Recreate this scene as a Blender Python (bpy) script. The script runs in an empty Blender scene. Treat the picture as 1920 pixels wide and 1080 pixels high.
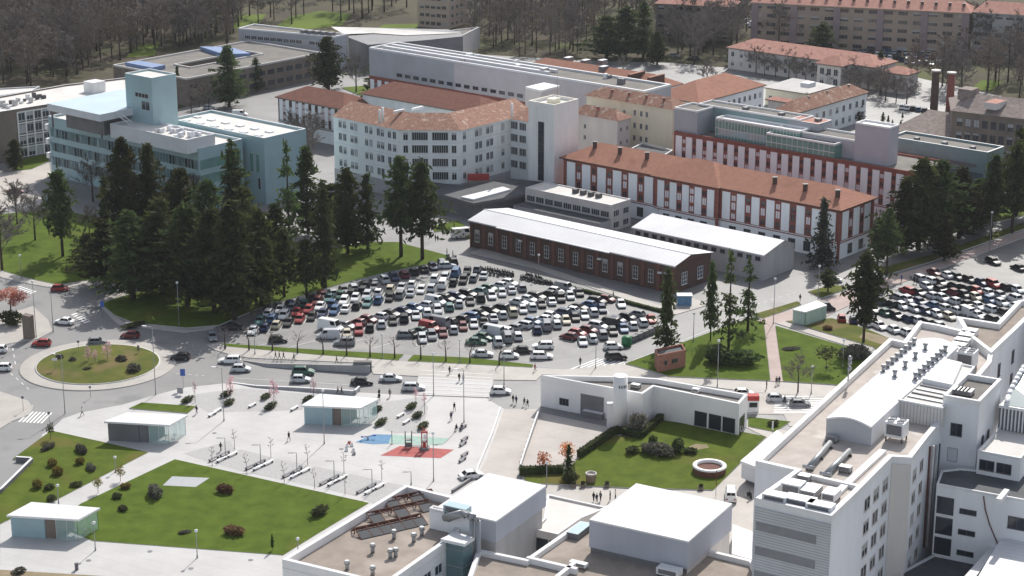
# Hospital campus seen from the air. Everything below is built in metres; the camera stands at (0, 0, 139).
import bpy, bmesh, math, random
from mathutils import Vector, Matrix, geometry
random.seed(7)
SC = bpy.context.scene
COL = SC.collection
F_PX, CAM_H = 3750.0, 139.0
TILT = math.radians(17)
CT, ST = math.cos(TILT), math.sin(TILT)

def W(px, py, z=0.0):
    """point at height z that the survey photo shows at pixel (px, py) of 1920x1080"""
    u, v = px - 960.0, py - 540.0
    t = (z - CAM_H) / (-v * CT - F_PX * ST)
    return Vector((u * t, (F_PX * CT - v * ST) * t, z))

def nv(x, y):
    v = Vector((x, y, 0.0)); v.normalize(); return v
def perp(d): return Vector((d.y, -d.x, 0.0))
D1 = nv(-4636, 3921); D2 = perp(D1)              # grid of the old hospital
E2 = nv(2200, 3921); E1 = -perp(E2)              # grid of the new buildings
UP = Vector((0, 0, 1))

def along(P, d, px):
    """distance from P along the horizontal direction d until the pixel column px"""
    u = px - 960.0
    k = P.y * CT - (P.z - CAM_H) * ST
    return (u * k - F_PX * P.x) / (F_PX * d.x - u * d.y * CT)

def rect(P, da, pxa, db, pxb):
    la, lb = along(P, da, pxa), along(P, db, pxb)
    return [P.copy(), P + da * la, P + da * la + db * lb, P + db * lb]

# ------------------------------------------------------------------ materials
MATS = {}
def mat(name, col, rough=0.8, var=0.12, scale=0.5, col2=None, metal=0.0, spec=0.35, detail=5.0, streak=None, bump=0.0,
        alpha=None, trans=0.0, spots=None, glow=0.0):
    if name in MATS: return MATS[name]
    m = bpy.data.materials.new(name); m.use_nodes = True
    nt = m.node_tree; b = nt.nodes['Principled BSDF']
    b.inputs['Roughness'].default_value = rough
    b.inputs['Metallic'].default_value = metal
    b.inputs['Specular IOR Level'].default_value = spec
    if trans: b.inputs['Transmission Weight'].default_value = trans
    if alpha is not None: b.inputs['Alpha'].default_value = alpha
    c = Vector(col)
    c2 = Vector(col2) if col2 else c * (1 - var)
    if var or col2:
        g = nt.nodes.new('ShaderNodeNewGeometry')
        n = nt.nodes.new('ShaderNodeTexNoise'); n.inputs['Scale'].default_value = scale
        n.inputs['Detail'].default_value = detail; n.inputs['Roughness'].default_value = 0.62
        src = g.outputs['Position']
        if streak:
            mp = nt.nodes.new('ShaderNodeMapping'); mp.inputs['Scale'].default_value = streak
            nt.links.new(src, mp.inputs['Vector']); src = mp.outputs['Vector']
        nt.links.new(src, n.inputs['Vector'])
        r = nt.nodes.new('ShaderNodeValToRGB')
        r.color_ramp.elements[0].position = 0.36; r.color_ramp.elements[1].position = 0.64
        r.color_ramp.elements[0].color = (*c2, 1); r.color_ramp.elements[1].color = (*(c * (1 + (0 if col2 else var * .5))), 1)
        nt.links.new(n.outputs['Fac'], r.inputs['Fac'])
        out = r.outputs['Color']
        if spots:                       # stains / patches with a shape of their own
            n2 = nt.nodes.new('ShaderNodeTexNoise'); n2.inputs['Scale'].default_value = spots[1]; n2.inputs['Detail'].default_value = 3
            nt.links.new(g.outputs['Position'], n2.inputs['Vector'])
            r2 = nt.nodes.new('ShaderNodeValToRGB'); r2.color_ramp.elements[0].position = spots[2]; r2.color_ramp.elements[1].position = spots[2] + .12
            nt.links.new(n2.outputs['Fac'], r2.inputs['Fac'])
            mx = nt.nodes.new('ShaderNodeMix'); mx.data_type = 'RGBA'
            nt.links.new(r2.outputs['Color'], mx.inputs['Factor']); nt.links.new(out, mx.inputs['A'])
            mx.inputs['B'].default_value = (*spots[0], 1)
            out = mx.outputs['Result']
        nt.links.new(out, b.inputs['Base Color'])
        if bump:
            bp = nt.nodes.new('ShaderNodeBump'); bp.inputs['Strength'].default_value = bump; bp.inputs['Distance'].default_value = 0.1
            nt.links.new(n.outputs['Fac'], bp.inputs['Height']); nt.links.new(bp.outputs['Normal'], b.inputs['Normal'])
    else:
        b.inputs['Base Color'].default_value = (*c, 1)
    if glow:                             # thin leaves let part of the light through
        tr = nt.nodes.new('ShaderNodeBsdfTranslucent'); ms = nt.nodes.new('ShaderNodeMixShader'); ms.inputs[0].default_value = glow
        nt.links.new(b.inputs['Base Color'].links[0].from_socket, tr.inputs['Color']); nt.links.new(b.outputs[0], ms.inputs[1]); nt.links.new(tr.outputs[0], ms.inputs[2]); nt.links.new(ms.outputs[0], nt.nodes['Material Output'].inputs['Surface'])
    MATS[name] = m
    return m

def stripes(m, direction, period, width, darker, axis_z=False):
    """thin dark joints across a surface: seams of metal sheets, boards, paving"""
    nt = m.node_tree; b = nt.nodes['Principled BSDF']
    g = nt.nodes.new('ShaderNodeNewGeometry')
    dp = nt.nodes.new('ShaderNodeVectorMath'); dp.operation = 'DOT_PRODUCT'; dp.inputs[1].default_value = direction
    nt.links.new(g.outputs['Position'], dp.inputs[0])
    dv = nt.nodes.new('ShaderNodeMath'); dv.operation = 'DIVIDE'; dv.inputs[1].default_value = period
    nt.links.new(dp.outputs['Value'], dv.inputs[0])
    fr = nt.nodes.new('ShaderNodeMath'); fr.operation = 'FRACT'; nt.links.new(dv.outputs[0], fr.inputs[0])
    lt = nt.nodes.new('ShaderNodeMath'); lt.operation = 'LESS_THAN'; lt.inputs[1].default_value = width / period
    nt.links.new(fr.outputs[0], lt.inputs[0])
    mx = nt.nodes.new('ShaderNodeMix'); mx.data_type = 'RGBA'; mx.blend_type = 'MULTIPLY'
    nt.links.new(lt.outputs[0], mx.inputs['Factor'])
    mx.inputs['B'].default_value = (darker, darker, darker, 1)
    old = b.inputs['Base Color']
    if old.links:
        nt.links.new(old.links[0].from_socket, mx.inputs['A'])
    else:
        mx.inputs['A'].default_value = old.default_value
    nt.links.new(mx.outputs['Result'], old)
    return m

M = {}
M['earth'] = mat('earth', (.105, .095, .06), .95, scale=.03, col2=(.075, .065, .048), spec=.1, spots=((.105, .125, .045), .012, .56))
M['asphalt'] = mat('asphalt', (.215, .212, .207), .64, scale=.06, col2=(.165, .163, .162), spec=.6, spots=((.14, .14, .14), .11, .6))
M['old_asphalt'] = mat('old_asphalt', (.19, .187, .182), .64, scale=.25, col2=(.145, .142, .14), spec=.6, spots=((.235, .222, .205), .07, .58))
M['precinct'] = mat('precinct', (.60, .58, .55), .85, scale=.1, col2=(.52, .5, .48), spec=.2)
M['plaza'] = stripes(mat('plaza', (.47, .46, .45), .68, scale=.15, col2=(.41, .40, .39), spec=.5, spots=((.355, .34, .33), .05, .60)), (E2.x, E2.y, 0), 3.2, .1, .86)
M['pavement'] = stripes(mat('pavement', (.42, .39, .36), .7, scale=.2, col2=(.355, .33, .30), spec=.45), (D1.x, D1.y, 0), 2.4, .1, .88)
M['pink_pavement'] = mat('pink_pavement', (.47, .375, .345), .85, scale=.3, col2=(.40, .32, .29), spec=.2)
M['beige_concrete'] = stripes(mat('beige_concrete', (.49, .455, .42), .8, scale=.12, col2=(.42, .385, .355), spec=.2), (E2.x, E2.y, 0), 5, .14, .88)
M['gravel'] = mat('gravel', (.46, .45, .44), .95, scale=3, col2=(.38, .375, .37), spec=.1)
M['grass'] = mat('grass', (.092, .134, .016), .95, scale=.3, col2=(.064, .098, .011), spec=.1, spots=((.115, .11, .028), .045, .63), bump=.5)
M['garden_grass'] = mat('garden_grass', (.098, .132, .017), .95, scale=.3, col2=(.066, .096, .012), spec=.1, spots=((.135, .115, .032), .06, .55), bump=.5)
M['dry_grass'] = mat('dry_grass', (.125, .13, .03), .95, scale=.2, col2=(.075, .095, .02), spec=.1, spots=((.17, .13, .06), .09, .55), bump=.5)
M['meadow'] = mat('meadow', (.13, .18, .028), .95, scale=.03, col2=(.09, .13, .025), spec=.1)
M['forest_floor'] = mat('forest_floor', (.085, .07, .052), .95, scale=.03, col2=(.06, .062, .03), spec=.1, spots=((.09, .115, .03), .02, .66))
M['dirt'] = mat('dirt', (.30, .24, .17), .95, scale=.4, col2=(.22, .19, .11), spec=.1)
M['white_line'] = mat('white_line', (.78, .78, .76), .7, var=.12, scale=1.2, spec=.3)
M['kerb'] = mat('kerb', (.55, .54, .52), .8, var=.12, scale=.8)
M['white_wall'] = mat('white_wall', (.80, .795, .785), .75, var=.07, scale=.25, streak=(1, 1, .25), spec=.3)
M['cool_wall'] = mat('cool_wall', (.76, .79, .79), .7, var=.08, scale=.3, streak=(1, 1, .25), spec=.3)
M['cream_wall'] = mat('cream_wall', (.76, .72, .57), .8, var=.07, scale=.25, streak=(1, 1, .25))
M['pale_wall'] = mat('pale_wall', (.62, .585, .56), .8, var=.08, scale=.3, streak=(1, 1, .3))
M['grey_clad'] = mat('grey_clad', (.66, .67, .70), .6, var=.06, scale=.3, spec=.4)
M['lilac_clad'] = mat('lilac_clad', (.45, .43, .475), .65, var=.06, scale=.3, spec=.4)
M['grey_wall'] = mat('grey_wall', (.40, .395, .40), .8, var=.12, scale=.4, streak=(1, 1, .3))
M['dark_clad'] = mat('dark_clad', (.17, .17, .18), .6, var=.12, scale=.3)
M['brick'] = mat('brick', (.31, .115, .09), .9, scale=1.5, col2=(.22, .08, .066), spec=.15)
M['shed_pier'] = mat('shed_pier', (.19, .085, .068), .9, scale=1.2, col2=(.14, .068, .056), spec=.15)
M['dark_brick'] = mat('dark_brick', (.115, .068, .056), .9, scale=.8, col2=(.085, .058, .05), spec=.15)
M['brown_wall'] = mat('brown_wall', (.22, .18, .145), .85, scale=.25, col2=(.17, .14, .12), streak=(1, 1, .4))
M['facade_white'] = mat('facade_white', (.82, .85, .88), .75, var=.06, scale=.5, streak=(1, 1, .3))
M['white_roof'] = mat('white_roof', (.64, .64, .65), .6, var=.08, scale=.3, spec=.35, spots=((.55, .54, .53), .25, .62))
M['teal_dark'] = mat('teal_dark', (.20, .30, .315), .35, var=.08, scale=.3, spec=.5)
M['bar_grey'] = mat('bar_grey', (.37, .385, .42), .6, var=.08, scale=.2, spec=.4)
M['bar_lilac'] = mat('bar_lilac', (.52, .485, .51), .6, var=.08, scale=.2, spec=.4)
M['membrane'] = mat('membrane', (.62, .595, .565), .8, var=.08, scale=.2, spots=((.54, .50, .47), .13, .6))
M['gravel_roof'] = mat('gravel_roof', (.33, .28, .24), .95, scale=.35, col2=(.26, .225, .195), spec=.15, spots=((.38, .33, .29), .1, .57))
M['grey_roof'] = mat('grey_roof', (.22, .205, .185), .9, scale=.2, col2=(.165, .155, .145), spec=.15)
M['dark_roof'] = mat('dark_roof', (.085, .09, .1), .8, scale=.3, col2=(.06, .065, .07))
M['tile_new'] = stripes(mat('tile_new', (.36, .17, .115), .85, scale=.7, col2=(.30, .14, .095), spec=.2, bump=.4, spots=((.27, .12, .08), .12, .6)), (D1.x, D1.y, 0), .9, .16, .85)
M['tile_old'] = mat('tile_old', (.35, .21, .155), .9, scale=1.3, col2=(.24, .125, .09), spec=.15, bump=.6, spots=((.45, .35, .29), .6, .57))
M['tile_dark'] = mat('tile_dark', (.21, .095, .07), .9, scale=.8, col2=(.16, .072, .055), spec=.15, bump=.5)  # red tile darkened to carry the shade on slopes facing the camera
M['tile_pink'] = mat('tile_pink', (.46, .25, .20), .9, scale=.6, col2=(.37, .19, .15), spec=.15, bump=.4)
M['tile_grey'] = mat('tile_grey', (.31, .26, .235), .9, scale=.9, col2=(.20, .165, .15), spec=.15, bump=.5)
M['teal_glass'] = mat('teal_glass', (.12, .195, .21), .22, var=.10, scale=.35, spec=.5)
M['teal_panel'] = mat('teal_panel', (.33, .465, .50), .35, var=.07, scale=.3, spec=.5)
M['green_glass'] = mat('green_glass', (.15, .30, .27), .15, var=.2, scale=.3, spec=.6)
M['glass'] = mat('glass', (.028, .035, .045), .08, var=0, spec=.6)
M['glass_blind'] = mat('glass_blind', (.38, .38, .39), .5, var=0); M['glass_white'] = mat('glass_white', (.72, .69, .72), .5, var=0)
M['clear_glass'] = mat('clear_glass', (.55, .82, .79), .03, var=0, alpha=.36, spec=.6)
M['frame'] = mat('frame', (.60, .61, .62), .5, var=0)
M['dark_frame'] = mat('dark_frame', (.10, .10, .11), .5, var=0)
M['metal'] = mat('metal', (.42, .43, .44), .38, var=.1, scale=2, metal=.7)
M['white_metal'] = mat('white_metal', (.74, .75, .76), .4, var=.05, scale=2)
M['dark_metal'] = mat('dark_metal', (.07, .07, .075), .5, var=0)
M['galv'] = mat('galv', (.33, .34, .35), .45, var=.1, scale=3, metal=.4)
M['rust'] = mat('rust', (.16, .065, .045), .85, scale=2, col2=(.11, .05, .04))
M['red'] = mat('red', (.42, .05, .045), .7, var=.15, scale=1)
M['blue_rubber'] = mat('blue_rubber', (.13, .26, .41), .9, var=.12, scale=1)
M['green_rubber'] = mat('green_rubber', (.33, .46, .40), .9, var=.12, scale=1)
M['red_rubber'] = mat('red_rubber', (.40, .11, .10), .9, var=.15, scale=1)
M['blue_tarp'] = mat('blue_tarp', (.16, .24, .42), .6, var=.15, scale=.4)
M['green_bin'] = mat('green_bin', (.02, .16, .06), .5, var=.1, scale=2)
M['orange'] = mat('orange', (.70, .30, .12), .6, var=.2, scale=1.2)
M['sign_blue'] = mat('sign_blue', (.05, .12, .40), .5, var=0)
M['wood'] = mat('wood', (.25, .19, .14), .8, var=.2, scale=2)

# ------------------------------------------------------------------ mesh builder
class MB:
    def __init__(s): s.v = []; s.f = []; s.m = []; s.mats = []; s.sm = []
    def slot(s, m):
        if isinstance(m, str): m = M[m]
        if m not in s.mats: s.mats.append(m)
        return s.mats.index(m)
    def face(s, pts, m, smooth=False):
        i = len(s.v); s.v += [Vector(p) for p in pts]; s.f.append(list(range(i, i + len(pts)))); s.m.append(s.slot(m)); s.sm.append(smooth)
    def prism(s, poly, z0, z1, side, top=None, bottom=False):
        """vertical prism over a plan polygon (any winding)"""
        a = sum(p.x * q.y - q.x * p.y for p, q in zip(poly, poly[1:] + poly[:1]))
        if a < 0: poly = poly[::-1]
        lo = [Vector((p.x, p.y, z0)) for p in poly]; hi = [Vector((p.x, p.y, z1)) for p in poly]
        n = len(poly)
        for i in range(n):
            j = (i + 1) % n; s.face([lo[i], lo[j], hi[j], hi[i]], side)
        if top is not False: s.face(hi, top or side)
        if bottom: s.face(lo[::-1], side)
    def box(s, c, ax, ay, az, m, top=None):
        """box centred at c with half-axis vectors"""
        c, ax, ay, az = map(Vector, (c, ax, ay, az))
        P = lambda i, j, k: c + ax * i + ay * j + az * k
        for q, mm in (([P(-1,-1,1), P(1,-1,1), P(1,1,1), P(-1,1,1)], top or m), ([P(-1,1,-1), P(1,1,-1), P(1,-1,-1), P(-1,-1,-1)], m),
                  ([P(-1,-1,-1), P(1,-1,-1), P(1,-1,1), P(-1,-1,1)], m), ([P(1,-1,-1), P(1,1,-1), P(1,1,1), P(1,-1,1)], m),
                  ([P(1,1,-1), P(-1,1,-1), P(-1,1,1), P(1,1,1)], m), ([P(-1,1,-1), P(-1,-1,-1), P(-1,-1,1), P(-1,1,1)], m)):
            s.face(q, mm)
    def abox(s, x0, y0, z0, x1, y1, z1, m, top=None):
        s.box(((x0+x1)/2, (y0+y1)/2, (z0+z1)/2), ((x1-x0)/2,0,0), (0,(y1-y0)/2,0), (0,0,(z1-z0)/2), m, top)
    def tube(s, p, q, r0, r1, m, n=6, cap=True):
        p, q = Vector(p), Vector(q); d = (q - p)
        if d.length < 1e-6: return
        d.normalize(); a = d.orthogonal().normalized(); b = d.cross(a)
        R0 = [p + (a * math.cos(t) + b * math.sin(t)) * r0 for t in [2*math.pi*i/n for i in range(n)]]
        R1 = [q + (a * math.cos(t) + b * math.sin(t)) * r1 for t in [2*math.pi*i/n for i in range(n)]]
        for i in range(n):
            j = (i+1) % n; s.face([R0[i], R0[j], R1[j], R1[i]], m, n > 5)
        if cap:
            if r1 > 1e-3: s.face(R1, m)
            if r0 > 1e-3: s.face(R0[::-1], m)
    def lathe(s, c, prof, m, n=20):
        c = Vector(c)
        R = [[c + Vector((r*math.cos(2*math.pi*i/n), r*math.sin(2*math.pi*i/n), z)) for i in range(n)] for r, z in prof]
        for k in range(len(prof) - 1):
            for i in range(n):
                j = (i+1) % n; s.face([R[k][i], R[k][j], R[k+1][j], R[k+1][i]], m, True)
    def roof_strip(s, front, ridge, back, m, ends=True):
        """two slopes over three polylines of equal length"""
        for i in range(len(front) - 1):
            s.face([front[i], front[i+1], ridge[i+1], ridge[i]], m); s.face([back[i+1], back[i], ridge[i], ridge[i+1]], m)
        if ends:
            s.face([front[0], ridge[0], back[0]], m); s.face([front[-1], back[-1], ridge[-1]], m)
    def hip(s, c4, over, z, rise, inset, m, soffit=None):
        """hip roof on 4 plan corners (long side first), inset = ridge end distance"""
        a, b, c, d = [Vector((p.x, p.y, z)) for p in c4]
        cen = (a+b+c+d) / 4
        u = (b-a).normalized(); w = (d-a).normalized()
        a, b, c, d = a - u*over - w*over, b + u*over - w*over, c + u*over + w*over, d - u*over + w*over
        r0 = (a+d)/2 + u*inset + UP*rise; r1 = (b+c)/2 - u*inset + UP*rise
        s.face([a, b, r1, r0], m); s.face([c, d, r0, r1], m); s.face([b, c, r1], m); s.face([d, a, r0], m)
        if soffit:
            s.prism([a, b, c, d], z - .35, z - .005, soffit, soffit, True)
    def parapet(s, poly, z0, z1, t, m, cap=None):
        """wall ring of thickness t just inside a plan polygon"""
        a = sum(p.x * q.y - q.x * p.y for p, q in zip(poly, poly[1:] + poly[:1]))
        if a < 0: poly = poly[::-1]
        n = len(poly); inn = []
        for i in range(n):
            p0, p, p1 = poly[i-1], poly[i], poly[(i+1) % n]
            d0, d1 = nv(p.x-p0.x, p.y-p0.y), nv(p1.x-p.x, p1.y-p.y)
            n0, n1 = -perp(d0), -perp(d1)
            bis = n0 + n1
            if bis.length < 1e-4: bis = n0.copy()
            bis.normalize()
            inn.append(Vector((p.x, p.y, 0)) + bis * (t / max(.35, bis.dot(n0))))
        for i in range(n):
            j = (i+1) % n
            o0, o1, i0, i1 = poly[i], poly[j], inn[i], inn[j]
            V = lambda p, z: Vector((p.x, p.y, z))
            s.face([V(o0,z0), V(o1,z0), V(o1,z1), V(o0,z1)], m)
            s.face([V(i1,z0), V(i0,z0), V(i0,z1), V(i1,z1)], m)
            s.face([V(o0,z1), V(o1,z1), V(i1,z1), V(i0,z1)], cap or m)
        return inn
    def mesh(s, name, origin=None):
        o = Vector(origin) if origin is not None else Vector((0, 0, 0))
        me = bpy.data.meshes.new(name)
        me.from_pydata([v - o for v in s.v], [], s.f)
        for m in s.mats: me.materials.append(m)
        me.polygons.foreach_set('material_index', s.m)
        me.polygons.foreach_set('use_smooth', s.sm)
        if any(s.sm):
            bm = bmesh.new(); bm.from_mesh(me); bmesh.ops.remove_doubles(bm, verts=bm.verts, dist=1e-4); bm.to_mesh(me); bm.free()
        me.update()
        return me
    def build(s, name, parent=None):
        """link as one object; a part is kept relative to its thing's Empty"""
        if parent is not None:
            o = bpy.data.objects.new(name, s.mesh(name, base_of(parent))); COL.objects.link(o); o.parent = parent
        else:
            lo = Vector((min(v.x for v in s.v), min(v.y for v in s.v), min(v.z for v in s.v)))
            hi = Vector((max(v.x for v in s.v), max(v.y for v in s.v), max(v.z for v in s.v)))
            c = (lo + hi) / 2; c.z = lo.z
            o = bpy.data.objects.new(name, s.mesh(name, c)); COL.objects.link(o); o.location = c
        return o

def base_of(o):
    p = Vector((0, 0, 0))
    while o is not None: p += o.location; o = o.parent
    return p
def tag(o, label, cat=None, group=None, kind=None):
    if label: o['label'] = label
    if cat: o['category'] = cat
    if group: o['group'] = group
    if kind: o['kind'] = kind
    return o
def thing(name, loc, label, cat, group=None, rz=0):
    o = bpy.data.objects.new(name, None); o.empty_display_size = .5
    COL.objects.link(o); o.location = loc; o.rotation_euler.z = rz
    return tag(o, label, cat, group)
def struct(name, mb):
    o = mb.build(name); o['kind'] = 'structure'; return o
def part(name, mesh, parent, loc=(0,0,0), rz=0):
    o = bpy.data.objects.new(name, mesh); COL.objects.link(o); o.parent = parent; o.location = loc; o.rotation_euler.z = rz
    return o
def copy_tree(o, parent=None):
    c = o.copy(); COL.objects.link(c); c.parent = parent
    for ch in list(o.children): copy_tree(ch, c)
    return c
ORD = ['zeroth', 'first', 'second', 'third', 'fourth', 'fifth', 'sixth', 'seventh', 'eighth', 'ninth', 'tenth', 'eleventh', 'twelfth', 'thirteenth', 'fourteenth',
       'fifteenth', 'sixteenth', 'seventeenth', 'eighteenth', 'nineteenth', 'twentieth', 'twenty-first', 'twenty-second', 'twenty-third', 'twenty-fourth', 'twenty-fifth', 'twenty-sixth', 'twenty-seventh', 'twenty-eighth', 'twenty-ninth', 'thirtieth']

# ------------------------------------------------------------------ windows
WIN = {}
def win_mesh(w, h, cols=2, rows=1, frame='frame', pane='glass', sill=True, fw=.08, split=False):
    key = (round(w,2), round(h,2), cols, rows, frame, pane, sill, split)
    if key in WIN: return WIN[key]
    b = MB()
    b.face([(-w/2, -.03, 0), (w/2, -.03, 0), (w/2, -.03, h), (-w/2, -.03, h)], 'glass' if pane in ('half', 'third') else pane)
    if pane in ('half', 'third'): zb = h*(.5 if pane == 'half' else .74); b.face([(-w/2, -.04, zb), (w/2, -.04, zb), (w/2, -.04, h), (-w/2, -.04, h)], 'glass_blind')     # blind let part way down
    if split: pm = b.mesh('window'); b = MB()
    def bar(x0, x1, z0, z1): b.abox(x0, -.09, z0, x1, 0, z1, frame)
    bar(-w/2-fw, -w/2, -fw, h+fw); bar(w/2, w/2+fw, -fw, h+fw); bar(-w/2, w/2, h, h+fw); bar(-w/2, w/2, -fw, 0)
    for i in range(1, cols):
        x = -w/2 + w*i/cols; bar(x-fw/2, x+fw/2, 0, h)
    for i in range(1, rows):
        z = h*i/rows; b.abox(-w/2, -.085, z-fw/2, w/2, -.0, z+fw/2, frame)
    if split:
        fm = b.mesh('frame'); b = MB(); b.abox(-w/2-.12, -.2, -fw-.07, w/2+.12, 0, -fw-.003, frame)
        WIN[key] = (pm, fm, b.mesh('sill') if sill else None); return WIN[key]
    if sill: b.abox(-w/2-.12, -.2, -fw-.07, w/2+.12, 0, -fw-.003, frame)
    WIN[key] = b.mesh('window'); return WIN[key]

def wall_dir(A, B):
    """unit wall direction, outward normal towards the camera side, wall length"""
    d = Vector((B.x-A.x, B.y-A.y, 0)); L = d.length; d.normalize(); n = perp(d)
    if n.dot(Vector((-A.x, -A.y, 0))) < 0: n = -n
    return d, n, L
def windows(root, A, B, us, zs, w, h, out=.0, name='window', panes=(('glass', 1),), **kw):
    """one window object at every (u metres along the wall, z of its foot)"""
    d, n, L = wall_dir(A, B); base = base_of(root)
    ang = math.atan2(-n.x, n.y) + math.pi
    for z in zs:
        for u in us:
            r, acc, pane = random.random(), 0, panes[0][0]
            for pn, pr in panes:
                acc += pr
                if r < acc: pane = pn; break
            p = Vector((A.x, A.y, 0)) + d*u + n*out; p.z = z
            me = win_mesh(w, h, pane=pane, **kw)
            if isinstance(me, tuple):
                o = part(name, me[0], root, p - base, ang); part('frame', me[1], o)
                if me[2]: part('sill', me[2], o)
            else: part(name, me, root, p - base, ang)
def spread(L, n, m0, m1=None):
    m1 = m0 if m1 is None else m1
    return [m0 + (L-m0-m1)*i/(n-1) for i in range(n)] if n > 1 else [(m0 + L - m1)/2]
def wall_slab(b, A, B, u0, u1, z0, z1, t, m, off=0):
    d, n, L = wall_dir(A, B)
    p = Vector((A.x, A.y, 0)) + d*((u0+u1)/2) + n*(off + t/2); p.z = (z0+z1)/2
    b.box(p, d*((u1-u0)/2), n*(t/2), UP*((z1-z0)/2), m)
# ------------------------------------------------------------------ ground, roads, lawns
def sheet(name, pts, z, m, kind='structure'):
    b = MB(); b.face([W(x, y, z) for x, y in pts], m)
    if b.v and (lambda P: sum(p.x*q.y-q.x*p.y for p, q in zip(P, P[1:]+P[:1])))(b.v) < 0:
        b.f = [f[::-1] for f in b.f]
    return struct(name, b)
def slab(name, pts, h, m, side='kerb'):
    b = MB(); b.prism([W(x, y, 0) for x, y in pts], -.1, h, side, m); return struct(name, b)

b = MB(); b.face([(-2500, 100, -.03), (2500, 100, -.03), (2500, 5000, -.03), (-2500, 5000, -.03)], 'earth'); struct('ground', b)
sheet('road', [(-300, 1150), (-200, 330), (60, 285), (520, 150), (640, 120), (900, 100), (1300, 90), (1560, 110), (1920, 190), (2200, 260), (2300, 1150)], 0.0, 'asphalt')
sheet('car_park', [(405, 640), (470, 600), (640, 540), (845, 488), (905, 470), (1000, 500), (1235, 585), (1240, 605), (1100, 665), (1000, 680), (760, 664), (560, 652)], .02, 'old_asphalt')
sheet('car_park', [(1560, 590), (1640, 530), (1920, 440), (2100, 480), (2000, 640), (1700, 640)], .02, 'old_asphalt')
sheet('meadow', [(500, 62), (545, 30), (600, 20), (660, 26), (640, 48), (560, 56)], .02, 'meadow')
sheet('meadow', [(420, 56), (440, 30), (500, 26), (480, 50)], .022, 'meadow')
sheet('meadow', [(690, 62), (720, 46), (790, 44), (780, 58)], .02, 'meadow')
sheet('forest_floor', [(-300, -40), (460, -60), (445, 62), (380, 92), (210, 122), (120, 165), (-60, 190), (-300, 190)], .01, 'forest_floor')
sheet('forest_floor', [(860, 70), (860, -20), (1400, -20), (1400, 130), (1260, 118), (1060, 112), (900, 102)], .012, 'forest_floor')
sheet('forest_floor', [(1400, 100), (1400, 40), (2100, 60), (2100, 130), (1700, 94), (1560, 88)], .012, 'forest_floor')
for pts in ([(235, 108), (262, 84), (300, 78), (290, 104)], [(340, 34), (385, 16), (430, 20), (400, 38)], [(1820, 168), (1840, 150), (1880, 152), (1860, 170)]):
    sheet('meadow', pts, .02, 'meadow')
# pavements (raised, with kerbs)
slab('plaza', [(97, 806), (118, 786), (150, 775), (230, 760), (290, 742), (345, 728), (420, 720), (660, 736), (690, 738), (760, 742), (912, 748), (945, 768), (912, 865), (890, 900), (960, 960), (1000, 1200),
               (-300, 1200), (-200, 1050), (0, 1062), (0, 985), (20, 975), (105, 938), (0, 930), (60, 860), (80, 815)], .14, 'plaza')
slab('pavement', [(388, 648), (412, 644), (428, 651), (748, 678), (1000, 691), (1060, 694), (1165, 683), (1200, 692), (1254, 709), (1440, 717), (1560, 724), (1640, 735), (1600, 750), (1400, 735), (1230, 712), (1016, 703), (1005, 714),
                  (920, 713), (700, 702), (692, 682), (470, 672), (436, 667), (400, 656)], .14, 'pavement')
slab('pavement', [(0, 735), (52, 752), (62, 765), (55, 778), (20, 792), (0, 805), (-120, 800), (-120, 740)], .14, 'pavement')
slab('pavement', [(-60, 590), (20, 588), (62, 575), (90, 600), (98, 622), (72, 636), (0, 648), (-80, 648)], .14, 'pavement')
slab('pavement', [(-60, 494), (0, 508), (45, 522), (110, 536), (178, 524), (172, 530), (112, 543), (40, 530), (-60, 505)], .14, 'pavement')
slab('pavement', [(180, 566), (215, 552), (350, 515), (520, 480), (640, 457), (700, 447), (760, 470), (700, 452), (600, 470), (350, 525), (215, 560), (190, 572), (230, 604), (350, 618), (405, 612), (400, 617), (345, 624), (222, 609)], .14, 'pavement')
slab('pavement', [(880, 475), (905, 466), (1000, 494), (1240, 574), (1300, 560), (1330, 572), (1262, 592), (1235, 583), (1000, 503)], .14, 'pavement')
slab('pink_pavement', [(1415, 604), (1432, 598), (1545, 562), (1660, 522), (1740, 498), (1920, 432), (1920, 446), (1745, 512), (1670, 538), (1560, 588), (1530, 606), (1475, 604), (1452, 606), (1468, 716), (1445, 716), (1433, 607)], .14, 'pink_pavement')
slab('pavement', [(1395, 724), (1640, 738), (1560, 800), (1480, 800), (1470, 778), (1402, 776)], .10, 'beige_concrete')
slab('pavement', [(-60, 335), (60, 316), (92, 306), (96, 328), (62, 350), (92, 388), (0, 398), (-60, 402)], .1, 'beige_concrete')
sheet('precinct', [(1440, 840), (1560, 800), (1900, 560), (2300, 560), (2600, 1500), (800, 1500), (900, 1120), (1380, 1100)], .05, 'precinct')  # bright ground added to bounce light up onto the shaded ward walls
sheet('precinct', [(-500, 1112), (900, 1112), (900, 1500), (-900, 1500)], .04, 'precinct')
slab('driveway', [(938, 768), (1012, 768), (1005, 800), (975, 880), (965, 905), (895, 898)], .12, 'beige_concrete')
slab('yard', [(1012, 774), (1180, 810), (1150, 820), (1088, 858), (1060, 880), (975, 882), (1003, 805)], .10, 'beige_concrete')
slab('service_lane', [(990, 908), (1175, 918), (1335, 922), (1440, 822), (1420, 812), (1395, 800), (1440, 800), (1560, 830), (1500, 1200), (950, 1200)], .08, 'pavement')
slab('path', [(1452, 606), (1470, 604), (1640, 654), (1632, 660), (1600, 653)], .15, 'beige_concrete')
slab('crossing', [(787, 690), (928, 700), (918, 746), (778, 741)], .12, 'plaza')
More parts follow.
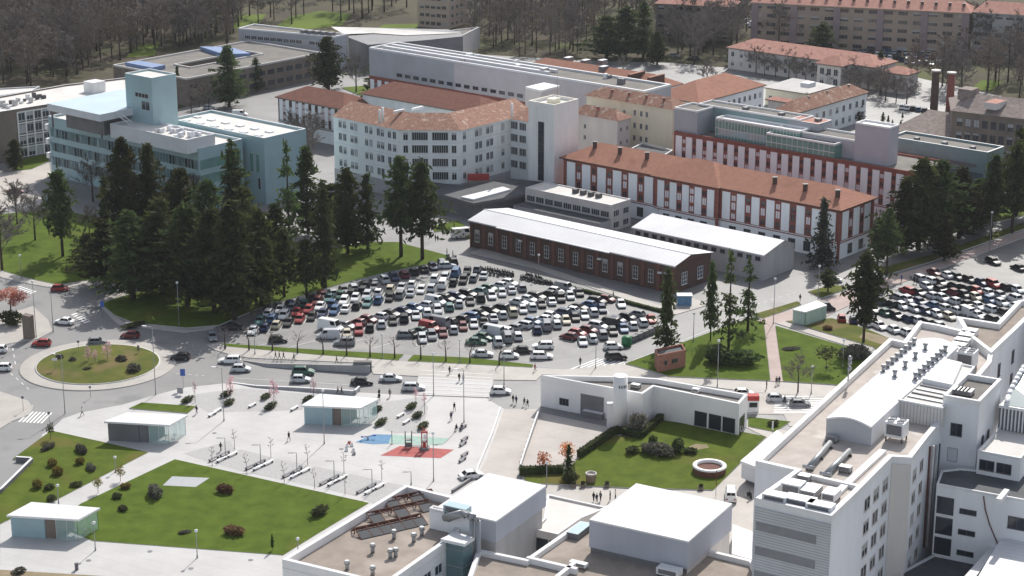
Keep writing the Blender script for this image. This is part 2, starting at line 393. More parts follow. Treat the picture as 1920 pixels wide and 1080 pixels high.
# lawns (a hand's breadth above the paving)
def lawn(pts, m='grass', h=.2): return slab('lawn', pts, h, m, 'kerb')
lawn([(-60, 400), (0, 403), (100, 393), (200, 412), (400, 430), (520, 440), (540, 462), (440, 485), (350, 508), (240, 538), (172, 525), (108, 535), (45, 521), (0, 507), (-60, 494)])
lawn([(190, 571), (215, 561), (350, 526), (600, 471), (690, 455), (745, 455), (840, 480), (835, 489), (720, 513), (640, 533), (560, 557), (500, 573), (410, 611), (350, 616), (250, 606), (215, 592)])
lawn([(412, 645), (430, 646), (560, 655), (757, 666), (746, 677), (600, 667), (428, 651)])
lawn([(775, 667), (880, 672), (1000, 685), (998, 690), (764, 678)])
lawn([(242, 768), (266, 757), (368, 764), (352, 777)], h=.3)
lawn([(96, 809), (200, 832), (278, 850), (112, 936), (22, 974), (0, 984), (-120, 1010), (-120, 930), (0, 925), (60, 866), (24, 862)], 'garden_grass', .22)
lawn([(328, 863), (692, 945), (600, 1000), (531, 1043), (174, 1016), (100, 985), (152, 946)], h=.22)
lawn([(1172, 683), (1200, 673), (1349, 618), (1406, 598), (1432, 606), (1444, 715), (1254, 707), (1200, 690)])
lawn([(1454, 612), (1600, 655), (1645, 667), (1640, 735), (1560, 722), (1468, 716)])
lawn([(1474, 603), (1560, 598), (1625, 618), (1690, 645), (1650, 664), (1640, 653)], 'dry_grass')
lawn([(1408, 592), (1495, 566), (1502, 572), (1432, 598)], 'dry_grass')
lawn([(1515, 548), (1560, 535), (1596, 540), (1540, 560)], 'dry_grass')
lawn([(1640, 506), (1750, 478), (1920, 418), (1920, 430), (1745, 492), (1655, 518)], 'dry_grass')
lawn([(980, 895), (1060, 888), (1087, 858), (1155, 818), (1200, 824), (1238, 789), (1395, 812), (1436, 820), (1338, 920), (1175, 916), (990, 907)], 'garden_grass')
lawn([(1403, 783), (1482, 792), (1452, 811), (1403, 801)])
lawn([(810, 425), (858, 415), (872, 424), (850, 432), (815, 436)])
lawn([(20, 300), (88, 290), (92, 303), (60, 318), (25, 322)])
lawn([(1760, 420), (1920, 360), (1960, 380), (1920, 405), (1770, 440)])
lawn([(640, 165), (700, 160), (760, 175), (690, 186)], 'meadow')
sheet('soil', [(1622, 622), (1680, 636), (1700, 645), (1650, 645), (1610, 632)], .22, 'dirt')
sheet('soil', [(1290, 838), (1305, 832), (1325, 833), (1330, 839), (1310, 843), (1295, 842)], .22, 'dirt')
sheet('soil', [(-100, 1068), (0, 1068), (260, 1084), (300, 1110), (-100, 1110)], .16, 'dirt')
# roundabout
RC = W(184, 684)
b = MB()
b.lathe(RC, [(16.3, 0), (16.3, .12), (16.0, .14), (13.0, .16)], 'pavement', 64)
struct('roundabout_apron', b)
b = MB()
b.lathe(RC, [(13.0, 0), (13.0, .3), (12.7, .3)], 'kerb', 64)
b.lathe(RC, [(12.7, .29), (8, .8), (4, 1.05), (0.01, 1.1)], 'dry_grass', 64)
struct('roundabout_lawn', b)
# gravel beds and bays on the plaza
for pts in ([(347, 750), (372, 738), (455, 728), (592, 740), (566, 768), (505, 770), (390, 772)], [(592, 742), (640, 744), (612, 760), (575, 762)],
            [(700, 757), (790, 744), (803, 764), (790, 810), (742, 812), (722, 806)]):
    sheet('gravel_bed', pts, .16, 'gravel')
BAYS = [((345, 850), (430, 826), (441, 842), (388, 865)), ((398, 866), (452, 842), (510, 858), (458, 884)), ((467, 886), (520, 860), (580, 872), (528, 899)),
        ((537, 900), (590, 874), (648, 886), (597, 914)), ((606, 916), (658, 888), (718, 902), (668, 930)), ((676, 932), (728, 904), (765, 912), (700, 944))]
for q in BAYS: sheet('gravel_bay', q, .16, 'gravel')
sheet('playground_surface', [(666, 829), (700, 814), (735, 815), (728, 832), (700, 833)], .16, 'blue_rubber')
sheet('playground_surface', [(735, 815), (842, 822), (828, 834), (728, 832)], .16, 'green_rubber')
sheet('playground_surface', [(713, 854), (750, 836), (851, 843), (826, 859)], .16, 'red_rubber')
sheet('manhole_plate', [(305, 910), (323, 893), (393, 896), (367, 913)], .24, 'galv')
# painted markings
b = MB()
def band(pts, w, z=.03):
    for (x0, y0), (x1, y1) in zip(pts, pts[1:]):
        p, q = W(x0, y0, z), W(x1, y1, z); d = (q-p).normalized(); n = perp(d) * (w/2)
        b.face([p - n, q - n, q + n, p + n], 'white_line')
def dashes(p0, p1, n, w=.15, duty=.45, z=.03):
    P, Q = W(*p0, z), W(*p1, z)
    for i in range(n):
        a = P.lerp(Q, i/n); c = P.lerp(Q, (i+duty)/n); d = (c-a).normalized(); k = perp(d)*(w/2)
        b.face([a-k, c-k, c+k, a+k], 'white_line')
def zebra(a0, a1, b0, b1, n, z=.03):
    """n stripes between the lines a0-a1 and b0-b1"""
    A0, A1, B0, B1 = W(*a0, z), W(*a1, z), W(*b0, z), W(*b1, z)
    for i in range(n):
        t0, t1 = i/n, (i+.5)/n
        b.face([A0.lerp(A1, t0), A0.lerp(A1, t1), B0.lerp(B1, t1), B0.lerp(B1, t0)], 'white_line')
zebra((34, 791), (82, 794), (54, 771), (102, 774), 7)
zebra((133, 590), (160, 608), (144, 586), (172, 604), 6)
zebra((1068, 692), (1140, 698), (1120, 672), (1185, 680), 8)
zebra((1455, 742), (1450, 776), (1548, 742), (1548, 776), 8, .13)
for k in range(7): band([(786-k*.8, 694+k*7), (924-k*1.2, 702+k*6.6)], .22, .16)
zebra((25, 540), (60, 552), (40, 536), (72, 547), 6)
band([(0, 800), (20, 792), (62, 760)], .15)
dashes((22, 640), (30, 690), 4); dashes((20, 700), (60, 735), 4); dashes((330, 700), (390, 705), 5)
dashes((700, 722), (920, 740), 12, .12)
band([(445, 684), (690, 700)], .12); band([(430, 708), (668, 722)], .12)
dashes((1190, 680), (1420, 590), 16); dashes((1390, 580), (1500, 545), 8)
band([(1186, 676), (1340, 614), (1395, 594)], .12)
for x in (470, 540, 620, 700, 780, 860, 940): band([(x, 652), (x+60, 636)], .12, .04)
struct('road_marking', b)
# ------------------------------------------------------------------ hospital buildings, middle and far distance
def ztop(P, py):
    v = py - 540.0; t = P.y / (F_PX*CT - v*ST); return CAM_H + t * (-v*CT - F_PX*ST)
def cen(poly): 
    c = sum((Vector((p.x, p.y, 0)) for p in poly), Vector()) / len(poly); return c
def building(name, poly, label, cat='building'):
    return thing(name, cen(poly), label, cat)
def offset_line(pts, d):
    out = []
    for i, p in enumerate(pts):
        d0 = nv(p.x-pts[i-1].x, p.y-pts[i-1].y) if i else None
        d1 = nv(pts[i+1].x-p.x, pts[i+1].y-p.y) if i < len(pts)-1 else None
        n0 = -perp(d0) if d0 else -perp(d1); n1 = -perp(d1) if d1 else n0
        b = (n0+n1).normalized(); out.append(Vector((p.x, p.y, p.z)) + b * (d / max(.4, b.dot(n0))))
    return out
def chimney(root, p, h, m='brick', s=.55, name='chimney', cap=True):
    b = MB(); b.prism([p+Vector((-s,-s*.8,0)), p+Vector((s,-s*.8,0)), p+Vector((s,s*.8,0)), p+Vector((-s,s*.8,0))], p.z, p.z+h, m, m)
    if cap: b.abox(p.x-s-.12, p.y-s*.8-.12, p.z+h, p.x+s+.12, p.y+s*.8+.12, p.z+h+.15, 'dark_metal')
    return b.build(name, root)
def roof_box(root, p, hx, hy, h, m='metal', top=None, d=D2, name='rooftop_unit'):
    b = MB(); e = perp(d); b.box(p + UP*(h/2), d*hx, e*hy, UP*(h/2), m, top); return b.build(name, root)
def flat_roof(root, poly, z, par=.7, t=.4, wall='white_wall', roof='membrane', cap='white_roof', name='roof'):
    z += .05; b = MB(); inn = b.parapet(poly, z-.04, z+par, t, wall, cap); b.face([Vector((p.x, p.y, z)) for p in inn], roof); return b.build(name, root)
def body(root, poly, z0, z1, m, name='wall'):
    b = MB(); b.prism(poly, z0, z1, m, m); return b.build(name, root)

def pavilion_face(root, A, B, z0, z1, nb, rows, lower=4.3, w=1.5, h=1.9, red='brick', openings=True, pw=(.24, .78)):
    """white rendered panels between brick strips that hold the windows"""
    d, n, L = wall_dir(A, B); p = L/nb; b = MB()
    for i in range(nb):
        if p*i+p*pw[1] < L: wall_slab(b, A, B, p*i+p*pw[0], p*i+p*pw[1], z0+lower+.5, z1-.5, .16, 'facade_white')
    if b.v: b.build('panel', root)
    b = MB()
    wall_slab(b, A, B, 0, L, z0, z0+lower-.15, .13, 'facade_white')
    wall_slab(b, A, B, 0, L, z0+lower-.15, z0+lower+.1, .22, red); wall_slab(b, A, B, 0, L, z0+lower+.35, z0+lower+.5, .2, red)
    wall_slab(b, A, B, 0, L, z0+lower+.1, z0+lower+.35, .13, 'facade_white'); wall_slab(b, A, B, 0, L, z1-.5, z1-.02, .26, red)
    b.build('string_course', root)
    us = [p*i + p*1.01 for i in range(nb) if p*i+p*1.01 < L-.6]
    for k in range(rows):
        pn = (('glass_white', .85), ('glass', .15)) if k == (rows-1)//2 else (('glass', .62), ('glass_white', .38))
        windows(root, A, B, us, [z0+lower+.95+(z1-z0-lower-1.2)*k/rows], w-.3, h if k == (rows-1)//2 else h-.5, out=.03, frame='brick', panes=pn, sill=False)
    if openings: windows(root, A, B, us, [z0+.9], 1.9, 2.3, out=.15, cols=3, frame='dark_frame')

# --- long front pavilion with the new red roof
P = W(1575, 393, 13); Q = rect(P, D1, 1057, D2, 1637)
r = building('hospital_pavilion', Q, 'long four storey pavilion with brick strips, white panels and bright red tiled roof')
body(r, Q, 0, 13, 'brick')
L = (Q[1]-Q[0]).length
uc0, uc1 = along(P, D1, 1349), along(P, D1, 1232)
C0, C1 = P + D1*uc0, P + D1*uc1
cb = [C0 - D2*.9, C1 - D2*.9, C1 + D2*15, C0 + D2*15]
body(r, cb, 0, 12.98, 'brick', 'central_bay')
pavilion_face(r, Q[1], C1, 0, 12.6, 6, 3); pavilion_face(r, cb[1], cb[0], 0, 12.6, 5, 3); pavilion_face(r, C0, Q[0], 0, 12.6, 8, 3)
pavilion_face(r, Q[0], Q[3], 0, 12.6, 3, 3)
b = MB(); b.hip(Q, .9, 13.0, 3.7, 7.5, 'tile_new', 'dark_brick'); PR_ = b.build('roof', r)
b = MB(); b.hip([cb[1], cb[0], cb[3], cb[2]][::-1], .95, 13.06, 4.3, 8.0, 'tile_new', 'dark_brick'); b.build('central_roof', r)
for e in (Q[0]+D2*.0, Q[3], C0 - D2*.9):
    b = MB(); d = .34; b.prism([e+Vector((-d,-d,0)), e+Vector((d,-d,0)), e+Vector((d,d,0)), e+Vector((-d,d,0))], 0, 12.6, 'brick'); b.build('corner_pier', r)
for px, k in ((1092, .55), (1141, .5), (1192, .5), (1434, .45), (1493, .4), (1554, .4)):
    u = along(P, D1, px); q = P + D1*u + D2*(16*k*.62); q.z = 13.0 + 3.7*k*1.1
    chimney(PR_, q, 2.0, 'dark_brick')  # brick darkened to give the chimneys their shaded look

# --- rear pavilion with glazed penthouses
P = W(1264, 249, 14.5); d = -D1; Lr = along(P, d, 1722); Q = [P + d*Lr, P, P + D2*17, P + d*Lr + D2*17]
r = building('rear_pavilion', Q, 'rear pavilion of brick strips and white panels carrying green glazed penthouses')
body(r, Q, 0, 14.5, 'brick')
pavilion_face(r, Q[1], Q[0], 0, 14.5, 22, 4, openings=False, w=1.35, h=1.6, pw=(.2, .8))
flat_roof(r, Q, 14.5, .5, .4, 'brick', 'grey_roof', 'brick', 'terrace')
def pent(name, p0x, p0y, p1x, setback, depth, m, z0=14.4, roof='grey_roof', par=.5, z=None):
    """box on the terrace: its front left top corner seen at (p0x, p0y), running to column p1x"""
    A = Vector((P.x, P.y, 15)) + D2*setback
    A = A + d*along(A, d, p0x); zz = z or ztop(A, p0y); A.z = zz
    A = A + d*along(A, d, p0x)
    B = A + d*along(A, d, p1x); q = [B, A, A + D2*depth, B + D2*depth]
    b = MB(); b.prism(q, z0, zz, m, roof); b.parapet(q, zz-.2, zz+par, .35, 'white_wall', 'white_roof'); b.build(name, r)
    return q, zz
q, z = pent('upper_penthouse', 1309, 197, 1500, 9, 7, 'teal_dark'); 
for k in range(3):
    roof_box(r, (q[1]+d*(14+k*12)+D2*3.5).to_3d().xyz.copy() if False else Vector(((q[1]+d*(14+k*12)+D2*3.5).x, (q[1]+d*(14+k*12)+D2*3.5).y, z)), .9, .7, .8, 'dark_clad')
q2, z2 = pent('glazed_gallery', 1342, 223, 1500, 3.6, 5.6, 'green_glass', roof='white_roof')
b = MB()
Lg = (q2[0]-q2[1]).length
for i in range(26):
    u = Lg*i/26; wall_slab(b, q2[1], q2[0], u, u+.12, 14.5, z2, .08, 'frame')
for zz in (15.2, (14.5+z2)/2, z2-.35): wall_slab(b, q2[1], q2[0], 0, Lg, zz, zz+.14, .1, 'frame')
b.build('mullion', r)
windows(r, q2[1], q2[0], spread(Lg, 16, 2), [15.6], 1.6, 1.3, out=.02, panes=(('glass_blind', .6), ('teal_panel', .4)), frame='frame', sill=False)
pent('left_block', 1264, 204, 1308, 1.2, 9, 'bar_grey')
q3, z3 = pent('glass_box', 1437, 252, 1565, .7, 9, 'green_glass')
b = MB(); Lg = (q3[0]-q3[1]).length
for i in range(13): wall_slab(b, q3[1], q3[0], Lg*i/13, Lg*i/13+.12, 14.5, z3, .08, 'frame')
wall_slab(b, q3[1], q3[0], 0, Lg, 16.3, 16.5, .1, 'frame'); b.build('mullion', r)
pent('lilac_block', 1456, 242, 1602, 4.5, 8, 'lilac_clad')
pent('plant_room', 1478, 224, 1535, 9, 7, 'bar_grey', roof='tile_pink', par=.05)
pent('lilac_tower', 1604, 233, 1668, 3.0, 5, 'lilac_clad', roof='white_roof')

# --- teal end building to the right
P = W(1852, 290, 17); Q = rect(P, D1, 1666, D2, 1883)
r = building('glazed_wing', Q, 'long low teal glazed wing with gravel roof and white parapet behind the firs')
body(r, Q, 0, 17, 'teal_dark'); flat_roof(r, Q, 17, .6, .5, 'teal_dark', 'grey_roof', 'white_roof')
L = (Q[1]-Q[0]).length
b = MB(); wall_slab(b, Q[0], Q[1], L*.1, L*.95, 13.0, 13.9, .06, 'dark_clad'); wall_slab(b, Q[0], Q[1], 1, L*.7, 9.0, 11.6, .06, 'teal_glass'); wall_slab(b, Q[0], Q[1], 1, L*.9, 4, 7, .06, 'teal_glass'); b.build('window_band', r)
for k in range(4): roof_box(r, Vector(((Q[0]+D1*(6+k*8.5)+D2*3).x, (Q[0]+D1*(6+k*8.5)+D2*3).y, 17)), .8, .6, .9, 'dark_clad')

# --- white main block with bent front and old tiles
A, B, C, D = W(625, 217, 19.5), W(750, 243, 19.5), W(862, 243.5, 19.5), W(957, 221, 19.5)
D_ = D + D2*10
front = [A, B, C, D_]; back = offset_line(front, 14); ridge = [p + UP*3.3 for p in offset_line(front, 7)]
r = building('main_block', [A, B, C, D], 'white bent main block with five window rows and mottled old tile roof')
body(r, front + back[::-1], 0, 19.5, 'cool_wall')
b = MB(); b.prism(front + back[::-1], -.2, 4.0, 'dark_clad', False)
b2 = MB()
for s, e in ((A, B), (B, C), (C, D)):
    d_, n_, l_ = wall_dir(s, e); wall_slab(b2, s, e, 0, l_, 0, 4.2, .12, 'grey_wall')
    for zz in (8.0, 11.9, 15.8): wall_slab(b2, s, e, 0, l_, zz-.1, zz+.1, .05, 'grey_clad')
    wall_slab(b2, s, e, 0, l_, 19.0, 19.45, .35, 'cool_wall')
b2.build('string_course', r)
fo, bo = offset_line(front, -.7), offset_line(back, .7)
for p in fo + bo: p.z = 19.48
b = MB(); b.roof_strip(fo, ridge, bo, 'tile_old'); b.build('roof', r)
rows = [5.4, 9.2, 13.0, 16.6]
LA = (B-A).length
windows(r, A, B, [2.8, 4.6, 7.6, 9.2, 13.6, 15.4, 18.4, 20.0, LA-4.2, LA-2.2], rows, 1.15, 1.9, panes=(('glass', .42), ('glass_blind', .16), ('half', .24), ('third', .18)))
LB = (C-B).length
windows(r, B, C, [1.5, LB-1.6], rows, 1.2, 2.0, panes=(('glass', .5), ('glass_blind', .1), ('half', .2), ('third', .2)))
windows(r, B, C, [LB*.33, LB*.67], rows, LB*.26, 2.1, cols=7, panes=(('glass', 1),), split=True)
LC = (D-C).length
windows(r, C, D, [1.8, 6.8, 8.4, 11.4, 13.0, LC-3.2], rows, 1.05, 1.9, panes=(('glass', .42), ('glass_blind', .16), ('half', .24), ('third', .18)))
E = D + -D1*along(D, -D1, 1000)
bq = [D, E, E + D2*14, D + D2*14]
b = MB(); b.prism(bq, 0, 19.4, 'cool_wall', False); b.build('link_wall', r)
windows(r, D, E, [1.5, 4.6], rows, 2.3, 2.0, cols=4, split=True)
b = MB(); b.hip([bq[0], bq[1], bq[2], bq[3]], .5, 19.4, 3.0, 2.4, 'tile_old'); b.build('link_roof', r)
for px, py in ((712, 232), (718, 228), (960, 220)):
    b = MB(); q = W(px, py, 21.5); b.tube(q, q + UP*4, .3, .3, 'white_wall', 8); b.build('flue', r)
q = W(748, 208, 23); b = MB(); b.box(q, D2*2.0, D1*.35, UP*.3, 'white_metal'); b.build('skylight', r)

# --- stair tower
Tz = 26
P = W(1039, 203, Tz); Q = rect(P, D1, 991, D2, 1085)
r = building('stair_tower', Q, 'plain white stair tower with one tall dark glazed slit')
body(r, Q, 0, Tz, 'white_wall'); flat_roof(r, Q, Tz, .9, .45, 'white_wall', 'membrane', 'cream_wall')
L = (Q[1]-Q[0]).length
windows(r, Q[1], Q[0], [L*.50], [5.0], 1.9, 16.5, cols=2, rows=8, frame='dark_frame', sill=False)
b = MB(); wall_slab(b, Q[1], Q[0], L*.28, L*.33, 0, Tz, .25, 'white_wall'); wall_slab(b, Q[1], Q[0], L*.68, L*.73, 0, Tz, .25, 'white_wall'); b.build('pilaster', r)
roof_box(r, Vector((cen(Q).x, cen(Q).y, Tz)), 1.6, 1.2, 1.4, 'cream_wall', name='lift_head')
q = cen(Q); b = MB(); b.tube((q.x+1, q.y, Tz), (q.x+1, q.y, Tz+9), .08, .04, 'metal', 5); b.build('mast', r)

# --- low entrance range
P = W(1146, 387, 7); Q = rect(P, D1, 985, D2, 1183)
r = building('entrance_range', Q, 'low two storey grey range with white flat roof beside the stair tower')
body(r, Q, 0, 7, 'pale_wall'); flat_roof(r, Q, 7, .3, .3, 'pale_wall', 'membrane', 'white_roof')
L = (Q[1]-Q[0]).length
windows(r, Q[1], Q[0], spread(L, 9, 2), [3.9], 2.6, 1.5, cols=4, panes=(('glass', 1),)); windows(r, Q[0], Q[3], spread((Q[3]-Q[0]).length, 2, 2.2), [.9, 4.0], 2.2, 1.5, cols=3)
lo_ = [Q[0] - D2*5, Q[1] - D2*5, Q[1] - D2*.02, Q[0] - D2*.02]
b = MB(); b.prism(lo_, 0, 3.4, 'grey_wall', 'dark_roof'); b.build('lower_storey', r)
windows(r, lo_[1], lo_[0], spread(L, 12, 1.5), [.8], 1.9, 1.7, cols=3)
for k in range(4):
    q = Q[0] + D1*(8+k*2.6) + D2*5; roof_box(r, Vector((q.x, q.y, 7)), .8, .6, 1.2, 'dark_metal')
P = W(888, 381, 5); Q = [W(800, 356, 5), W(888, 381, 5), W(1052, 352, 5) - D1*0, W(1060, 345, 5), W(960, 335, 5), W(865, 348, 5), W(800, 340, 5)]
r = building('entrance_canopy', Q, 'dark flat entrance canopy with a white skylight strip in front of main block')
b = MB(); b.prism(Q, 4.2, 5.0, 'dark_clad', 'dark_roof', True); b.build('canopy_slab', r)
b = MB(); b.prism([W(x, y, 5) for x, y in ((864, 372), (888, 377), (958, 358), (943, 353))], 5, 5.5, 'white_metal', 'white_roof'); b.build('skylight', r)
b = MB(); b.prism([W(812, 357, 5), W(886, 378, 5), W(1000, 358, 5), W(960, 340, 5), W(865, 352, 5)], 0, 4.2, 'dark_clad'); b.build('wall', r)
q = W(897, 338, 5); b = MB(); b.box(q+UP*.9, Vector((3, 0, 0)), Vector((0, .5, 0)), UP*.9, 'red'); b.build('red_sign', r)
for px in (905, 925, 945):
    q = W(px, 385 - (px-888)*.24, 4.2); b = MB(); b.tube((q.x, q.y, 0), (q.x, q.y, 4.2), .12, .12, 'metal', 6); b.build('column', r)

# --- brick shed with white metal roof
P = W(1265, 498, 7); Q = rect(P, D1, 882, D2, 1333)
WR = stripes(mat('seam_roof', (.62, .62, .635), .55, var=.08, scale=.12, spec=.35, spots=((.53, .52, .51), .2, .63)), (D1.x, D1.y, 0), 1.2, .1, .78)
M['seam_roof'] = WR
r = building('brick_shed', Q, 'long dark brick shed under a wide white metal roof beside the car park')
body(r, Q, 0, 7, 'dark_brick')  # brick tone darkened for the shadow on this wall
L = (Q[1]-Q[0]).length
f0, f1, b1_, b0 = Q[0]-D2*.5-D1*.5, Q[1]-D2*.5+D1*.5, Q[2]+D2*.5+D1*.5, Q[3]+D2*.5-D1*.5
rz = 1.5; rd0, rd1 = f0.lerp(b0, .42)+UP*rz, f1.lerp(b1_, .42)+UP*rz
b = MB(); b.face([f0, f1, rd1, rd0], 'seam_roof'); b.face([b1_, b0, rd0, rd1], 'seam_roof'); b.face([f0, rd0, b0], 'dark_brick'); b.face([f1, b1_, rd1], 'dark_brick')
m0 = f0 + D1*(L*.3); m1 = f0 + D1*(L*.86)
b.prism([m0 - D2*.7, m1 - D2*.7, m1, m0], 6.75, 6.99, 'white_metal', 'seam_roof')
b.prism([f0, f1, f1+D2*.2, f0+D2*.2], 6.7, 6.95, 'grey_clad')
b.build('roof', r)
b = MB(); b.prism([rd0 - D2*.15 + D1*0, rd1 - D2*.15, rd1 + D2*.15, rd0 + D2*.15], 7+rz-.05, 7+rz+.08, 'grey_clad'); b.build('ridge_cap', r)
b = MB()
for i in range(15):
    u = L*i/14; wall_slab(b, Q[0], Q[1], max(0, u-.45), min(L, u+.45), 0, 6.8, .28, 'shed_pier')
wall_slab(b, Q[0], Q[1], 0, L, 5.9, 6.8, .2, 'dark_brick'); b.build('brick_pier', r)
windows(r, Q[0], Q[1], [L*(i+.5)/14 for i in range(14)], [1.7], 1.3, 3.0, rows=3, frame='pale_wall', panes=(('glass', .7), ('third', .3)))
windows(r, Q[0], Q[3], [4, 10.5], [1.6], 2.0, 2.8, rows=3, cols=3, frame='grey_clad')
for u in (4, 22, 47): 
    b = MB(); q = Q[0] + D1*u - D2*.35; b.box(Vector((q.x, q.y, 4.6)), D1*.5, D2*.3, UP*.18, 'white_metal'); b.build('wall_lamp', r)

# --- grey gabled shed
P = W(1432, 478, 6.5); Q = rect(P, D1, 1187, D2, 1490)
r = building('grey_gabled_shed', Q, 'plain grey rendered shed with white gable roof behind the brick shed')
body(r, Q, 0, 6.5, 'grey_wall')
f0, f1, b1_, b0 = Q[0]-D2*.3-D1*.3, Q[1]-D2*.3+D1*.3, Q[2]+D2*.3+D1*.3, Q[3]+D2*.3-D1*.3
rd0, rd1 = f0.lerp(b0, .62)+UP*1.9, f1.lerp(b1_, .62)+UP*1.9
b = MB(); b.face([f0, f1, rd1, rd0], 'seam_roof'); b.face([b1_, b0, rd0, rd1], 'seam_roof'); b.face([Q[0], Q[3], rd0 - UP*.05], 'grey_wall'); b.face([f1, rd1, b1_], 'seam_roof')
b.prism([f0, f1, f1+D2*.2, f0+D2*.2], 6.2, 6.45, 'white_metal'); b.build('roof', r)
L = (Q[1]-Q[0]).length
windows(r, Q[0], Q[1], spread(L, 15, 1.6), [4.9], 1.3, .8, cols=2, frame='dark_frame')

# --- teal hospital wing with helipad
P = W(372, 284, 17); Q = rect(P, D1, 90, D2, 455)
r = building('helipad_wing', Q, 'pale teal glazed hospital wing with helipad deck on its roof')
body(r, Q, 0, 17, 'teal_panel'); flat_roof(r, Q, 17, .7, .5, 'teal_panel', 'membrane', 'white_roof')
L = (Q[1]-Q[0]).length
b = MB()
for z0, z1 in ((11.9, 14.4), (7.7, 10.2), (3.5, 6.0)): 
    wall_slab(b, Q[0], Q[1], .4, L-1.2, z0, z1, .08, 'teal_glass')
    wall_slab(b, Q[0], Q[3], .4, (Q[3]-Q[0]).length-1, z0-.1, z1, .08, 'green_glass')
b.build('window_band', r)
b = MB()
for z0 in (11.9, 7.7, 3.5):
    for i in range(int(L/1.3)): wall_slab(b, Q[0], Q[1], .5+i*1.3, .58+i*1.3, z0, z0+2.5, .16, 'teal_panel')
b.build('fin', r)
windows(r, Q[0], Q[1], sorted(random.sample([1.15+i*1.3 for i in range(int(L/1.3)-1)], 26)), [11.95, 7.75, 3.55], .85, 2.3, out=.05, cols=1, frame='teal_glass', sill=False, panes=(('glass', .6), ('teal_panel', .4)))
for z0 in (15.0, 10.8, 6.6): 
    b = MB(); q = Q[1]; b.box(Vector((q.x, q.y, z0-.4)) - D2*.2, D1*.7, D2*.7, UP*.8, 'white_wall'); b.build('corner_balcony', r)
U = rect(W(350, 264, 20.5), D1, 206, D2, 403)
b = MB(); b.prism(U, 16.8, 20.2, 'grey_clad', 'membrane'); b.build('plant_deck', r); flat_roof(r, U, 20.2, .5, .35, 'grey_clad', 'membrane', 'white_roof', 'plant_parapet')
for k in range(14):
    q = U[0].lerp(U[1], random.uniform(.04, .5)) + D2*random.uniform(1.5, 8); roof_box(r, Vector((q.x, q.y, 20.2)), random.uniform(.3, .9), random.uniform(.3, .7), random.uniform(.7, 1.5), random.choice(['metal', 'white_metal', 'grey_clad']))
HP = rect(W(187, 215, 24), D1, 88, D2, 328)
b = MB(); b.prism(HP, 22.0, 24, 'grey_clad', mat('helipad_deck', (.43, .54, .60), .45, var=.08, scale=.1, spec=.4), True); b.build('helipad', r)
b = MB(); sm = [cen(HP).lerp(Vector((p.x, p.y, 0)), .72) for p in HP]; b.prism(sm, 17, 22, 'dark_clad', False); b.build('helipad_support', r)
for p in HP:
    q = cen(HP).lerp(Vector((p.x, p.y, 0)), .93); b = MB(); b.tube((q.x, q.y, 17), (q.x, q.y, 22), .3, .3, 'dark_clad', 6); b.build('column', r)
b = MB(); s0, s1 = W(222, 213, 23.4), W(247, 233, 20.3)
for o in (-.8, .8): b.tube(s0 + D2*o, s1 + D2*o, .12, .12, 'white_metal', 4)
for i in range(9): q = s0.lerp(s1, i/8); b.box(q, D2*.8, D1*.14, UP*.05, 'white_metal')
b.build('access_stair', r)
T = rect(W(284, 150, 33), D1, 234, D2, 330)
body(r, T, 17, 33, 'teal_panel', 'lift_tower'); flat_roof(r, T, 33, .5, .4, 'teal_panel', 'membrane', 'white_roof', 'lift_tower_roof')
windows(r, T[0], T[1], [4.5], [27.5], 5.5, 1.2, cols=4, sill=False); windows(r, T[0], T[1], [3.0], [24.2], 3.4, 2.4, cols=2, sill=False)
P = W(495, 264, 18); Q = rect(P, D1, 318, D2, 574)
r = building('teal_laboratory', Q, 'blank pale teal block with white skylight roof right of helipad wing')
body(r, Q, 0, 18, 'teal_panel'); flat_roof(r, Q, 18, .7, .5, 'teal_panel', 'membrane', 'white_roof')
L = (Q[1]-Q[0]).length
windows(r, Q[0], Q[1], [2.4], [4.0], .9, 3.2, cols=1, sill=False); windows(r, Q[0], Q[1], [11.5], [13.0], .9, 3.0, cols=1, sill=False)
windows(r, Q[0], Q[1], [2.8, 5.2], [8.6], 1.5, 5.2, cols=1, sill=False, panes=(('green_glass', 1),))
for i in range(6):
    for j in (3.2, 8.2):
        q = Q[0] + D1*(5+i*6.0 + j*.2) + D2*j; b = MB(); b.box(Vector((q.x, q.y, 18.15)), D1*1.1, D2*.8, UP*.25, 'white_metal'); b.build('skylight', r)

# --- red roofed rear ranges
def tiled_range(name, label, P, da, pxa, db, pxb, z, rise, inset, tile, wall, nb=0, w=1.2, h=1.7, zs=(1.2, 4.6), over=.7, sides=(0,)):
    Q = rect(P, da, pxa, db, pxb) if not isinstance(pxb, float) else [P, P+da*along(P, da, pxa), P+da*along(P, da, pxa)+db*pxb, P+db*pxb]
    r = building(name, Q, label)
    body(r, Q, 0, z, wall)
    q4 = Q if (Q[1]-Q[0]).length >= (Q[3]-Q[0]).length else [Q[1], Q[2], Q[3], Q[0]]
    b = MB(); b.hip(q4, over, z, rise, inset, tile, 'brown_wall'); b.build('roof', r)
    if nb:
        for s in sides:
            A_, B_ = (Q[0], Q[1]) if s == 0 else (Q[0], Q[3])
            l_ = (B_-A_).length; windows(r, A_, B_, spread(l_, nb, 2.0), [z_ for z_ in zs], w, h, panes=(('glass', .42), ('glass_blind', .16), ('half', .24), ('third', .18)))
    return r, Q
r, Q = tiled_range('panelled_range', 'range with white panels and dull red tile roof behind the teal block', W(643, 204, 12), D1, 521, D2, 14.0, 12, 3.2, 7, 'tile_dark', 'dark_brick')
pavilion_face(r, Q[1], Q[0], 0, 12, 10, 3, red='dark_brick', openings=False)
tiled_range('dull_red_wing', 'low wing with dull red tile roof tucked behind the bent main block', W(900, 214, 15), D1, 680, D2, 15.0, 15, 3.4, 7, 'tile_dark', 'cool_wall')
